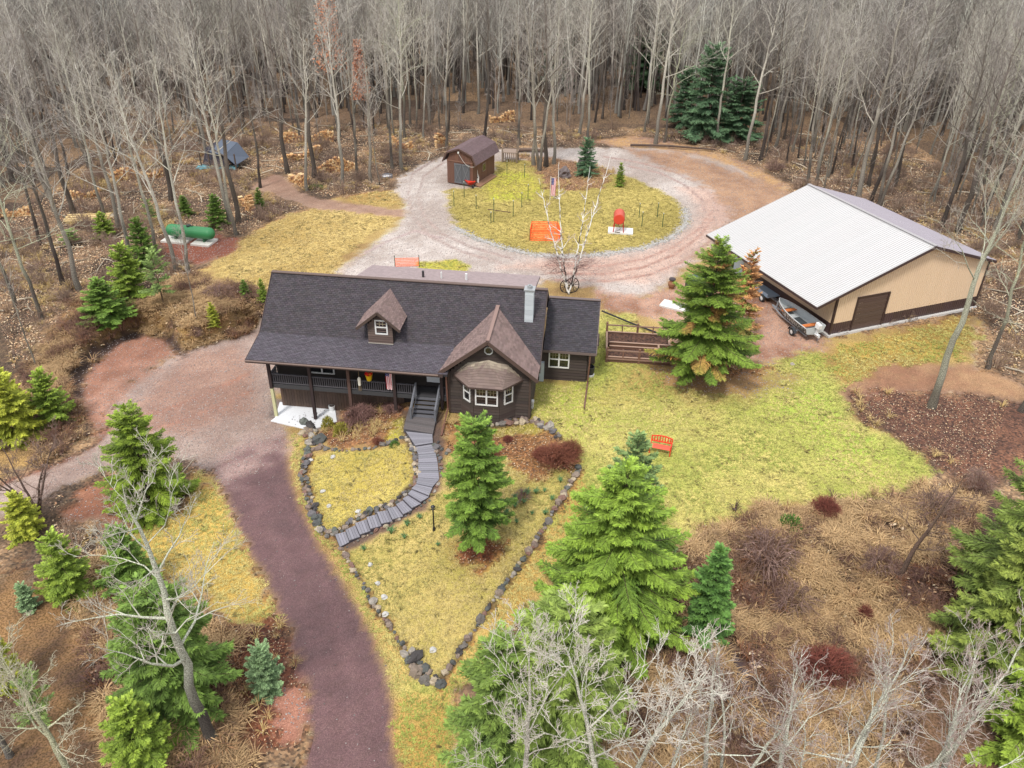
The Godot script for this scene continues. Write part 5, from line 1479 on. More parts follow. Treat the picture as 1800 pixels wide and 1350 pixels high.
	for z in [-0.55, -0.05, 0.45]:
		var s := colored(S(140, 112, 86))
		s.bar(Vector3(0.2, 0.05, z), Vector3(0.53, 1.3, z), 0.05, 0.09)
		part("stringer", s, M["wood"], pl)
	# fire pot, green bin, slab, marker
	var fpx := thing("fire_pot", "squat clay chiminea with a dark lid by the gravel edge", "chiminea", Vector3(13.82, 0.00, -65.32))
	var f1 := colored(S(150, 104, 74))
	f1.lathe(Vector3.ZERO, Vector3.UP, [[0, 0.0], [0, 0.22], [0.1, 0.2], [0.25, 0.3], [0.5, 0.34], [0.7, 0.24], [0.8, 0.16]], 14)
	part("belly", f1, M["plain"], fpx)
	var f2 := colored(S(72, 62, 64))
	f2.lathe(Vector3(0, 0.8, 0), Vector3.UP, [[0, 0.16], [0.05, 0.3], [0.16, 0.28], [0.2, 0.0]], 14)
	part("lid", f2, M["plain"], fpx)
	var gb := thing("green_crate", "dark green covered bin behind the tall spruce", "bin", Vector3(15.82, 0.00, -63.71), 0.2)
	var gbb := colored(S(44, 62, 54))
	gbb.box(Vector3(0, 0.8, 0), Vector3(1.9, 1.6, 1.5))
	part("body", gbb, M["gloss"], gb)
	var gbl := colored(S(58, 78, 70))
	gbl.slab(Vector3(-1.0, 1.62, 0.8), Vector3(1.0, 1.62, 0.8), Vector3(1.0, 1.8, -0.8), Vector3(-1.0, 1.8, -0.8), 0.06)
	part("lid", gbl, M["gloss"], gb)
	var cs := thing("concrete_slab", "bare white concrete slab left of the tall spruce", "slab", Vector3(13.33, 0.00, -61.89), -0.5)
	var csb := colored(S(226, 222, 218))
	csb.box(Vector3(0.4, 0.05, 0), Vector3(2.6, 0.2, 1.3))
	part("top", csb, M["plain"], cs)
	var mk := thing("white_box", "small white-topped box at the tall spruce's foot", "box", Vector3(14.53, 0.00, -50.17), 0.1)
	var mk1 := colored(S(120, 112, 106))
	mk1.box(Vector3(0, 0.16, 0), Vector3(0.36, 0.32, 0.32))
	part("body", mk1, M["plain"], mk)
	var mk2 := colored(S(240, 238, 238))
	mk2.box(Vector3(0, 0.34, 0), Vector3(0.42, 0.05, 0.36))
	part("lid", mk2, M["gloss"], mk)
	var tc := thing("trash_can", "dark round can with a white rim beside the wing", "can", Vector3(5.63, 0.00, -50.52))
	var tcb := colored(S(52, 52, 58))
	tcb.lathe(Vector3.ZERO, Vector3.UP, [[0, 0.24], [0.75, 0.3], [0.76, 0.26], [0.3, 0.2]], 14)
	part("body", tcb, M["gloss"], tc)
	var tcr := colored(S(225, 225, 222))
	tcr.lathe(Vector3.ZERO, Vector3.UP, [[0.0, 0.3], [0.14, 0.31], [0.15, 0.25]], 14)
	part("base_ring", tcr, M["gloss"], tc)
	var bk2 := thing("bucket", "white plastic bucket on the patio by the basement wall", "bucket", Vector3(-12.81, -2.00, -48.39))
	var bkb := colored(S(238, 240, 240))
	bkb.lathe(Vector3.ZERO, Vector3.UP, [[0, 0.0], [0, 0.19], [0.45, 0.24], [0.46, 0.21], [0.05, 0.17], [0.05, 0.0]], 14)
	part("shell", bkb, M["gloss"], bk2)
	var bkh := colored(S(170, 172, 172))
	bkh.tube([Vector3(-0.24, 0.42, 0), Vector3(-0.15, 0.55, 0.08), Vector3(0.15, 0.55, 0.08), Vector3(0.24, 0.42, 0)], [0.012, 0.012, 0.012, 0.012], 4)
	part("handle", bkh, M["steel"], bk2)
	# patio under the porch
	var pts := [Vector2(-16.61, -47.35), Vector2(-16.82, -46.92), Vector2(-13.86, -45.90), Vector2(-12.20, -46.94), Vector2(-12.79, -49.11), Vector2(-16.78, -49.30)]
	var pm := colored(S(232, 234, 238))
	var ring := []
	for p in pts:
		ring.append(Vector3(p.x, -1.93, p.y))
	pm.wall_poly(ring, Vector3(0, -0.25, 0))
	var patio := part("patio", pm, M["plain"], self)
	patio.set_meta("kind", "structure")
	var lv := []
	var lc := PackedColorArray()
	for i in 70:
		var p: Vector2 = pts[2].lerp(pts[4], rf(0, 1)).lerp(pts[0].lerp(pts[1], rf(0, 1)), rf(0, 0.8) * rf(0, 1))
		lv.append(Transform3D(Basis(Vector3.UP, rf(0, 6)).scaled(Vector3.ONE * rf(0.3, 0.9)), Vector3(p.x, -1.91, p.y)))
		lc.append(S(130, 122, 120))
	scatter("wet_leaves", leaf_mesh(), M["blade"], lv, lc)
	# tarp shelter in the wood
	var ts := thing("tarp_shelter", "grey tarp shelter over a dark heap among the trees", "shelter", Vector3(-35.36, 0.00, -97.52), -0.25)
	var tp := colored(S(86, 96, 112))
	tp.slab(Vector3(-0.9, 1.9, 0.9), Vector3(1.2, 1.7, 1.1), Vector3(1.3, 2.5, -1.8), Vector3(-0.8, 2.7, -1.9), 0.05)
	tp.slab(Vector3(1.25, 1.7, 1.1), Vector3(2.6, 0.7, 1.2), Vector3(2.7, 0.9, -1.7), Vector3(1.35, 2.5, -1.8), 0.05)
	part("tarp", tp, M["gloss"], ts)
	var td := colored(S(58, 54, 62))
	td.hexa([Vector3(-2.3, 0, 0.8), Vector3(1.2, 0, 1.0), Vector3(1.3, 0, -1.8), Vector3(-2.2, 0, -1.8), Vector3(-1.7, 2.2, 0.3), Vector3(0.9, 1.75, 0.6), Vector3(1.2, 2.35, -1.7), Vector3(-1.5, 2.4, -1.6)])
	part("covered_heap", td, M["cloth"], ts)
	for x in [-2.2, -1.0, 1.2, 2.5]:
		var po := colored(S(96, 80, 70))
		po.box(Vector3(x, 1.0, 1.1), Vector3(0.12, 2.0, 0.12))
		part("post", po, M["wood"], ts)
	var teal := thing("blue_tarp", "crumpled teal tarp on the ground before the shelter", "tarp", Vector3(-35.70, 0.00, -96.40))
	var tt := MB.new()
	for i in 14:
		for j in 4:
			tt.col = shade(S(96, 156, 168), rf(0.8, 1.1))
			var f := func(a, b): return Vector3((a - 7) * 0.34, 0.12 + 0.16 * absf(sin(a * 2.1 + b * 1.3)), (b - 2) * 0.4)
			tt.quad(f.call(i, j), f.call(i + 1, j), f.call(i + 1, j + 1), f.call(i, j + 1), Vector3.UP)
	part("sheet", tt, M["gloss"], teal)
	# platform near the shed
	var pf := thing("wooden_stand", "small weathered wooden stand with railing right of the shed", "wooden stand", Vector3(-0.73, 0.00, -100.95), -0.1)
	var pw := S(150, 132, 118)
	var pw1 := colored(pw)
	pw1.box(Vector3(0, 1.25, -0.5), Vector3(2.0, 0.08, 1.6))
	part("top", pw1, M["wood"], pf)
	for x in [-0.92, 0.92]:
		for z in [0.2, -1.2]:
			var p := colored(shade(pw, 0.8))
			p.box(Vector3(x, 0.9 if x < 0 else 1.3, z), Vector3(0.14, 1.8 if x < 0 else 2.6, 0.14))
			part("post", p, M["wood"], pf)
	for k in 7:
		var p := colored(shade(pw, rf(0.6, 0.9)))
		p.box(Vector3(-0.78 + k * 0.26, 0.65, 0.24), Vector3(0.1, 1.1, 0.05))
		part("slat", p, M["wood"], pf)
	var lgx := thing("fallen_log", "long bark-covered log lying behind the loop's cluster of trunks", "log", Vector3(1.35, 0.00, -105.16), 0.05)
	var lgb := colored(S(120, 100, 90))
	lgb.tube([Vector3(-2.6, 0.3, 0), Vector3(0, 0.32, -0.1), Vector3(2.7, 0.28, 0.1)], [0.24, 0.22, 0.19], 9, [], true)
	part("bole", lgb, M["bark"], lgx)
	var lg2 := thing("fallen_log", "long fallen log at the wood's edge right of the loop", "log", Vector3(20.06, 0.00, -107.72), -0.12)
	var lgb2 := colored(S(104, 88, 80))
	lgb2.tube([Vector3(-5, 0.3, 0), Vector3(0, 0.34, -0.3), Vector3(6, 0.3, 0.2)], [0.16, 0.15, 0.1], 9, [], true)
	part("bole", lgb2, M["bark"], lg2)
	# boulders of the loop
	boulder(Vector3(5.81, 0.00, -95.31), Vector3(1.5, 1.5, 1.1), "big grey boulder at the trunks' foot on the loop", S(122, 112, 112))
	boulder(Vector3(7.91, 0.00, -98.67), Vector3(0.8, 1.5, 0.7), "dark upright boulder behind the small pruned fir", S(84, 76, 76))
	boulder(Vector3(-14.43, -2.00, -46.72), Vector3(0.7, 0.6, 0.6), "mossy grey boulder at the patio's front corner", S(120, 124, 118))
	boulder(Vector3(20.85, 0.00, -52.52) + Vector3(0, -0.1, 0), Vector3(0.4, 0.3, 0.3), "small pale stone on the bare soil below the barn", S(180, 170, 160))
	# fire-wood stacks
	var pile := [[Vector3(-26.17, 0.00, -92.45), Vector3(-23.63, 0.00, -89.61), 1.2, "curved split-log stack left of the mossy trunk foot"], [Vector3(-23.50, 0.00, -95.09), Vector3(-19.11, 0.00, -96.61), 1.3, "long split-log stack right of the dirt path"], [Vector3(-29.61, 0.00, -84.35), Vector3(-27.38, 0.00, -81.39), 1.4, "split-log stack beside the small fir at the path's start"], [Vector3(-30.58, 0.00, -107.46), Vector3(-24.01, 0.00, -108.63), 1.1, "split-log row deep in the wood behind the path"], [Vector3(-15.94, 0.00, -105.71), Vector3(-13.34, 0.00, -104.85), 1.4, "short split-log stack left of the shed"], [Vector3(-10.23, 0.00, -106.03), Vector3(-9.13, 0.00, -107.11), 1.5, "small log stack touching the shed's left rear"], [Vector3(-47.69, 0.00, -84.92), Vector3(-45.15, 0.00, -86.12), 1.0, "split-log row behind the pale sawdust patch"], [Vector3(-52.60, 0.00, -79.44), Vector3(-49.54, 0.00, -80.06), 1.0, "split-log row at the wood's far left"], [Vector3(-46.27, 0.00, -91.44), Vector3(-40.70, 0.00, -92.95), 1.0, "long low split-log row in the left wood"], [Vector3(-28.27, 0.00, -98.34), Vector3(-24.66, 0.00, -103.73), 0.8, "scattered log heap in front of the deep row"], [Vector3(-3.71, 0.00, -119.31), Vector3(-0.20, 0.00, -120.15), 1.2, "short split-log stack far behind the shed"]]
	for q in pile:
		wood_stack(q[0], q[1], q[2], q[3])
	# skid of lumber by the stacks
	var lum := thing("lumber_stack", "pale stack of sawn planks in the left wood", "lumber", Vector3(-43.62, 0.00, -79.52), 0.15)
	for k in 7:
		var b := colored(shade(S(232, 204, 150), rf(0.85, 1.05)))
		b.box(Vector3(0, 0.2 + 0.09 * (k % 2), -0.9 + k * 0.3), Vector3(4.2, 0.08, 0.27))
		part("plank", b, M["wood"], lum)
	for x in [-1.5, 1.2]:
		var b := colored(S(90, 70, 56))
		b.box(Vector3(x, 0.08, 0), Vector3(0.14, 0.16, 2.4))
		part("bearer", b, M["wood"], lum)
	var fr := thing("fire_ring", "round metal fire ring with white ash in the wood", "fire ring", Vector3(-15.17, 0.00, -94.25))
	var frb := colored(S(120, 122, 128))
	frb.lathe(Vector3.ZERO, Vector3.UP, [[0, 0.75], [0.3, 0.75], [0.3, 0.7], [0.05, 0.7]], 18)
	part("ring", frb, M["steel"], fr)
	var ash := colored(S(225, 226, 230))
	ash.lathe(Vector3.ZERO, Vector3.UP, [[0.12, 0.69], [0.16, 0.3], [0.17, 0.0]], 16)
	part("ash", ash, M["plain"], fr)

func wheel(o: Node3D, at: Vector3, r: float, rim: Color):
	var t := colored(S(44, 44, 46))
	var w := 0.2
	t.lathe(at - Vector3(w / 2, 0, 0), Vector3.RIGHT, [[0.02, r * 0.6], [0.0, r * 0.85], [0.04, r], [w - 0.04, r], [w, r * 0.85], [w - 0.02, r * 0.6]], 18)
	var ty := part("wheel", t, M["rubber"], o)
	var h := colored(rim)
	h.lathe(at - Vector3(w / 2 - 0.02, 0, 0), Vector3.RIGHT, [[0, 0.0], [0.0, r * 0.25], [0.03, r * 0.62], [w - 0.07, r * 0.62], [w - 0.04, r * 0.25], [w - 0.03, 0.0]], 14)
	part("rim", h, M["gloss"], ty)

func build_boat(at: Vector3, turn: float):
	var bt := thing("fishing_boat", "open aluminium fishing boat with camouflage sides and orange seats", "boat", at, turn)
	var secs := []
	var inner := []
	for i in 13:
		var t := i / 12.0
		var z := 2.25 - 4.9 * t
		var wd := 0.88 * pow(1.0 - pow(t, 3.2), 0.8) + 0.015
		var sheer := 1.25 + 0.22 * t * t
		var keel := 0.6 + 0.35 * pow(t, 5.0)
		secs.append([Vector3(-wd, sheer, z), Vector3(-wd * 0.82, keel + 0.14, z), Vector3(0, keel, z), Vector3(wd * 0.82, keel + 0.14, z), Vector3(wd, sheer, z)])
		var k := wd - 0.05 if wd > 0.1 else 0.01
		inner.append([Vector3(-k, sheer - 0.01, z), Vector3(-k * 0.8, keel + 0.2, z), Vector3(0, keel + 0.18, z), Vector3(k * 0.8, keel + 0.2, z), Vector3(k, sheer - 0.01, z)])
	var hull := MB.new()
	for i in 12:
		for k in 4:
			var n := 5 if (k == 0 or k == 3) else 1
			for m in n:
				var a: Vector3 = secs[i][k].lerp(secs[i][k + 1], m / float(n))
				var b: Vector3 = secs[i][k].lerp(secs[i][k + 1], (m + 1) / float(n))
				var c: Vector3 = secs[i + 1][k].lerp(secs[i + 1][k + 1], (m + 1) / float(n))
				var d: Vector3 = secs[i + 1][k].lerp(secs[i + 1][k + 1], m / float(n))
				for s in (4 if n > 1 else 1):
					var q := 4 if n > 1 else 1
					hull.col = [S(62, 66, 66), S(120, 126, 120), S(206, 208, 204)][rng.randi() % 3] if n > 1 else S(170, 176, 182)
					hull.quad(a.lerp(d, s / float(q)), b.lerp(c, s / float(q)), b.lerp(c, (s + 1) / float(q)), a.lerp(d, (s + 1) / float(q)), (a + c) / 2.0 - Vector3(0, 1.2, (a.z + c.z) / 2.0))
	part("hull", hull, M["gloss"], bt)
	var ins := colored(S(196, 202, 204))
	for i in 12:
		for k in 4:
			ins.quad(inner[i][k], inner[i][k + 1], inner[i + 1][k + 1], inner[i + 1][k], Vector3(0, 1.6, inner[i][0].z) - (inner[i][k] + inner[i + 1][k + 1]) / 2.0)
	ins.wall_poly([secs[0][0], secs[0][1], secs[0][2], secs[0][3], secs[0][4]], Vector3(0, 0, 0.04))
	part("lining", ins, M["gloss"], bt)
	var gw := colored(S(206, 210, 212))
	for s in [0, 4]:
		for i in 12:
			gw.bar(secs[i][s], secs[i + 1][s], 0.07, 0.05)
	part("gunwale", gw, M["steel"], bt)
	for q in [[1.55, 0.8, S(222, 132, 74)], [-1.15, 0.66, S(222, 132, 74)], [-1.7, 0.45, S(176, 180, 178)]]:
		var st := colored(q[2])
		st.box(Vector3(0, 1.08, q[0]), Vector3(q[1] * 1.9, 0.08, 0.34))
		part("seat", st, M["gloss"], bt)
	var mat2 := colored(S(58, 62, 64))
	mat2.box(Vector3(-0.05, 0.83, 0.3), Vector3(0.8, 0.03, 1.1))
	mat2.box(Vector3(0, 0.86, -1.25), Vector3(0.6, 0.03, 0.8))
	part("floor_mat", mat2, M["cloth"], bt)
	var ou := colored(S(240, 240, 240))
	ou.hexa([Vector3(-0.16, 1.3, 2.32), Vector3(0.16, 1.3, 2.32), Vector3(0.16, 1.3, 2.75), Vector3(-0.16, 1.3, 2.75), Vector3(-0.12, 1.72, 2.3), Vector3(0.12, 1.72, 2.3), Vector3(0.12, 1.62, 2.8), Vector3(-0.12, 1.62, 2.8)])
	var ob := part("outboard_motor", ou, M["gloss"], bt)
	var ol := colored(S(225, 226, 228))
	ol.box(Vector3(0, 0.98, 2.5), Vector3(0.12, 0.7, 0.2))
	ol.box(Vector3(0, 0.66, 2.62), Vector3(0.14, 0.14, 0.5))
	ol.box(Vector3(0, 0.78, 2.6), Vector3(0.3, 0.03, 0.4))
	part("lower_unit", ol, M["gloss"], ob)

func lump(seed_: int, c: Color, sides := 9, rows := 6) -> ArrayMesh:
	var f := FastNoiseLite.new()
	f.seed = seed_
	f.frequency = 0.55
	var b := MB.new()
	var p := func(i, j):
		var th: float = PI * j / rows
		var ph: float = TAU * i / sides
		var d := Vector3(sin(th) * cos(ph), cos(th), sin(th) * sin(ph))
		return d * (0.5 + 0.34 * f.get_noise_3dv(d * 2.2))
	for j in rows:
		for i in sides:
			b.col = shade(c, 1.0 + 0.25 * f.get_noise_2d(i * 3.0, j * 3.0))
			var a: Vector3 = p.call(i, j)
			var d: Vector3 = p.call(i + 1, j)
			var e: Vector3 = p.call(i + 1, j + 1)
			var g: Vector3 = p.call(i, j + 1)
			b.quad(a, d, e, g, a + e)
	return b.mesh()

func boulder(at: Vector3, s: Vector3, label: String, c: Color):
	var o := thing("boulder", label, "boulder", at + Vector3(0, s.y * 0.3, 0), rf(0, 6))
	var m := put("rock", lump(rng.randi() % 999, c, 12, 9), M["stone"], o)
	m.scale = s

func wood_stack(a: Vector3, e: Vector3, tall: float, label: String):
	var o := thing("wood_stack", label, "firewood stack", a, 0.0, "stacks of split firewood in the wood")
	var dir := e - a
	var long := dir.length()
	var u := dir.normalized()
	var back := Vector3.UP.cross(u).normalized()
	if back.z > 0:
		back = -back
	var b := MB.new()
	tall *= 1.35
	var y := 0.08
	while y < tall:
		var x := rf(0, 0.1)
		while x < long:
			var r := rf(0.08, 0.15)
			if y > tall * (0.72 + 0.28 * sin(x * 1.3 + long)):
				x += r * 1.9
				continue
			b.col = [S(222, 180, 128), S(196, 146, 98), S(236, 204, 156), S(150, 110, 82), S(206, 160, 108)][rng.randi() % 5]
			var c := u * x + Vector3(0, y + rf(-0.04, 0.04), 0) + back * rf(-0.08, 0.08)
			var p := []
			var n := 4
			for k in n:
				var an := TAU * k / n + rf(-0.3, 0.3)
				p.append(c + u * cos(an) * r + Vector3(0, sin(an) * r, 0))
			b.quad(p[0], p[1], p[2], p[3], -back)
			for k in n:
				var q: Vector3 = p[(k + 1) % n]
				b.quad(p[k], q, q + back * 0.45, p[k] + back * 0.45, (p[k] + q) / 2.0 - c)
			x += r * 1.9
		y += 0.2
	part("split_logs", b, M["wood"], o).set_meta("kind", "stuff")

# ------------------------------------------------------------------ walk and stones
func build_walkway_and_stones():
	var le := [Vector2(-6.85, -43.43), Vector2(-6.09, -41.93), Vector2(-5.81, -41.14), Vector2(-5.73, -40.37), Vector2(-5.65, -39.57), Vector2(-5.61, -38.95), Vector2(-5.66, -38.43), Vector2(-5.90, -38.03), Vector2(-6.08, -37.66), Vector2(-6.37, -37.38), Vector2(-6.72, -37.03), Vector2(-7.22, -36.83), Vector2(-7.82, -36.65), Vector2(-8.41, -36.38), Vector2(-9.03, -36.02), Vector2(-9.53, -35.62), Vector2(-10.09, -35.34)]
	var ri := [Vector2(-5.12, -43.17), Vector2(-5.00, -42.26), Vector2(-4.74, -41.31), Vector2(-4.55, -40.44), Vector2(-4.43, -39.63), Vector2(-4.32, -38.85), Vector2(-4.66, -38.13), Vector2(-4.80, -37.41), Vector2(-5.24, -36.96), Vector2(-5.72, -36.56), Vector2(-6.20, -36.18), Vector2(-6.80, -35.88), Vector2(-7.42, -35.67), Vector2(-8.02, -35.40), Vector2(-8.59, -35.09), Vector2(-9.16, -34.76), Vector2(-9.63, -34.34)]
	var ys := [-0.15]
	for i in range(1, 17):
		var m: Vector2 = (le[i] + ri[i]) / 2.0
		ys.append(minf(ys[i - 1] - 0.03, maxf(gy(m.x, m.y), maxf(gy(le[i].x, le[i].y), gy(ri[i].x, ri[i].y))) + 0.09))
	var walk := thing("wooden_walk", "curved walk of grey wooden steps from the porch stair to the drive", "walkway")
	for i in 16:
		var y: float = ys[i]
		var a := Vector3(le[i].x, y, le[i].y)
		var b := Vector3(ri[i].x, y, ri[i].y)
		var c := Vector3(ri[i + 1].x, y, ri[i + 1].y)
		var d := Vector3(le[i + 1].x, y, le[i + 1].y)
		var ext := Vector3.ZERO
		var fr := colored(S(70, 66, 74))
		fr.hexa([a - Vector3(0, 0.32, 0), b - Vector3(0, 0.32, 0), c - Vector3(0, 0.32, 0), d - Vector3(0, 0.32, 0), a - Vector3(0, 0.05, 0), b - Vector3(0, 0.05, 0), c.lerp(b, 0.02) - Vector3(0, 0.05, 0), d.lerp(a, 0.02) - Vector3(0, 0.05, 0)])
		var st := part("step", fr, M["wood"], walk)
		var n := 9 if i == 0 else 4
		for k in n:
			var t0 := (k + 0.04) / n
			var t1 := (k + 0.95) / n
			var p := colored(shade(S(132, 130, 138), rf(0.84, 1.14)))
			var e := [a.lerp(d, t0), b.lerp(c, t0), b.lerp(c, t1), a.lerp(d, t1)]
			var u := Vector3(0, 0.05 + rf(0, 0.006), 0)
			p.hexa([e[0] - u, e[1] - u, e[2] - u, e[3] - u, e[0], e[1], e[2], e[3]])
			part("plank", p, M["wood"], st)
	var q := [Vector2(-6.96, -46.24), Vector2(-4.99, -45.75), Vector2(-5.08, -43.17), Vector2(-7.05, -43.68)]
	var pf := colored(S(84, 82, 88))
	var h := Vector3(0, -0.12, 0)
	var c4 := []
	for p in q:
		c4.append(Vector3(p.x, -0.1, p.y))
	pf.hexa([c4[0] - Vector3(0, 0.3, 0), c4[1] - Vector3(0, 0.3, 0), c4[2] - Vector3(0, 0.3, 0), c4[3] - Vector3(0, 0.3, 0), c4[0] - Vector3(0, 0.05, 0), c4[1] - Vector3(0, 0.05, 0), c4[2] - Vector3(0, 0.05, 0), c4[3] - Vector3(0, 0.05, 0)])
	var plat := part("landing", pf, M["wood"], walk)
	for k in 14:
		var p := colored(shade(S(96, 90, 90), rf(0.82, 1.15)))
		var e := [c4[0].lerp(c4[3], (k + 0.03) / 14.0), c4[1].lerp(c4[2], (k + 0.03) / 14.0), c4[1].lerp(c4[2], (k + 0.95) / 14.0), c4[0].lerp(c4[3], (k + 0.95) / 14.0)]
		var u := Vector3(0, 0.05, 0)
		p.hexa([e[0] - u, e[1] - u, e[2] - u, e[3] - u, e[0], e[1], e[2], e[3]])
		part("plank", p, M["wood"], plat)
	# stone borders
	var tones := [S(120, 114, 108), S(92, 94, 92), S(150, 134, 120), S(138, 106, 94), S(190, 174, 150), S(104, 108, 102), S(76, 72, 72), S(166, 158, 148), S(112, 108, 110), S(140, 122, 112)]
	var rocks := []
	for i in 10:
		rocks.append(lump(60 + i, tones[i], 7, 5))
	border("stone_border", "straight line of field stones down the garden's right edge to the tip", [Vector2(4.27, -39.83), Vector2(3.78, -38.60), Vector2(2.91, -36.60), Vector2(2.21, -34.96), Vector2(1.39, -33.28), Vector2(0.31, -31.30), Vector2(-0.69, -29.58), Vector2(-1.65, -28.04), Vector2(-2.42, -26.72), Vector2(-2.98, -25.62)], 0.34, 0.26, 1, rocks)
	border("stone_border", "heap of large stones at the garden's pointed tip", [Vector2(-5.08, -27.23), Vector2(-4.55, -26.53), Vector2(-4.09, -25.85), Vector2(-3.78, -25.41), Vector2(-3.39, -25.07), Vector2(-3.07, -25.39)], 0.55, 0.42, 2, rocks)
	border("stone_border", "broken line of small mossy stones between drive and lower garden", [Vector2(-9.59, -34.50), Vector2(-9.02, -33.48), Vector2(-8.23, -32.20), Vector2(-7.39, -30.78), Vector2(-6.53, -29.42), Vector2(-5.69, -28.20), Vector2(-5.10, -27.33)], 0.3, 0.26, 1, rocks)
	border("stone_border", "wide ragged row of stones along the upper garden's drive side", [Vector2(-13.36, -43.33), Vector2(-13.41, -42.17), Vector2(-13.20, -40.74), Vector2(-12.64, -39.51), Vector2(-12.17, -38.29), Vector2(-11.61, -37.11), Vector2(-11.04, -36.03), Vector2(-10.46, -35.31)], 0.34, 0.28, 2, rocks)
	border("stone_border", "double row of stones on the inner side of the curved walk", [Vector2(-6.76, -43.25), Vector2(-6.37, -42.39), Vector2(-6.06, -41.51), Vector2(-5.84, -40.51), Vector2(-5.73, -39.48), Vector2(-5.76, -38.75), Vector2(-6.03, -38.32), Vector2(-6.48, -37.73), Vector2(-6.99, -37.34), Vector2(-7.81, -37.08), Vector2(-8.64, -36.85), Vector2(-9.40, -36.32), Vector2(-10.01, -35.73), Vector2(-10.49, -35.45)], 0.32, 0.27, 2, rocks)
	border("stone_border", "low stone edge under the planted bed above the upper garden", [Vector2(-13.07, -44.31), Vector2(-12.14, -43.38), Vector2(-11.10, -42.95), Vector2(-9.94, -42.79), Vector2(-8.78, -42.63), Vector2(-7.76, -42.82), Vector2(-6.99, -43.29)], 0.3, 0.25, 1, rocks)
	border("stone_border", "cluster of mossy rocks at the patio's front end", [Vector2(-14.16, -46.04), Vector2(-13.56, -45.09), Vector2(-13.06, -44.06), Vector2(-13.17, -43.31), Vector2(-13.49, -43.05)], 0.6, 0.42, 3, rocks)
	border("stone_border", "dark stones edging the bed before the bay window", [Vector2(-1.84, -44.52), Vector2(-0.71, -44.75), Vector2(0.42, -44.98), Vector2(1.37, -45.13), Vector2(2.11, -44.28), Vector2(2.82, -43.39), Vector2(3.16, -42.64)], 0.42, 0.36, 2, rocks)
	border("stone_border", "thin line of pebbles on the outer side of the curved walk", [Vector2(-4.89, -42.28), Vector2(-4.58, -41.21), Vector2(-4.37, -40.36), Vector2(-4.22, -39.43), Vector2(-4.19, -38.61), Vector2(-4.85, -37.11), Vector2(-5.36, -36.76), Vector2(-5.92, -36.31), Vector2(-6.48, -36.00), Vector2(-7.28, -35.66), Vector2(-8.06, -35.25), Vector2(-8.83, -34.85), Vector2(-9.43, -34.36)], 0.22, 0.3, 1, rocks)
	border("stone_border", "short stone edge right of the landing under the downspout", [Vector2(-4.96, -42.65), Vector2(-4.66, -42.16), Vector2(-4.43, -41.57), Vector2(-3.88, -41.40)], 0.4, 0.34, 2, rocks)

func border(called: String, label: String, path: Array, size: float, gap: float, rows: int, rocks: Array):
	var o := thing(called, label, "stone edging", g3(path[0]))
	for i in path.size() - 1:
		var a: Vector2 = path[i]
		var b: Vector2 = path[i + 1]
		var n := maxi(1, int(a.distance_to(b) / (gap * 0.95)))
		var side := (b - a).normalized().orthogonal()
		for k in n:
			for r in rows:
				if rng.randf() < 0.02:
					continue
				var s := size * (rf(0.55, 1.1) if rng.randf() < 0.75 else rf(1.1, 1.6))
				var p := a.lerp(b, (k + rf(0.2, 0.8)) / n) + side * ((r - (rows - 1) / 2.0) * gap * 0.9 + rf(-0.08, 0.08))
				var m := put("stone", rocks[rng.randi() % rocks.size()], M["stone"], o)
				m.position = g3(p, s * 0.16) - o.position
				m.rotation = Vector3(rf(-0.4, 0.4), rf(0, TAU), rf(-0.4, 0.4))
				m.scale = Vector3(s * rf(0.85, 1.35), s * rf(0.6, 0.9), s * rf(0.75, 1.1))

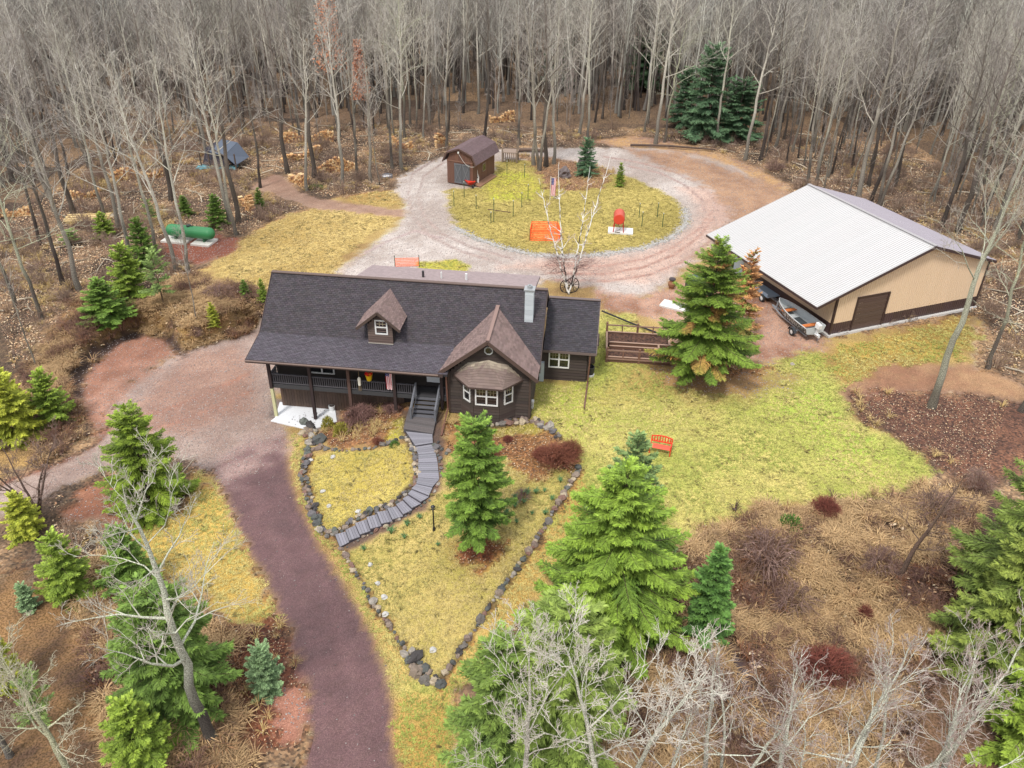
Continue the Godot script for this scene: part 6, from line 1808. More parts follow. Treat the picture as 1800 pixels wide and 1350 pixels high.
# ------------------------------------------------------------------ evergreens
func spruce_mesh(seed_: int, H: float, R: float, ca: Color, cb: Color, o: Dictionary) -> Array:
	var r := RandomNumberGenerator.new()
	r.seed = seed_
	var wood := colored(S(96, 78, 66))
	var leaf := MB.new()
	var pts := []
	var rad := []
	for i in 9:
		var t := i / 8.0
		pts.append(Vector3(0.04 * H * 0.1 * sin(t * 5.0 + seed_), H * t * 0.985, 0.03 * H * 0.1 * cos(t * 4.0)))
		rad.append(maxf(0.008, H * 0.0135 * (1.0 - t)))
	wood.tube(pts, rad, 7)
	var gap: float = o.get("gap", 0.34)
	var y: float = H * o.get("bare", 0.06)
	var fine: float = o.get("fine", 0.12) * 0.95
	var droop: float = o.get("droop", 0.35)
	var leafw: float = o.get("leafw", 0.06)
	var leafl: float = o.get("leafl", 0.19)
	var pw: float = o.get("pow", 0.8)
	var az := r.randf() * TAU
	while y < H * 0.97:
		var t := y / H
		var nb := int(o.get("whorl", 6)) if t < 0.8 else 4
		for k in nb:
			az += 2.4 + r.randf_range(-0.5, 0.5)
			if r.randf() < 0.1:
				continue
			var prof := pow(1.0 - t, pw) * (1.0 if t > 0.12 else 0.75 + 2.0 * t)
			var len: float = (1.18 * R * prof + 0.12) * r.randf_range(0.62, 1.15)
			var out := Vector3(cos(az), 0, sin(az))
			var side := Vector3(-out.z, 0, out.x)
			var rise := lerpf(0.05, 0.75, t * t) + r.randf_range(-0.1, 0.1)
			var yb := y + gap * r.randf_range(-0.8, 0.8)
			var pos := func(s: float) -> Vector3: return Vector3(0, yb, 0) + out * len * s * (1.0 - 0.06 * s) + Vector3.UP * len * (rise * s - droop * s * s + droop * 0.55 * s * s * s * s)
			var b0: Vector3 = pos.call(0.0)
			var prev := b0
			for q in 3:
				var nx: Vector3 = pos.call((q + 1) / 3.0)
				wood.tube([prev, nx], [0.012 * len * (1.0 - q / 3.2), 0.012 * len * (1.0 - (q + 1) / 3.2)], 3)
				prev = nx
			var ck := r.randf()
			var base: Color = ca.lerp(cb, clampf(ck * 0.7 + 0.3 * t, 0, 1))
			if o.has("dead") and r.randf() < o.dead:
				base = o.dead_color
			var s := 0.12 + r.randf() * 0.06
			while s < 1.0:
				var p: Vector3 = pos.call(s)
				var fwd: Vector3 = (pos.call(minf(s + 0.05, 1.05)) - p).normalized()
				var lat: float = (0.30 * len * (1.0 - s) + 0.10 * sqrt(len)) * r.randf_range(0.7, 1.2)
				for sg in [-1.0, 1.0]:
					var d: Vector3 = (fwd * 0.75 + side * sg * 0.8 + Vector3.DOWN * r.randf_range(0.05, 0.4) * o.get("hang", 1.0)).normalized()
					var m := maxi(1, int(lat / fine))
					var tone := r.randf_range(0.62, 1.25)
					for w in m + 1:
						var pp := p + d * (lat * (w + 0.3) / (m + 1.0))
						for z in 3:
							var dir: Vector3 = (d + fwd * 0.3 + side * (sg * 0.45 if z == 1 else -sg * 0.45 if z == 2 else 0.0) + Vector3(r.randf_range(-0.6, 0.6), r.randf_range(-0.7, 0.5), r.randf_range(-0.6, 0.6))).normalized()
							var across: Vector3 = dir.cross(Vector3(r.randf_range(-0.6, 0.6), 1.0, r.randf_range(-0.6, 0.6))).normalized()
							var l := leafl * r.randf_range(0.6, 1.25)
							var wd := leafw * r.randf_range(0.5, 0.9)
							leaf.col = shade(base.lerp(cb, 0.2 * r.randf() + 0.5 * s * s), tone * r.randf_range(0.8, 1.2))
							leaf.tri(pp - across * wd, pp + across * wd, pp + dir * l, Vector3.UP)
				s += fine * 0.95 / len
			# tip spray
			for z in 3:
				var tp: Vector3 = pos.call(0.97)
				var dir := (out + Vector3(r.randf_range(-0.4, 0.4), r.randf_range(-0.1, 0.3) + rise * 0.4, r.randf_range(-0.4, 0.4))).normalized()
				var across := dir.cross(Vector3.UP).normalized()
				leaf.col = shade(cb, r.randf_range(0.85, 1.2))
				leaf.quad(tp, tp + dir * leafl * 0.5 + across * leafw, tp + dir * leafl * 1.2, tp + dir * leafl * 0.5 - across * leafw, Vector3.UP)
		y += gap * lerpf(1.0, 0.6, t) * r.randf_range(0.8, 1.2)
	# leader
	for k in 26:
		var yy := H * r.randf_range(0.93, 1.0)
		var a := r.randf() * TAU
		var dir := Vector3(cos(a) * 0.7, 0.8, sin(a) * 0.7).normalized()
		var across := dir.cross(Vector3(0.3, 0.1, 0.9)).normalized()
		leaf.col = shade(cb, r.randf_range(0.8, 1.2))
		var p := Vector3(0, yy, 0)
		leaf.quad(p, p + dir * leafl * 0.5 + across * leafw, p + dir * leafl, p + dir * leafl * 0.5 - across * leafw, Vector3(dir.x, 0.2, dir.z))
	return [wood.mesh(), leaf.mesh()]

func evergreen(called: String, label: String, m: Array, at: Vector3, s: Vector3, cat := "spruce tree", group := "") -> Node3D:
	var o := thing(called, label, cat, at, rf(0, TAU), group)
	put("trunk", m[0], M["bark"], o)
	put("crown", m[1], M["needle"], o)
	o.scale = s
	return o

func build_evergreens():
	var g0 := S(50, 80, 26)
	var g1 := S(128, 154, 54)
	var d0 := S(56, 88, 32)
	var d1 := S(118, 148, 58)
	var y0 := S(128, 142, 48)
	var y1 := S(186, 190, 66)
	var b0 := S(84, 112, 74)
	var b1 := S(156, 184, 132)
	# the large ones, each grown by itself
	for q in [
		["spruce_tree", "tall spruce with browned branches between the raised bed and the boat", [13.62, 0.00, -50.77, 10.62, 4.09], g0, g1, {"dead": 0.09, "dead_color": S(176, 122, 74), "gap": 0.34, "droop": 0.32, "pow": 0.7, "bare": 0.17, "fine": 0.1, "leafl": 0.17, "leafw": 0.05}],
		["spruce_tree", "huge bright green spruce in front, right of the stone border", [4.97, 0.00, -27.55, 9.84, 4.09], S(54, 88, 26), S(142, 170, 60), {"gap": 0.3, "droop": 0.5, "hang": 1.5, "fine": 0.09, "leafl": 0.16, "leafw": 0.05, "pow": 0.66, "whorl": 8}],
		["spruce_tree", "bluish spruce half hidden behind the huge bright one", [6.13, 0.00, -31.83, 8.34, 2.55], S(66, 92, 52), S(126, 150, 88), {"gap": 0.36, "droop": 0.3, "pow": 0.8}],
		["spruce_tree", "bright bushy spruce standing alone in the lower garden", [-1.80, -0.57, -33.42, 8.58, 2.02], S(50, 84, 28), S(126, 156, 58), {"gap": 0.3, "pow": 0.45, "bare": 0.2, "fine": 0.085, "leafl": 0.15, "leafw": 0.045, "droop": 0.35}],
		["spruce_tree", "wide bright spruce between the gravel drive and grass strip", [-21.61, -1.95, -37.76, 7.35, 2.51], S(54, 84, 24), S(138, 160, 50), {"gap": 0.3, "droop": 0.3, "pow": 0.62, "fine": 0.09, "leafl": 0.16, "leafw": 0.05}],
		["spruce_tree", "slim dark green spruce right of the huge bright one", [9.31, -0.01, -26.61, 5.98, 1.16], S(46, 82, 36), S(102, 142, 64), {"gap": 0.26, "droop": 0.2, "pow": 0.8, "fine": 0.1}],
		["hemlock_tree", "large feathery hemlock at the picture's right edge", [25.81, -1.20, -28.13, 13.21, 4.41], S(56, 80, 32), S(132, 150, 66), {"gap": 0.34, "droop": 0.5, "hang": 1.2, "pow": 0.5, "fine": 0.13, "leafl": 0.24}],
		["hemlock_tree", "smaller loose hemlock left of the right edge's large one", [22.58, -1.20, -26.01, 9.83, 2.14], S(66, 90, 34), S(144, 158, 70), {"gap": 0.36, "droop": 0.5, "pow": 0.55, "fine": 0.13, "leafl": 0.22}],
		["hemlock_tree", "dark feathery cedar thicket tree below the red mulch bed's left", [-14.74, -1.15, -23.53, 7.22, 2.48], S(56, 86, 34), S(118, 146, 62), {"gap": 0.3, "droop": 0.3, "pow": 0.5, "fine": 0.12, "leafl": 0.22}],
		["hemlock_tree", "dull green hemlock under bare white branches, bottom centre", [2.28, -0.43, -20.70, 9.08, 2.83], S(64, 92, 34), S(142, 162, 74), {"gap": 0.32, "droop": 0.4, "pow": 0.5, "fine": 0.125, "leafl": 0.22}],
		["hemlock_tree", "darker hemlock left of the bottom centre bare limbs", [-0.22, -1.29, -20.70, 7.99, 2.19], S(56, 84, 34), S(128, 152, 68), {"gap": 0.32, "droop": 0.4, "pow": 0.5, "fine": 0.125, "leafl": 0.22}]]:
		var t = q[2]
		var m := spruce_mesh(hash(q[1]) % 1000, t[3], t[4], q[3], q[4], q[5])
		evergreen(q[0], q[1], m, Vector3(t[0], t[1], t[2]), Vector3.ONE, "spruce tree" if q[0] == "spruce_tree" else "hemlock tree")
	# the smaller ones from a few grown patterns
	var pat := {
		"green": spruce_mesh(11, 4.0, 1.5, d0, d1, {"gap": 0.2, "droop": 0.2, "pow": 0.8, "fine": 0.1, "leafl": 0.15, "bare": 0.02}),
		"bright": spruce_mesh(12, 4.0, 1.55, S(76, 104, 34), S(146, 168, 60), {"gap": 0.2, "droop": 0.2, "pow": 0.75, "fine": 0.1, "leafl": 0.15, "bare": 0.02}),
		"yellow": spruce_mesh(13, 4.0, 1.6, y0, y1, {"gap": 0.24, "droop": 0.2, "pow": 0.6, "fine": 0.1, "leafl": 0.17, "bare": 0.03}),
		"blue": spruce_mesh(14, 2.4, 1.1, b0, b1, {"gap": 0.15, "droop": 0.1, "pow": 0.5, "fine": 0.085, "leafl": 0.13, "bare": 0.0}),
		"dark": spruce_mesh(15, 9.0, 3.0, S(66, 98, 72), S(112, 144, 104), {"gap": 0.36, "droop": 0.45, "pow": 0.4, "fine": 0.14, "leafl": 0.28, "leafw": 0.07, "bare": 0.1}),
		"sparse": spruce_mesh(16, 4.5, 1.2, S(88, 112, 60), S(128, 150, 78), {"gap": 0.5, "droop": 0.1, "pow": 0.35, "fine": 0.17, "leafl": 0.22, "bare": 0.3, "whorl": 4}),
		"rust": spruce_mesh(17, 6.0, 1.3, S(170, 118, 74), S(206, 154, 100), {"gap": 0.3, "droop": 0.3, "pow": 0.8, "fine": 0.13, "dead": 0.25, "dead_color": S(120, 140, 60)})}
	var rows := [
		["green", [-32.90, -0.64, -58.75, 3.79, 2.01], "dense wide fir nearest the red soil cut, left wood"],
		["bright", [-32.18, -0.08, -62.11, 4.81, 1.75], "bright fir between the dense wide one and the tank"],
		["green", [-33.16, 0.00, -67.94, 4.69, 1.47], "tall narrow fir just left of the green tank"],
		["bright", [-39.80, 0.00, -74.80, 2.55, 1.10], "small bright fir left of the tall narrow one"],
		["green", [-34.04, 0.00, -80.76, 2.19, 0.88], "small fir behind the green gas tank, left one"],
		["green", [-29.85, 0.00, -78.08, 3.31, 1.25], "leaning fir behind the green gas tank, right one"],
		["green", [-26.95, 0.00, -83.09, 2.35, 0.66], "narrow little fir by the firewood at the path's bend"],
		["sparse", [-29.03, -0.21, -60.79, 4.58, 1.31], "thin see-through pine below the green tank"],
		["green", [-22.61, -0.07, -62.23, 1.68, 0.53], "tiny fir on the tan grass left of the roof"],
		["bright", [-20.90, -0.13, -61.55, 2.19, 0.47], "tiny bright fir touching the roof's left edge"],
		["yellow", [-24.34, -0.92, -58.87, 2.01, 0.55], "yellowish sapling fir above the gravel apron"],
		["sparse", [-36.57, 0.00, -78.25, 2.56, 0.80], "pale wispy fir in the brush behind the tank's left"],
		["sparse", [-42.09, 0.00, -72.57, 1.54, 0.92], "pale wispy fir low in the left wood's leaves"],
		["bright", [-31.49, -1.95, -46.16, 4.37, 1.43], "bright fir above the gravel lane's left end"],
		["yellow", [-32.96, -1.95, -44.45, 4.86, 1.81], "olive fir at the left edge above the lane"],
		["yellow", [-34.55, -1.95, -46.77, 4.03, 0.98], "yellow-green fir peeping in at the left edge"],
		["yellow", [-27.81, -1.95, -35.21, 2.97, 1.11], "olive fir below the lane's left end"],
		["bright", [-23.07, -1.95, -30.51, 4.43, 1.42], "rounded green fir behind pale lichen branches"],
		["blue", [-24.90, -1.95, -29.60, 1.66, 0.50], "small blue fir in the left brush"],
		["green", [-20.08, -1.95, -31.10, 4.45, 1.49], "green fir glimpsed through the white dead limbs"],
		["bright", [-15.07, -1.18, -20.36, 4.40, 1.49], "dull fir at the bottom, left of the trunk's foot"],
		["blue", [-11.23, -1.85, -24.77, 2.93, 0.79], "silvery blue fir on the red mulch by the drive"],
		["yellow", [-23.43, -1.95, -24.90, 4.16, 0.81], "yellow fir at the left edge, low down"],
		["sparse", [-20.48, -1.95, -22.54, 3.69, 0.82], "faded wispy fir among bottom left branches"],
		["dark", [8.43, 0.00, -96.08, 4.46, 1.28], "small pruned fir with bare foot on the loop"],
		["bright", [12.07, 0.00, -92.54, 2.73, 0.65], "tiny fir on the loop's rear right grass"],
		["rust", [17.64, 0.00, -56.15, 7.53, 1.44], "rust-brown dying spruce right of the tall one"],
		["dark", [25.48, 0.00, -112.29, 12.06, 3.34], "tall blue-green hemlock at the wood's edge"],
		["dark", [29.94, 0.00, -112.82, 7.82, 3.45], "lower blue-green hemlock right of the tall one"],
		["dark", [23.69, 0.00, -118.23, 8.08, 2.40], "shadowed hemlock left of the tall blue-green one"],
		["dark", [20.88, 0.00, -140.86, 12.94, 3.24], "dark hemlock deep in the wood above the loop"],
		["dark", [7.35, 0.00, -144.07, 11.48, 2.84], "dark hemlock deep in the wood behind the trunk cluster"],
		["bright", [22.28, -1.20, -21.83, 6.61, 2.03], "bright feathery fir at the bottom right edge"]]
	var firsts := {}
	for q in rows:
		var t = q[1]
		var hgt := {"green": 4.0, "bright": 4.0, "yellow": 4.0, "blue": 2.4, "dark": 9.0, "sparse": 4.5, "rust": 6.0}
		var rad := {"green": 1.5, "bright": 1.55, "yellow": 1.6, "blue": 1.1, "dark": 3.0, "sparse": 1.2, "rust": 1.3}
		var s := Vector3(t[4] / rad[q[0]], t[3] / hgt[q[0]], t[4] / rad[q[0]])
		var p := Vector3(t[0], t[1], t[2])
		if firsts.has(q[0]):
			copy(firsts[q[0]], q[2], p, rf(0, TAU), s)
		else:
			var nm := "hemlock_tree" if q[0] == "dark" else ("pine_tree" if q[0] == "sparse" else "fir_tree")
			firsts[q[0]] = evergreen(nm, q[2], pat[q[0]], p, s, "fir tree", "young evergreens about the clearing")
			firsts[q[0]].set_meta("kind_name", nm)

# ------------------------------------------------------------------ bare trees
func bare_mesh(seed_: int, H: float, r0: float, o: Dictionary) -> Array:
	var r := RandomNumberGenerator.new()
	r.seed = seed_
	var wood := MB.new()
	var twig := MB.new()
	var dark: Color = o.get("dark", S(104, 96, 90))
	var pale: Color = o.get("pale", S(196, 190, 178))
	var tw: Color = o.get("twig", S(166, 159, 153))
	var lean: Vector3 = o.get("lean", Vector3.ZERO)
	var stems: int = o.get("stems", 1)
	var detail: int = o.get("detail", 2)
	for st in stems:
		var sa := TAU * st / stems + r.randf() * 0.8
		var sl: Vector3 = lean + (Vector3(cos(sa), 0, sin(sa)) * o.get("splay", 0.18) if stems > 1 else Vector3.ZERO)
		var h := H * (1.0 if st == 0 else r.randf_range(0.75, 1.0))
		var pts := []
		var rad := []
		var cols := []
		var n := 14
		var wob := Vector2.ZERO
		for i in n + 1:
			var t := i / float(n)
			wob += Vector2(r.randf_range(-1, 1), r.randf_range(-1, 1)) * h * 0.006 * o.get("crook", 1.0)
			pts.append(Vector3(wob.x, h * t, wob.y) + sl * h * t * (0.7 + 0.3 * t))
			rad.append(maxf(0.012, r0 * (1.0 if i > 0 else 1.35) * pow(1.0 - t * 0.97, 0.85) / sqrt(stems)))
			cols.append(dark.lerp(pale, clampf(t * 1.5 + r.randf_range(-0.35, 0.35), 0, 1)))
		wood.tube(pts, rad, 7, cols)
		var start: float = o.get("start", 0.4)
		var nl: int = o.get("limbs", 16)
		var az := r.randf() * TAU
		for k in nl:
			var t := lerpf(start, 0.97, pow((k + r.randf()) / nl, 0.85))
			var f := t * n
			var i0 := mini(int(f), n - 1)
			var p: Vector3 = pts[i0].lerp(pts[i0 + 1], f - i0)
			az += 2.4 + r.randf_range(-0.5, 0.5)
			var up: float = o.get("up", 0.9) * lerpf(0.75, 1.6, t)
			var d := (Vector3(cos(az), 0, sin(az)) + Vector3.UP * up * r.randf_range(0.7, 1.3)).normalized()
			var len: float = o.get("spread", 0.28) * h * lerpf(1.0, 0.45, (t - start) / (1.0 - start)) * r.randf_range(0.55, 1.15)
			limb(r, wood, twig, p, d, len, rad[i0] * r.randf_range(0.3, 0.48), 0, detail, pale, tw, o.get("dens", 1.0), o.get("crook", 1.0))
	return [wood.mesh(), twig.mesh()]

func limb(r: RandomNumberGenerator, wood: MB, twig: MB, p: Vector3, d: Vector3, len: float, rad: float, depth: int, most: int, pale: Color, tw: Color, dens: float, crook: float):
	var n := 4 if depth == 0 else (3 if depth == 1 else 2)
	var pts := [p]
	var rads := [maxf(rad, 0.012)]
	var cols := []
	var dir := d
	for i in n:
		dir = (dir + Vector3(r.randf_range(-1, 1), r.randf_range(-0.6, 1.0), r.randf_range(-1, 1)) * 0.22 * crook).normalized()
		pts.append(pts[i] + dir * len / n)
		rads.append(maxf(rad * (1.0 - (i + 1.0) / (n + 0.3)), 0.0045 if depth > 1 else 0.008))
	var c: Color = pale if depth == 0 else (pale.lerp(tw, 0.5) if depth == 1 else tw)
	for i in n + 1:
		cols.append(shade(c, r.randf_range(0.75, 1.15)))
	(wood if depth == 0 else twig).tube(pts, rads, 5 if depth == 0 else 3, cols)
	if depth >= most:
		return
	var kids := int((7.0 if depth == 0 else 6.0) * dens)
	for k in kids:
		var t := lerpf(0.22, 1.0, (k + r.randf() * 0.8) / kids)
		var f := t * n
		var i0 := mini(int(f), n - 1)
		var q: Vector3 = pts[i0].lerp(pts[i0 + 1], f - i0)
		var along: Vector3 = (pts[i0 + 1] - pts[i0]).normalized()
		var sd := along.cross(Vector3(r.randf_range(-1, 1), r.randf_range(-1, 1), r.randf_range(-1, 1)).normalized()).normalized()
		var nd := (along * 0.8 + sd * r.randf_range(0.5, 1.0) + Vector3.UP * 0.18).normalized()
		limb(r, wood, twig, q, nd, len * r.randf_range(0.36, 0.6) * (1.0 - 0.35 * t), rads[i0] * 0.6, depth + 1, most, pale, tw, dens, crook)

func build_bare_trees():
	# patterns for the wood
	var V0 := {"limbs": 16, "start": 0.42, "spread": 0.24, "up": 1.1}
	var looks := [
		["grey", 21, 22.0, 0.26, {"start": 0.34, "spread": 0.32, "up": 1.0, "limbs": 20}],
		["grey", 22, 22.0, 0.21, {"start": 0.4, "spread": 0.28, "up": 1.3, "limbs": 20, "dark": S(88, 82, 76)}],
		["dark", 23, 22.0, 0.30, {"start": 0.34, "spread": 0.34, "up": 0.9, "limbs": 19, "dark": S(74, 65, 60), "pale": S(140, 130, 122), "twig": S(134, 126, 121)}],
		["dark", 24, 22.0, 0.24, {"start": 0.38, "spread": 0.3, "up": 1.1, "limbs": 20, "dark": S(66, 58, 55), "pale": S(126, 118, 110), "twig": S(124, 117, 113)}],
		["pale", 25, 22.0, 0.24, {"start": 0.38, "spread": 0.3, "up": 1.0, "limbs": 19, "dark": S(138, 134, 126), "pale": S(232, 228, 216), "twig": S(176, 168, 156)}],
		["pale", 26, 22.0, 0.2, {"start": 0.42, "spread": 0.27, "up": 1.2, "limbs": 18, "dark": S(120, 114, 106), "pale": S(226, 224, 208), "twig": S(166, 158, 148)}],
		["forked", 27, 22.0, 0.3, {"stems": 2, "splay": 0.1, "limbs": 13, "start": 0.36, "spread": 0.28, "up": 1.1}],
		["thin", 28, 22.0, 0.14, {"start": 0.4, "spread": 0.2, "up": 1.4, "limbs": 17, "dark": S(92, 84, 78)}],
		["thin", 29, 22.0, 0.12, {"start": 0.4, "spread": 0.16, "up": 1.4, "limbs": 14, "lean": Vector3(0.08, 0, 0.03), "pale": S(188, 184, 170)}],
		["lichened", 30, 22.0, 0.24, {"start": 0.34, "spread": 0.36, "up": 0.7, "limbs": 18, "pale": S(204, 208, 180), "twig": S(176, 172, 154), "crook": 1.5}]]
	var models := []
	for q in looks:
		var m := bare_mesh(q[1], q[2], q[3] * 0.78, q[4].merged({"dens": 0.9}))
		models.append(m)
	var words := {"grey": "straight grey-barked bare tree", "dark": "dark-trunked bare tree", "pale": "pale-barked bare tree", "forked": "two-stemmed bare tree", "thin": "thin pole-like bare tree", "lichened": "lichen-whitened bare tree"}
	# trees whose feet can be seen: foot, height, pattern
	var seen := [
		[Vector3(-37.04, -0.02, -63.02), 18.5, 0, "big grey leaning-looking tree left of the wide dense fir"], [Vector3(-38.13, -0.52, -58.64), 16.0, 9, "lichen-pale tree over the left slope's leaves"], [Vector3(-41.08, -0.28, -60.28), 15.0, 9, "lichen-pale tree nearest the left edge above the lane"], [Vector3(-35.97, -1.46, -52.58), 12.0, 8, "white-barked thin tree above the yellow firs"], [Vector3(-38.87, 0.00, -64.14), 17.0, 3, "dark thin tree between two greys in the left wood"],
		[Vector3(-42.41, 0.00, -80.22), 18.0, 5, "pale tree behind the lumber stack's right end"], [Vector3(-39.51, 0.00, -77.04), 18.0, 0, "grey tree just left of the tall narrow fir"], [Vector3(-34.93, 0.00, -68.88), 17.0, 4, "pale tree rising through the bright firs"], [Vector3(-33.04, 0.00, -70.64), 18.0, 5, "pale tree at the tank's left end"], [Vector3(-30.37, 0.00, -67.31), 17.5, 4, "pale speckled tree crossing the tank's left part"], [Vector3(-28.88, 0.00, -67.00), 18.0, 5, "pale speckled tree in front of the tank's middle"], [Vector3(-25.64, -0.52, -58.67), 9.0, 7, "thin dark sapling tree above the gravel apron"],
		[Vector3(-45.52, 0.00, -80.73), 19.0, 2, "thick dark tree beside the lumber stack"], [Vector3(-47.93, 0.00, -81.45), 19.0, 0, "grey tree left of the lumber stack"], [Vector3(-45.09, 0.00, -72.73), 16.0, 3, "dark tree in the left wood's brush"], [Vector3(-57.46, 0.00, -90.88), 19.0, 2, "thick dark tree at the far left"], [Vector3(-29.01, 0.00, -78.74), 19.0, 4, "pale tree right of the leaning fir"], [Vector3(-27.64, 0.00, -76.05), 18.0, 5, "slim pale tree where leaves meet tan grass"], [Vector3(-28.17, 0.00, -79.41), 19.0, 2, "thick dark tree behind the firewood and small fir"], [Vector3(-37.31, 0.00, -85.41), 20.0, 2, "dark tree left of the tarp shelter"], [Vector3(-37.33, 0.00, -97.86), 19.0, 0, "grey tree touching the tarp shelter's left"],
		[Vector3(-26.81, 0.00, -95.13), 20.0, 2, "dark leaning tree at the curved firewood stack"], [Vector3(-23.35, 0.00, -89.23), 17.0, 4, "slim pale tree in front of the curved stack"], [Vector3(-23.37, 0.00, -93.83), 20.0, 2, "thick tree with a mossy foot"], [Vector3(-19.88, 0.00, -91.16), 19.0, 4, "pale tree before the long firewood stack"], [Vector3(-18.34, 0.00, -93.67), 18.0, 1, "grey tree at the long firewood stack's end"], [Vector3(-16.70, 0.00, -92.52), 17.0, 0, "grey tree left of the fire ring"], [Vector3(-15.51, 0.00, -91.57), 12.0, 7, "thin sapling tree by the fire ring"], [Vector3(-14.83, 0.00, -97.27), 18.0, 1, "grey tree left of the gravel road's bend"], [Vector3(-13.57, 0.00, -97.11), 19.0, 4, "pale tree at the gravel road's bend"], [Vector3(-28.85, 0.00, -89.93), 15.0, 3, "dark thin tree at the path's mouth"], [Vector3(-9.20, 0.00, -106.09), 19.0, 1, "grey tree behind the shed's left corner"],
		[Vector3(-4.23, 0.00, -111.40), 20.0, 3, "dark tree behind the shed's roof"], [Vector3(0.62, 0.00, -108.18), 19.0, 1, "grey tree left of the loop's trunk cluster"], [Vector3(2.89, 0.00, -97.75), 20.0, 6, "largest two-stemmed tree of the loop's trunk cluster"], [Vector3(3.90, 0.00, -99.59), 20.0, 2, "dark tree in the middle of the loop's trunk cluster"], [Vector3(2.23, 0.00, -99.96), 19.0, 0, "left tree of the loop's trunk cluster"], [Vector3(4.64, 0.00, -100.54), 19.0, 4, "pale right tree of the loop's trunk cluster"], [Vector3(9.81, 0.00, -110.84), 20.0, 5, "pale tree rising behind the small pruned fir"], [Vector3(8.67, 0.00, -113.54), 19.0, 4, "whitish tree behind the loop's far rim"],
		[Vector3(18.69, 0.00, -110.27), 22.0, 4, "tall pale tree right of the loop's far end"], [Vector3(19.93, 0.00, -110.88), 16.0, 9, "yellowish broken tree beside the tall pale one"], [Vector3(18.11, 0.00, -115.83), 17.0, 5, "thin pale tree at the loop's far right"], [Vector3(26.58, 0.00, -109.65), 21.0, 5, "white-trunked tree before the blue-green hemlocks"], [Vector3(29.17, 0.00, -103.50), 21.0, 4, "pale tree right of the blue-green hemlocks"], [Vector3(31.10, 0.00, -103.13), 21.0, 3, "dark leaning tree right of the hemlocks"], [Vector3(33.80, 0.00, -93.41), 19.0, 1, "grey tree behind the barn's far corner"], [Vector3(35.32, 0.00, -94.71), 18.0, 5, "pale thin tree behind the barn's ridge end"], [Vector3(35.76, 0.00, -93.11), 17.0, 8, "thin leaning tree behind the barn's far ridge"], [Vector3(38.31, 0.00, -91.65), 17.0, 8, "thin white tree left of the big smooth trunk"],
		[Vector3(38.49, 0.00, -88.99), 23.0, 0, "big smooth grey trunk behind the barn roof"], [Vector3(39.58, 0.00, -88.31), 20.0, 3, "dark stem right of the big smooth trunk"], [Vector3(40.20, 0.00, -87.25), 19.0, 6, "dark spreading clump behind the barn roof"], [Vector3(44.19, 0.00, -80.69), 21.0, 3, "dark tree behind the barn's right roof"], [Vector3(45.00, 0.00, -79.47), 20.0, 2, "thick dark tree near the barn's right roof"], [Vector3(49.74, 0.00, -83.70), 20.0, 3, "dark tree beyond the barn's right end"], [Vector3(49.79, 0.00, -80.93), 19.0, 4, "pale tree beyond the barn's right end"], [Vector3(34.80, 0.00, -46.81), 17.0, 9, "lichened tree at the right edge by the leaf pile"], [Vector3(35.40, 0.00, -52.41), 15.0, 9, "slim lichened tree on the red leaves, right"]]
	var group := "bare trees at the wood's edge"
	var first := {}
	var plant := func(at: Vector3, h: float, k: int, label: String, grp: String, wide: float):
		var s := h / 22.0
		if first.has(k):
			var o := copy(first[k], label, at, rf(0, TAU), Vector3(s * wide, s, s * wide))
			o.rotation += Vector3(rf(-0.06, 0.06), 0, rf(-0.06, 0.06))
			o.set_meta("group", grp)
		else:
			var o := thing("bare_tree", label, "bare tree", at, rf(0, TAU), grp)
			put("trunk", models[k][0], M["bark"], o)
			put("crown", models[k][1], M["twig"], o)
			o.scale = Vector3(s * wide, s, s * wide)
			o.set_meta("kind_name", "bare_tree")
			first[k] = o
	for q in seen:
		plant.call(q[0] - Vector3(0, 0.1, 0), q[1], q[2], q[3], group, 1.3 if q[1] > 16 else 1.25)
	# more of the wood behind them
	var edge := [Vector2(-61.98, -61.37), Vector2(-57.68, -73.61), Vector2(-56.01, -85.79), Vector2(-50.93, -90.81), Vector2(-45.10, -97.45), Vector2(-41.81, -106.04), Vector2(-36.02, -109.01), Vector2(-28.29, -105.02), Vector2(-19.59, -105.51), Vector2(-13.87, -106.85), Vector2(-8.37, -113.39), Vector2(-0.58, -115.88), Vector2(7.40, -116.36), Vector2(15.88, -120.83), Vector2(23.34, -116.14), Vector2(29.17, -110.06), Vector2(31.67, -99.24), Vector2(34.75, -95.51), Vector2(39.39, -93.28), Vector2(42.72, -85.08), Vector2(45.84, -81.08), Vector2(49.10, -78.13), Vector2(49.93, -71.21), Vector2(51.94, -60.97)]
	var rim := func(x: float) -> float:
		for i in edge.size() - 1:
			if x >= edge[i].x and x < edge[i + 1].x:
				return lerpf(edge[i].y, edge[i + 1].y, (x - edge[i].x) / (edge[i + 1].x - edge[i].x))
		return edge[0].y if x < edge[0].x else edge[edge.size() - 1].y
	var marks := [[Vector2(-6, -96), "behind the shed"], [Vector2(-36, -95), "behind the tarp shelter"], [Vector2(-60, -75), "in the left wood"], [Vector2(3, -110), "behind the loop's trunk cluster"], [Vector2(28, -105), "by the blue-green hemlocks"], [Vector2(40, -72), "behind the metal barn"], [Vector2(58, -68), "right of the metal barn"], [Vector2(-22, -105), "behind the firewood rows"]]
	var spots := []
	for s in 12000:
		var x := rf(-190, 190)
		var z := rf(-330, -40)
		if z > rim.call(x) - 1.5 or absf(x) > -z * 0.72 + 12.0:
			continue
		spots.append(Vector2(x, z))
	spots.sort_custom(func(a, b): return a.length() < b.length())
	var kept := []
	var cells := {}
	for p in spots:
		var key := Vector2i(int(floor(p.x / 3.15)), int(floor(p.y / 3.15)))
		if not cells.has(key):
			cells[key] = true
			kept.append(p)
	var n := 0
	var far_t := []
	var far_c := PackedColorArray()
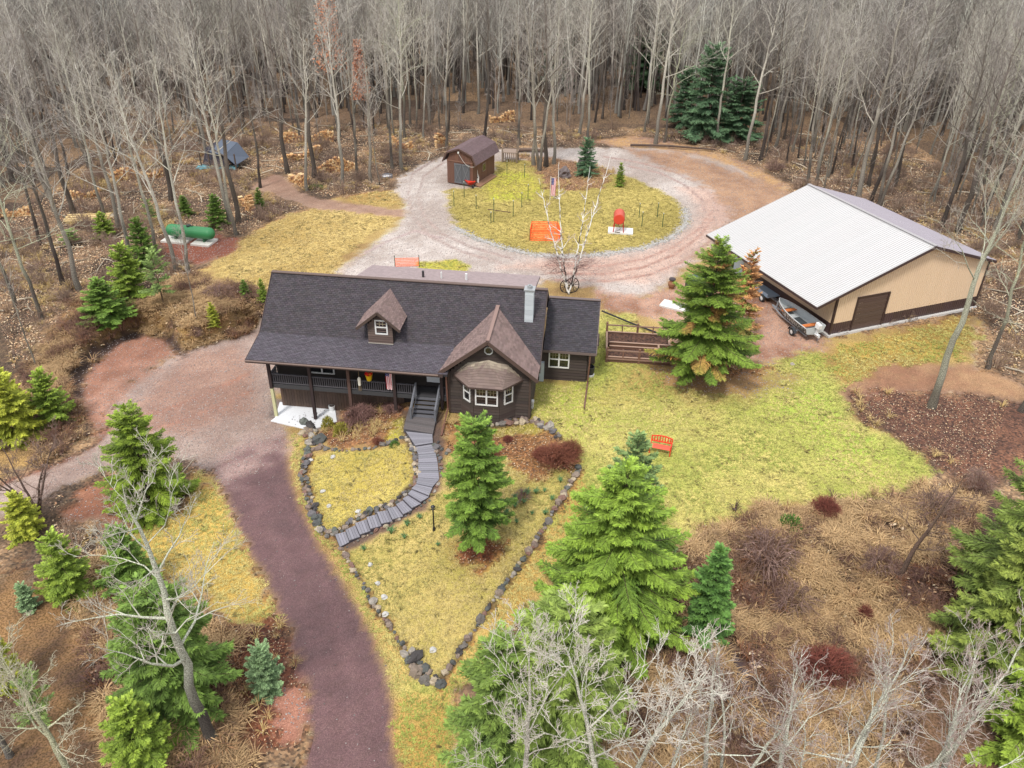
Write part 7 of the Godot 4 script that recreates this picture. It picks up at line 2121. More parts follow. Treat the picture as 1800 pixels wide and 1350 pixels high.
	for p in kept:
		if n < 212:
			var k: int = [0, 1, 2, 3, 5, 4, 1, 7, 7, 8, 4, 5, 6, 9, 3, 5][rng.randi() % 16]
			var mk = marks[0]
			for m in marks:
				if m[0].distance_to(p) < mk[0].distance_to(p):
					mk = m
			var depth: float = mk[0].distance_to(p)
			var how := "close " if depth < 12.0 else ("some way " if depth < 26.0 else "far ")
			plant.call(g3(p, -0.1), rf(13, 22), k, words[looks[k][0]] + " " + how + mk[1], "%ss %s%s" % [words[looks[k][0]], how, mk[1]], rf(0.8, 1.15))
			n += 1
		else:
			var s := rf(0.6, 1.05)
			far_t.append(Transform3D(Basis(Vector3(rf(-0.05, 0.05), 1, rf(-0.05, 0.05)).normalized(), rf(0, TAU)).scaled(Vector3(s, s, s)), g3(p)))
			var v := rf(0.7, 1.15)
			far_c.append(Color(v * rf(0.95, 1.02), v, v * rf(0.96, 1.06)))
	# the far wood reads as one mass: every copy is a clump of three trees
	var clump := MB.new()
	for k in [1, 3, 4]:
		var off := Vector3(cos(k * 2.1) * 2.6, 0, sin(k * 2.1) * 2.6)
		for m in 2:
			var arr: Array = models[k][m].surface_get_arrays(0)
			var vs: PackedVector3Array = arr[Mesh.ARRAY_VERTEX]
			for i in vs.size():
				vs[i] += off
			clump.v.append_array(vs)
			clump.n.append_array(arr[Mesh.ARRAY_NORMAL])
			clump.c.append_array(arr[Mesh.ARRAY_COLOR])
	scatter("distant_wood", clump.mesh(), M["twig"], far_t, far_c)
	var sap := bare_mesh(91, 6.0, 0.05, {"start": 0.2, "spread": 0.28, "up": 1.3, "limbs": 15, "dens": 0.7, "dark": S(120, 108, 100), "pale": S(160, 148, 138)})
	var sap_m := MB.new()
	for m in sap:
		var arr: Array = m.surface_get_arrays(0)
		sap_m.v.append_array(arr[Mesh.ARRAY_VERTEX])
		sap_m.n.append_array(arr[Mesh.ARRAY_NORMAL])
		sap_m.c.append_array(arr[Mesh.ARRAY_COLOR])
	var st := []
	var sc := PackedColorArray()
	while st.size() < 1500:
		var x := rf(-150, 150)
		var z := rf(-230, -40)
		if z > rim.call(x) - 0.5 or absf(x) > -z * 0.7 + 8.0:
			continue
		var s := rf(0.5, 1.5)
		st.append(Transform3D(Basis(Vector3.UP, rf(0, TAU)).scaled(Vector3(s, s * rf(0.8, 1.2), s)), Vector3(x, gy(x, z) - 0.05, z)))
		sc.append(Color.WHITE * rf(0.7, 1.15))
	scatter("saplings", sap_m.mesh(), M["twig"], st, sc)
	# russet-leaved oaks
	for q in [[[-25.54, 0.00, -118.27, 19.91, 2.74], "russet-leaved young oak in the wood left of the shed"], [[19.66, 0.00, -144.96, 18.95, 2.83], "russet-leaved tree deep in the wood above the loop"], [[-21.21, 0.00, -115.52, 11.50, 1.56], "small russet-leaved tree left of the shed's firewood"]]:
		var t = q[0]
		var o := thing("oak_tree", q[1], "oak tree", Vector3(t[0], t[1], t[2]))
		put("trunk", models[3][0], M["bark"], o).scale = Vector3.ONE * t[3] / 22.0
		var lv := MB.new()
		for i in 1500:
			var y := rf(0.35, 1.0)
			var a := rf(0, TAU)
			var rr: float = t[4] * sqrt(rng.randf()) * (1.25 - y)
			var p := Vector3(cos(a) * rr, y * t[3], sin(a) * rr)
			lv.col = shade(S(206, 140, 104), rf(0.6, 1.2))
			var d := Vector3(rf(-1, 1), rf(-1, 0.4), rf(-1, 1)).normalized() * 0.16
			var e := d.cross(Vector3(rf(-1, 1), rf(-1, 1), rf(-1, 1))).normalized() * 0.1
			lv.quad(p, p + d + e, p + d * 2.0, p + d - e, Vector3.UP)
		part("dry_leaves", lv, M["blade"], o)
	# leading bare trees of the foreground, each grown by itself
	var lich := S(214, 218, 200)
	for q in [
		["lichen-covered tree with a black foot and white limbs, bottom left", [-12.66, -1.38, -21.55, 14.13, 0.11], 0.26, {"start": 0.36, "spread": 0.42, "up": 0.5, "limbs": 15, "crook": 1.9, "dark": S(78, 72, 68), "pale": lich, "twig": S(178, 170, 156), "lean": Vector3(-0.04, 0, -0.06)}],
		["pale green-barked tree leaning in from the bottom left corner", [-17.46, -1.91, -19.52, 8.83, 0.11], 0.17, {"start": 0.3, "spread": 0.4, "up": 0.9, "limbs": 13, "crook": 1.2, "dark": S(150, 152, 120), "pale": S(206, 206, 176), "twig": S(176, 168, 146), "lean": Vector3(-0.1, 0, 0)}],
		["slim bare tree at the left edge, low down", [-21.52, -1.95, -21.28, 8.56, 0.12], 0.14, {"start": 0.35, "spread": 0.3, "up": 1.1, "limbs": 12, "dark": S(120, 116, 112), "pale": S(190, 184, 170), "twig": S(170, 160, 146)}],
		["forking silver-limbed tree, bottom centre", [3.98, -0.11, -17.44, 11.76, 0.10], 0.2, {"stems": 2, "splay": 0.22, "start": 0.4, "spread": 0.34, "up": 1.0, "limbs": 11, "dark": S(150, 150, 138), "pale": S(226, 228, 214), "twig": S(200, 192, 180)}],
		["grey twiggy tree just left of the bottom centre one", [0.62, -1.21, -17.33, 11.49, 0.10], 0.16, {"start": 0.35, "spread": 0.34, "up": 1.2, "limbs": 13, "dark": S(130, 126, 118), "pale": S(214, 212, 200), "twig": S(198, 190, 178)}],
		["big lichened tree rising past the barn's right end", [28.82, 0.00, -47.06, 18.17, 0.18], 0.27, {"start": 0.5, "spread": 0.3, "up": 0.9, "limbs": 13, "crook": 1.3, "dark": S(122, 116, 104), "pale": S(200, 202, 182), "twig": S(170, 160, 148), "lean": Vector3(0.03, 0, 0)}],
		["dark-stemmed slanting tree on the dry marsh, right", [20.41, -0.55, -31.16, 6.89, 0.15], 0.15, {"start": 0.3, "spread": 0.36, "up": 0.4, "limbs": 16, "dark": S(88, 72, 64), "pale": S(120, 98, 86), "twig": S(130, 108, 96), "lean": Vector3(0.24, 0, -0.05), "crook": 1.3}],
		["dark many-stemmed bush tree by the gravel lane's left end", [-28.02, -1.95, -36.83, 5.63, 0.17], 0.2, {"stems": 5, "splay": 0.5, "start": 0.25, "spread": 0.4, "up": 0.6, "limbs": 6, "dark": S(88, 70, 64), "pale": S(116, 96, 88), "twig": S(132, 110, 100)}]]:
		var t = q[1]
		var o := thing("bare_tree", q[0], "bare tree", Vector3(t[0], t[1] - 0.1, t[2]))
		var m := bare_mesh(hash(q[0]) % 977, t[3], q[2], q[3].merged({"detail": 3, "dens": 0.95}))
		put("trunk", m[0], M["bark"], o)
		put("crown", m[1], M["twig"], o)
	# white-limbed row along the bottom right
	var wl := bare_mesh(71, 11.0, 0.17, {"start": 0.4, "spread": 0.34, "up": 1.1, "limbs": 13, "crook": 1.9, "dark": S(120, 116, 108), "pale": S(232, 236, 222), "twig": S(168, 150, 142), "detail": 3, "dens": 0.8})
	var wl2 := bare_mesh(72, 11.0, 0.15, {"stems": 2, "splay": 0.16, "start": 0.4, "spread": 0.3, "up": 1.3, "limbs": 9, "crook": 1.7, "dark": S(130, 126, 118), "pale": S(228, 232, 216), "twig": S(164, 146, 138), "detail": 3, "dens": 0.8})
	var f1: Node3D = null
	var f2: Node3D = null
	var rowx := [[Vector3(7.25, 8.50, -18.01), "leftmost white-limbed treetop of the bottom right row"], [Vector3(8.36, 9.50, -17.90), "second white-limbed treetop from the row's left"], [Vector3(9.59, 9.50, -17.04), "white-limbed treetop under the big red bush"], [Vector3(10.76, 9.50, -16.54), "forked white treetop right of the big red bush"], [Vector3(12.74, 9.50, -18.45), "tallest white-limbed treetop of the bottom right row"], [Vector3(14.04, 9.50, -17.79), "thick lichened treetop right of the tallest"], [Vector3(15.16, 9.50, -17.04), "white-limbed treetop below the right hemlock"], [Vector3(17.96, 9.00, -20.24), "thin pale treetop against the right hemlock"], [Vector3(5.74, 8.00, -17.14), "low white treetop at the row's left start"]]
	for i in rowx.size():
		var p: Vector3 = rowx[i][0]
		var h: float = p.y
		var g := gy(p.x, p.z)
		var at := Vector3(p.x, g, p.z)
		var s: float = (h - g) / 11.0
		var src = f1 if i % 2 == 0 else f2
		if src:
			copy(src, rowx[i][1], at, rf(0, TAU), Vector3.ONE * s)
		else:
			var o := thing("bare_tree", rowx[i][1], "bare tree", at, 0.0, "white-limbed trees along the bottom")
			var m = wl if i % 2 == 0 else wl2
			put("trunk", m[0], M["bark"], o)
			put("crown", m[1], M["twig"], o)
			o.scale = Vector3.ONE * s
			o.set_meta("kind_name", "bare_tree")
			if i % 2 == 0:
				f1 = o
			else:
				f2 = o
	build_birch()

func build_birch():
	var at := Vector3(4.77, 0.00, -63.85)
	var o := thing("birch_tree", "white birch clump with black-marked stems between house and loop", "birch tree", at)
	var r := RandomNumberGenerator.new()
	r.seed = 5
	var white := S(236, 234, 228)
	var tops := [[Vector3(-2.9, 9.8, -1.0), Vector3(-1.3, 3.6, -0.2)], [Vector3(-1.3, 11.0, -1.6), Vector3(-1.0, 4.0, -0.5)], [Vector3(1.2, 10.8, -1.2), Vector3(0.75, 4.0, -0.3)], [Vector3(3.0, 11.6, -2.2), Vector3(1.1, 4.2, -0.7)]]
	var tw := MB.new()
	for q in tops:
		var b := MB.new()
		var pts := []
		var rad := []
		var cols := []
		for i in 46:
			var t := i / 45.0
			var p := Vector3.ZERO.lerp(q[1], t).lerp((q[1] as Vector3).lerp(q[0], t), t)
			pts.append(p + Vector3(r.randf_range(-0.04, 0.04), 0, r.randf_range(-0.04, 0.04)))
			rad.append(0.066 * (1.0 - t) + 0.012)
			var mark := r.randf() < 0.3 * (1.0 - t) + 0.08
			cols.append(S(58, 52, 50) if mark or t < 0.02 else shade(white, r.randf_range(0.85, 1.0)))
		b.tube(pts, rad, 7, cols)
		var stem := part("stem", b, M["twig"], o)
		for k in 12:
			var lm := MB.new()
			var t := r.randf_range(0.3, 0.97)
			var p: Vector3 = pts[int(t * 45)]
			var a := r.randf() * TAU
			var d := Vector3(cos(a), r.randf_range(0.3, 1.0), sin(a)).normalized()
			var sub := MB.new()
			limb(r, lm, tw, p, d, r.randf_range(0.9, 2.3) * (1.2 - t), 0.028, 0, 2, white, S(176, 150, 142), 0.8, 1.0)
			part("branch", lm, M["twig"], stem)
	# low hanging dark twigs
	for k in 110:
		var a := r.randf() * TAU
		var p := Vector3(cos(a) * 0.5, r.randf_range(2.0, 3.4), sin(a) * 0.4 - 0.2)
		limb(r, tw, tw, p, Vector3(cos(a), r.randf_range(-0.25, 0.35), sin(a)).normalized(), r.randf_range(1.0, 2.3), 0.014, 1, 2, S(120, 96, 92), S(140, 112, 106), 0.8, 1.0)
	part("twigs", tw, M["twig"], o)

# ------------------------------------------------------------------ shrubs and small plants
func bush_mesh(seed_: int, stems: int, c0: Color, c1: Color, arch: float, thin := 0.008) -> ArrayMesh:
	# a unit bush: radius 1, height 1
	var r := RandomNumberGenerator.new()
	r.seed = seed_
	var b := MB.new()
	for i in stems:
		var a := r.randf() * TAU
		var out := sqrt(r.randf())
		var h := (1.0 - 0.55 * out * out) * r.randf_range(0.7, 1.08)
		var p0 := Vector3(cos(a) * out * 0.3, 0, sin(a) * out * 0.3)
		var p1 := Vector3(cos(a) * out * 0.65, h * (0.75 + arch * 0.3), sin(a) * out * 0.65)
		var p2 := Vector3(cos(a) * out * 1.05, h * (1.0 - arch * out * 0.6), sin(a) * out * 1.05) + Vector3(r.randf_range(-0.1, 0.1), 0, r.randf_range(-0.1, 0.1))
		b.col = shade(c0.lerp(c1, r.randf()), r.randf_range(0.7, 1.15))
		b.tube([p0, p1, p2], [thin * 1.4, thin, thin * 0.5], 3)
		for k in 2:
			var q := p1.lerp(p2, r.randf_range(0.0, 0.7))
			b.tube([q, q + Vector3(r.randf_range(-0.22, 0.22), r.randf_range(0.02, 0.22), r.randf_range(-0.22, 0.22))], [thin * 0.8, thin * 0.4], 3)
	return b.mesh()

func globe_mesh(seed_: int, n: int, c0: Color, c1: Color) -> ArrayMesh:
	var r := RandomNumberGenerator.new()
	r.seed = seed_
	var b := MB.new()
	for i in n:
		var u := r.randf_range(-0.2, 1.0)
		var a := r.randf() * TAU
		var k := sqrt(maxf(0.0, 1.0 - u * u))
		var d := Vector3(cos(a) * k, u, sin(a) * k)
		var p := d * r.randf_range(0.55, 1.0) * Vector3(1, 1, 1)
		p.y = maxf(p.y, 0.02)
		var dir := (d + Vector3(r.randf_range(-0.6, 0.6), r.randf_range(-0.1, 0.8), r.randf_range(-0.6, 0.6))).normalized()
		var ac := dir.cross(Vector3(r.randf_range(-1, 1), r.randf_range(-1, 1), r.randf_range(-1, 1))).normalized() * 0.05
		b.col = shade(c0.lerp(c1, r.randf()), r.randf_range(0.75, 1.2))
		b.quad(p, p + dir * 0.09 + ac, p + dir * 0.2, p + dir * 0.09 - ac, d)
	return b.mesh()

func shrub(called: String, label: String, m: Mesh, mt: String, at: Vector3, s: Vector3, cat := "shrub"):
	var o := thing(called, label, cat, at - Vector3(0, 0.04, 0), rf(0, TAU))
	put("branches" if mt == "twig" else "foliage", m, M[mt], o)
	o.scale = s

func build_shrubs():
	var red := bush_mesh(1, 420, S(112, 66, 54), S(158, 100, 78), 0.25)
	var redder := bush_mesh(2, 520, S(104, 58, 50), S(150, 86, 72), 0.2)
	var weep := bush_mesh(3, 260, S(120, 88, 84), S(160, 124, 114), 0.9, 0.012)
	var tanb := bush_mesh(4, 300, S(196, 150, 96), S(232, 192, 132), 0.7, 0.012)
	var dk := bush_mesh(5, 150, S(112, 88, 84), S(168, 138, 124), 0.5)
	for q in [
		[red, Vector3(2.81, -0.01, -39.91), Vector3(1.45, 1.7, 1.2), "large red-brown bush at the stone border's top"], [red, Vector3(3.68, 0.00, -40.62), Vector3(0.95, 1.5, 0.9), "taller red-brown bush right of the large one"], [redder, Vector3(1.92, -0.14, -40.75), Vector3(0.75, 0.9, 0.7), "small red-brown bush left of the large one"],
		[redder, Vector3(17.94, 0.00, -35.73), Vector3(1.0, 1.3, 0.9), "round red-brown bush at the lawn's lower edge"], [redder, Vector3(14.90, -1.20, -25.54), Vector3(1.7, 1.7, 1.4), "big dome of dark red twigs in the marsh"], [redder, Vector3(18.03, -1.10, -29.05), Vector3(0.55, 1.0, 0.5), "upright little red-brown bush in the marsh"],
		[red, Vector3(-8.68, -0.86, -42.99), Vector3(0.5, 0.55, 0.45), "small russet bush in the bed above the garden"], [red, Vector3(-1.07, -0.35, -41.30), Vector3(0.5, 0.6, 0.45), "small brown bush right of the lone spruce's top"], [redder, Vector3(-0.20, -0.35, -42.84), Vector3(0.4, 0.45, 0.4), "low russet bush in the bay window bed"],
		[weep, Vector3(-10.50, -1.59, -46.45), Vector3(1.9, 1.3, 1.3), "weeping bush with bare purplish canes before the porch"], [weep, Vector3(-8.30, -1.14, -47.25), Vector3(1.0, 0.6, 0.7), "low tangle of bare canes beside the landing"], [tanb, Vector3(-3.38, -0.35, -42.57), Vector3(0.8, 0.75, 0.7), "tan ornamental grass tuft by the landing's right"], [dk, Vector3(0.71, -0.34, -37.20), Vector3(0.9, 0.5, 0.7), "low brown twiggy patch above the daffodils"],
		[dk, Vector3(-24.96, -0.05, -62.53), Vector3(1.8, 1.1, 1.3), "dark twiggy thicket left of the roof"], [dk, Vector3(-25.51, -1.26, -57.72), Vector3(0.8, 0.9, 0.7), "dark twig clump above the gravel apron"], [dk, Vector3(13.73, -0.24, -32.25), Vector3(2.4, 1.6, 2.0), "wide purplish bramble thicket on the marsh"], [dk, Vector3(14.57, -0.92, -29.88), Vector3(1.7, 1.2, 1.4), "second bramble thicket nearer the stream"], [dk, Vector3(19.77, -0.30, -32.02), Vector3(1.5, 1.2, 1.3), "thin brown thicket left of the slanting tree"], [dk, Vector3(24.32, 0.00, -36.13), Vector3(1.8, 1.5, 1.3), "grey-brown thicket at the lawn's right corner"], [dk, Vector3(28.07, 0.00, -38.53), Vector3(1.3, 1.1, 1.1), "dark twiggy clump below the leaf pile"], [dk, Vector3(31.67, 0.00, -99.24), Vector3(1.5, 1.4, 1.2), "dark stump thicket behind the barn's far corner"]]:
		shrub("twiggy_bush", q[3], q[0], "twig", q[1], q[2], "bush")
	var gm := globe_mesh(6, 900, S(128, 124, 50), S(176, 170, 72))
	var gd := globe_mesh(7, 700, S(60, 92, 40), S(104, 140, 58))
	for q in [[gm, Vector3(-12.65, -1.93, -46.18), Vector3(0.45, 0.95, 0.45), "conical olive evergreen shrub at the patio's edge"], [gm, Vector3(-11.49, -1.65, -45.16), Vector3(0.6, 0.85, 0.6), "rounded olive evergreen shrub right of the conical one"], [gd, Vector3(-7.50, -0.64, -42.54), Vector3(0.34, 0.4, 0.34), "small dark green mound by the landing's left"], [gd, Vector3(15.53, 0.00, -34.39), Vector3(0.75, 1.0, 0.75), "lone round green shrub at the marsh's upper edge"], [gm, Vector3(-2.11, -0.35, -43.73), Vector3(0.9, 0.35, 0.7), "flat moss-green patch under the bay window"], [gd, Vector3(-22.61, 0.00, -90.24), Vector3(0.9, 0.4, 0.8), "low green mound at the mossy trunk's foot"]]:
		shrub("green_shrub", q[3], q[0], "needle", q[1], q[2])
	# tufts of bulb leaves
	var tuft := MB.new()
	for i in 26:
		var a := TAU * i / 26.0 + rf(-0.2, 0.2)
		var d := Vector3(cos(a), 0, sin(a))
		var l := rf(0.5, 1.0)
		tuft.col = shade(S(86, 122, 76), rf(0.75, 1.25))
		var s := Vector3(-d.z, 0, d.x) * 0.06
		tuft.quad(d * 0.05 - s, d * 0.05 + s, d * (0.1 + 0.25 * l) + Vector3(0, l, 0) + s * 0.6, d * (0.1 + 0.25 * l) + Vector3(0, l, 0) - s * 0.6, -d)
		tuft.tri(d * (0.1 + 0.25 * l) + Vector3(0, l, 0) - s * 0.6, d * (0.1 + 0.25 * l) + Vector3(0, l, 0) + s * 0.6, d * (0.2 + 0.5 * l) + Vector3(0, l * 0.9, 0), Vector3.UP)
	var tm := tuft.mesh()
	var first: Node3D = null
	var where := [Vector2(0.71, -37.56), Vector2(0.28, -37.05), Vector2(1.01, -37.43), Vector2(0.81, -36.69), Vector2(1.51, -37.44), Vector2(2.02, -37.49), Vector2(0.28, -36.34), Vector2(1.26, -35.63), Vector2(2.00, -35.48), Vector2(0.39, -34.98), Vector2(2.98, -38.26), Vector2(-6.78, -35.11), Vector2(-5.89, -35.48), Vector2(-5.96, -34.60), Vector2(-8.22, -34.12), Vector2(-3.97, -33.70), Vector2(-5.20, -35.88), Vector2(2.42, -36.64), Vector2(-0.20, -35.69)]
	for i in where.size():
		var s := rf(0.28, 0.5) if i != 11 else 0.6
		var lb: String = "green bulb-leaf tuft in the garden grass near the stone border" if i < 11 else ("large green bulb-leaf tuft below the curved walk" if i == 11 else "green bulb-leaf tuft below the curved walk")
		if first == null:
			first = thing("bulb_tuft", lb, "plant", g3(where[0]), 0.0, "tufts of bulb leaves in the garden")
			put("leaves", tm, M["needle"], first)
			first.scale = Vector3.ONE * s
			first.set_meta("kind_name", "bulb_tuft")
		else:
			copy(first, lb, g3(where[i]), rf(0, TAU), Vector3.ONE * s)
	# pale stones set in the grass
	var ps := lump(90, S(206, 204, 200), 7, 5)
	var spots := [Vector2(-13.05, -42.42), Vector2(-11.55, -42.45), Vector2(-11.62, -39.26), Vector2(-10.94, -37.93), Vector2(-9.06, -37.16), Vector2(-7.69, -33.00), Vector2(-7.08, -31.64), Vector2(-6.59, -30.72), Vector2(-6.37, -29.59), Vector2(-3.66, -27.14)]
	var f: Node3D = null
	for i in spots.size():
		var lb: String = "pale stone set in the upper garden's grass" if i < 5 else "pale stone set in the lower garden's grass"
		if f == null:
			f = thing("grass_stone", lb, "stone", g3(spots[0], 0.05), 0.0, "pale stones set in the garden grass")
			put("rock", ps, M["stone"], f)
			f.scale = Vector3(0.34, 0.24, 0.3)
			f.set_meta("kind_name", "grass_stone")
		else:
			copy(f, lb, g3(spots[i], 0.05), rf(0, TAU), Vector3(rf(0.26, 0.42), 0.24, rf(0.26, 0.4)))

# ------------------------------------------------------------------ litter, grass and brush
func leaf_mesh() -> ArrayMesh:
	var b := MB.new()
	b.tri(Vector3(-0.08, 0.0, 0), Vector3(0, 0.025, -0.05), Vector3(0, 0.02, 0.05), Vector3.UP)
	b.tri(Vector3(0.09, 0.03, 0.01), Vector3(0, 0.025, -0.05), Vector3(0, 0.02, 0.05), Vector3.UP)
	return b.mesh()

func tuft_mesh(n: int, h: float, spread: float, w: float, seed_: int) -> ArrayMesh:
	var r := RandomNumberGenerator.new()
	r.seed = seed_
	var b := MB.new()
	for i in n:
		var a := r.randf() * TAU
		var d := Vector3(cos(a), 0, sin(a))
		var l := h * r.randf_range(0.6, 1.1)
		var o := d * r.randf_range(0.0, spread * 0.35)
		var s := Vector3(-d.z, 0, d.x) * w
		b.col = Color.WHITE * r.randf_range(0.75, 1.0)
		var mid := o + d * spread * 0.4 * r.randf_range(0.4, 1.2) + Vector3(0, l * 0.75, 0)
		b.quad(o - s, o + s, mid + s * 0.8, mid - s * 0.8, -d + Vector3.UP * 0.3)
		b.tri(mid - s * 0.8, mid + s * 0.8, mid + d * spread * r.randf_range(0.3, 1.0) + Vector3(0, l * r.randf_range(-0.1, 0.25), 0), Vector3.UP)
	return b.mesh()

func build_litter():
	var names := ["forest_floor"]
	for zn in zones:
		if not names.has(zn.called):
			names.append(zn.called)
	var n1 := FastNoiseLite.new()
	n1.seed = 33
	n1.frequency = 0.11
	var leaf_t := []
	var leaf_c := PackedColorArray()
	var grass_t := []
	var grass_c := PackedColorArray()
	var dry_t := []
	var dry_c := PackedColorArray()
	var peb_t := []
	var peb_c := PackedColorArray()
	var brush_t := []
	var brush_c := PackedColorArray()
	var leafc := [S(206, 172, 134), S(168, 134, 110), S(222, 194, 156), S(112, 92, 84), S(186, 142, 108), S(228, 208, 178)]
	for i in 420000:
		var x := rf(X0 + 1, X0 + NX * STEP - 1)
		var z := Z0 + 1.0 + (NZ * STEP - 2.0) * pow(rng.randf(), 0.8)
		if absf(x) > -z * 0.66 + 3.0:
			continue
		var k := zone_name_at(x, z)
		if k < 0:
			continue
		var nm: String = names[k]
		var nv := n1.get_noise_2d(x, z)
		if nm == "leaf_bed" or (k == 0 and zone_name_at(x + 0.8, z) == 0 and zone_name_at(x - 0.8, z) == 0 and zone_name_at(x, z + 0.8) == 0 and zone_name_at(x, z - 0.8) == 0):
			if leaf_t.size() < 170000:
				leaf_t.append(Transform3D(Basis(Vector3(rf(-0.5, 0.5), 1, rf(-0.5, 0.5)).normalized(), rf(0, TAU)).scaled(Vector3.ONE * (rf(0.3, 0.75) if nm == "leaf_bed" else rf(0.5, 1.15))), Vector3(x, gy(x, z) + 0.05 + 0.1 * rng.randf(), z)))
				leaf_c.append(shade(leafc[rng.randi() % 6], rf(0.35, 0.9) if nm == "leaf_bed" else rf(0.6, 1.05)))
			if nm == "forest_floor" and rng.randf() < 0.012 and nv > -0.2:
				brush_t.append(Transform3D(Basis(Vector3.UP, rf(0, TAU)).scaled(Vector3(rf(0.6, 1.6), rf(0.5, 1.9), rf(0.6, 1.6))), Vector3(x, gy(x, z) - 0.05, z)))
				brush_c.append(shade(S(140, 116, 106).lerp(S(176, 150, 128), rng.randf()), rf(0.7, 1.1)))
			if rng.randf() < 0.05 and nv > 0.1:
				dry_t.append(Transform3D(Basis(Vector3.UP, rf(0, TAU)).scaled(Vector3.ONE * rf(0.5, 1.0)), Vector3(x, gy(x, z) - 0.02, z)))
				dry_c.append(shade(S(204, 176, 118), rf(0.7, 1.05)))
		elif nm == "stream_mud" or nm == "dirt_path":
			pass
		elif nm == "dry_bank" or nm == "marsh":
			if leaf_t.size() < 210000 and rng.randf() < 0.45:
				leaf_t.append(Transform3D(Basis(Vector3(rf(-0.5, 0.5), 1, rf(-0.5, 0.5)).normalized(), rf(0, TAU)).scaled(Vector3.ONE * rf(0.7, 1.9)), Vector3(x, gy(x, z) + 0.06 + 0.2 * rng.randf(), z)))
				leaf_c.append(shade(leafc[rng.randi() % 6], rf(0.6, 1.05)))
			var nf := n1.get_noise_2d(x * 3.6 + 50.0, z * 3.6)
			if rng.randf() < (0.5 - 0.4 * sst(0.05, 0.4, nv)) * (1.0 - 0.85 * sst(0.0, 0.25, nf)):
				dry_t.append(Transform3D(Basis(Vector3.UP, rf(0, TAU)).scaled(Vector3(rf(0.7, 1.4), rf(0.5, 1.3), rf(0.7, 1.4))), Vector3(x, gy(x, z) - 0.02, z)))
				dry_c.append(shade(S(204, 170, 124).lerp([S(112, 78, 60), S(136, 88, 58), S(84, 62, 54)][rng.randi() % 3], clampf(0.45 + nv * 1.3 + nf * 1.6 + rf(-0.4, 0.4), 0, 1)), rf(0.6, 1.1)))
			if rng.randf() < 0.05 and nf + nv > 0.0:
				brush_t.append(Transform3D(Basis(Vector3.UP, rf(0, TAU)).scaled(Vector3(rf(0.5, 1.2), rf(0.5, 1.3), rf(0.5, 1.2))), Vector3(x, gy(x, z) - 0.05, z)))
				brush_c.append(shade(S(128, 96, 90).lerp(S(170, 132, 108), rng.randf()), rf(0.7, 1.05)))
		elif nm == "lawn" or nm == "garden_lawn" or nm == "tan_grass" or nm == "island_grass" or nm == "verge_grass":
			grass_t.append(Transform3D(Basis(Vector3.UP, rf(0, TAU)).scaled(Vector3.ONE * rf(0.6, 1.3)), Vector3(x, gy(x, z) - 0.01, z)))
			var c := S(210, 194, 122).lerp(S(164, 172, 82), clampf(0.4 + nv * 1.3 + rf(-0.3, 0.3), 0, 1))
			if nm == "tan_grass":
				c = S(216, 192, 132).lerp(S(180, 154, 94), rng.randf())
			elif nm == "garden_lawn":
				c = S(204, 184, 120).lerp(S(170, 164, 88), clampf(0.4 + nv * 1.3 + rf(-0.3, 0.3), 0, 1))
			elif nm == "island_grass":
				c = S(204, 184, 112).lerp(S(160, 148, 78), rng.randf())
			grass_c.append(shade(c, rf(0.6, 1.1)))
			if rng.randf() < 0.012:
				grass_t.append(Transform3D(Basis(Vector3.UP, rf(0, TAU)).scaled(Vector3(rf(1.5, 3.0), rf(0.8, 1.6), rf(1.5, 3.0))), Vector3(x, gy(x, z) - 0.01, z)))
				grass_c.append(shade(S(128, 116, 62), rf(0.5, 1.1)))
		elif nm == "gravel_apron" or nm == "gravel_loop" or nm == "bare_soil" or nm == "asphalt_drive":
			if rng.randf() < (0.03 if nm == "asphalt_drive" else 0.35):
				peb_t.append(Transform3D(Basis(Vector3(rf(-1, 1), 1, rf(-1, 1)).normalized(), rf(0, TAU)).scaled(Vector3(rf(0.04, 0.11), rf(0.03, 0.06), rf(0.04, 0.1))), Vector3(x, gy(x, z) + 0.012, z)))
				peb_c.append(shade(S(190, 178, 174), rf(0.3, 0.75) if nm == "asphalt_drive" else rf(0.55, 1.1)))
	var stick_t := []
	var stick_c := PackedColorArray()
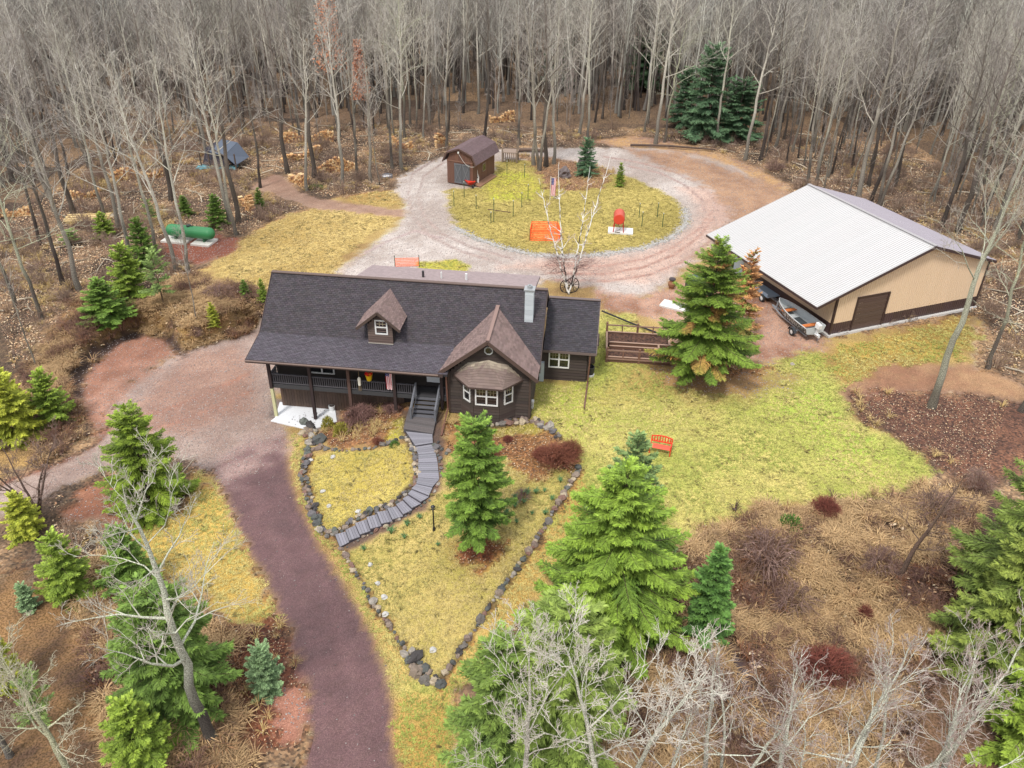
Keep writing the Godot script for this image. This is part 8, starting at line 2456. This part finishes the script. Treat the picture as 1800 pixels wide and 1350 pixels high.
	while stick_t.size() < 480:
		var x := rf(-75, 75)
		var z := rf(-125, -18)
		var k := zone_name_at(x, z)
		if k != 0 or zone_name_at(x + 2.0, z) != 0 or zone_name_at(x - 2.0, z) != 0 or zone_name_at(x, z + 2.0) != 0 or zone_name_at(x, z - 2.0) != 0:
			continue
		var s := rf(0.4, 1.6)
		stick_t.append(Transform3D(Basis.from_euler(Vector3(rf(-0.06, 0.06), rf(0, TAU), rf(-0.1, 0.1))).scaled(Vector3(s, rf(0.6, 1.8), rf(0.6, 1.8))), Vector3(x, gy(x, z) + 0.08, z)))
		stick_c.append(shade(S(188, 176, 156), rf(0.5, 1.1)))
	var stick := colored(Color.WHITE)
	stick.tube([Vector3(-1.4, 0, 0), Vector3(0, 0.05, 0.12), Vector3(1.5, 0, -0.05)], [0.055, 0.045, 0.02], 5)
	stick.tube([Vector3(0.2, 0.05, 0.1), Vector3(0.9, 0.15, 0.6)], [0.03, 0.012], 4)
	scatter("fallen_branches", stick.mesh(), M["twig"], stick_t, stick_c)
	scatter("fallen_leaves", leaf_mesh(), M["blade"], leaf_t, leaf_c)
	scatter("short_grass", tuft_mesh(7, 0.09, 0.16, 0.012, 1), M["blade"], grass_t, grass_c)
	scatter("tall_dry_grass", tuft_mesh(16, 0.6, 0.6, 0.02, 2), M["blade"], dry_t, dry_c)
	# the loop's rim of crushed white stone
	var rim := [Vector2(-6.04, -78.81), Vector2(-3.60, -75.90), Vector2(-1.31, -73.99), Vector2(1.96, -72.20), Vector2(5.18, -71.92), Vector2(8.46, -72.60), Vector2(12.46, -74.28), Vector2(15.51, -76.86), Vector2(17.77, -80.80), Vector2(18.45, -85.53)]
	for i in rim.size() - 1:
		for k in 420:
			var p: Vector2 = rim[i].lerp(rim[i + 1], rng.randf()) + Vector2(rf(-1, 1), rf(-1, 1)) * rf(0, 0.75)
			peb_t.append(Transform3D(Basis(Vector3(rf(-1, 1), 1, rf(-1, 1)).normalized(), rf(0, TAU)).scaled(Vector3(rf(0.08, 0.2), rf(0.06, 0.1), rf(0.08, 0.18))), Vector3(p.x, gy(p.x, p.y) + 0.02, p.y)))
			peb_c.append(shade(S(206, 202, 198), rf(0.5, 1.0)))
	scatter("gravel_stones", lump(3, Color.WHITE, 5, 3), M["stone"], peb_t, peb_c)
	scatter("undergrowth", bush_mesh(9, 26, Color(0.85, 0.85, 0.85), Color.WHITE, 0.3, 0.012), M["twig"], brush_t, brush_c)
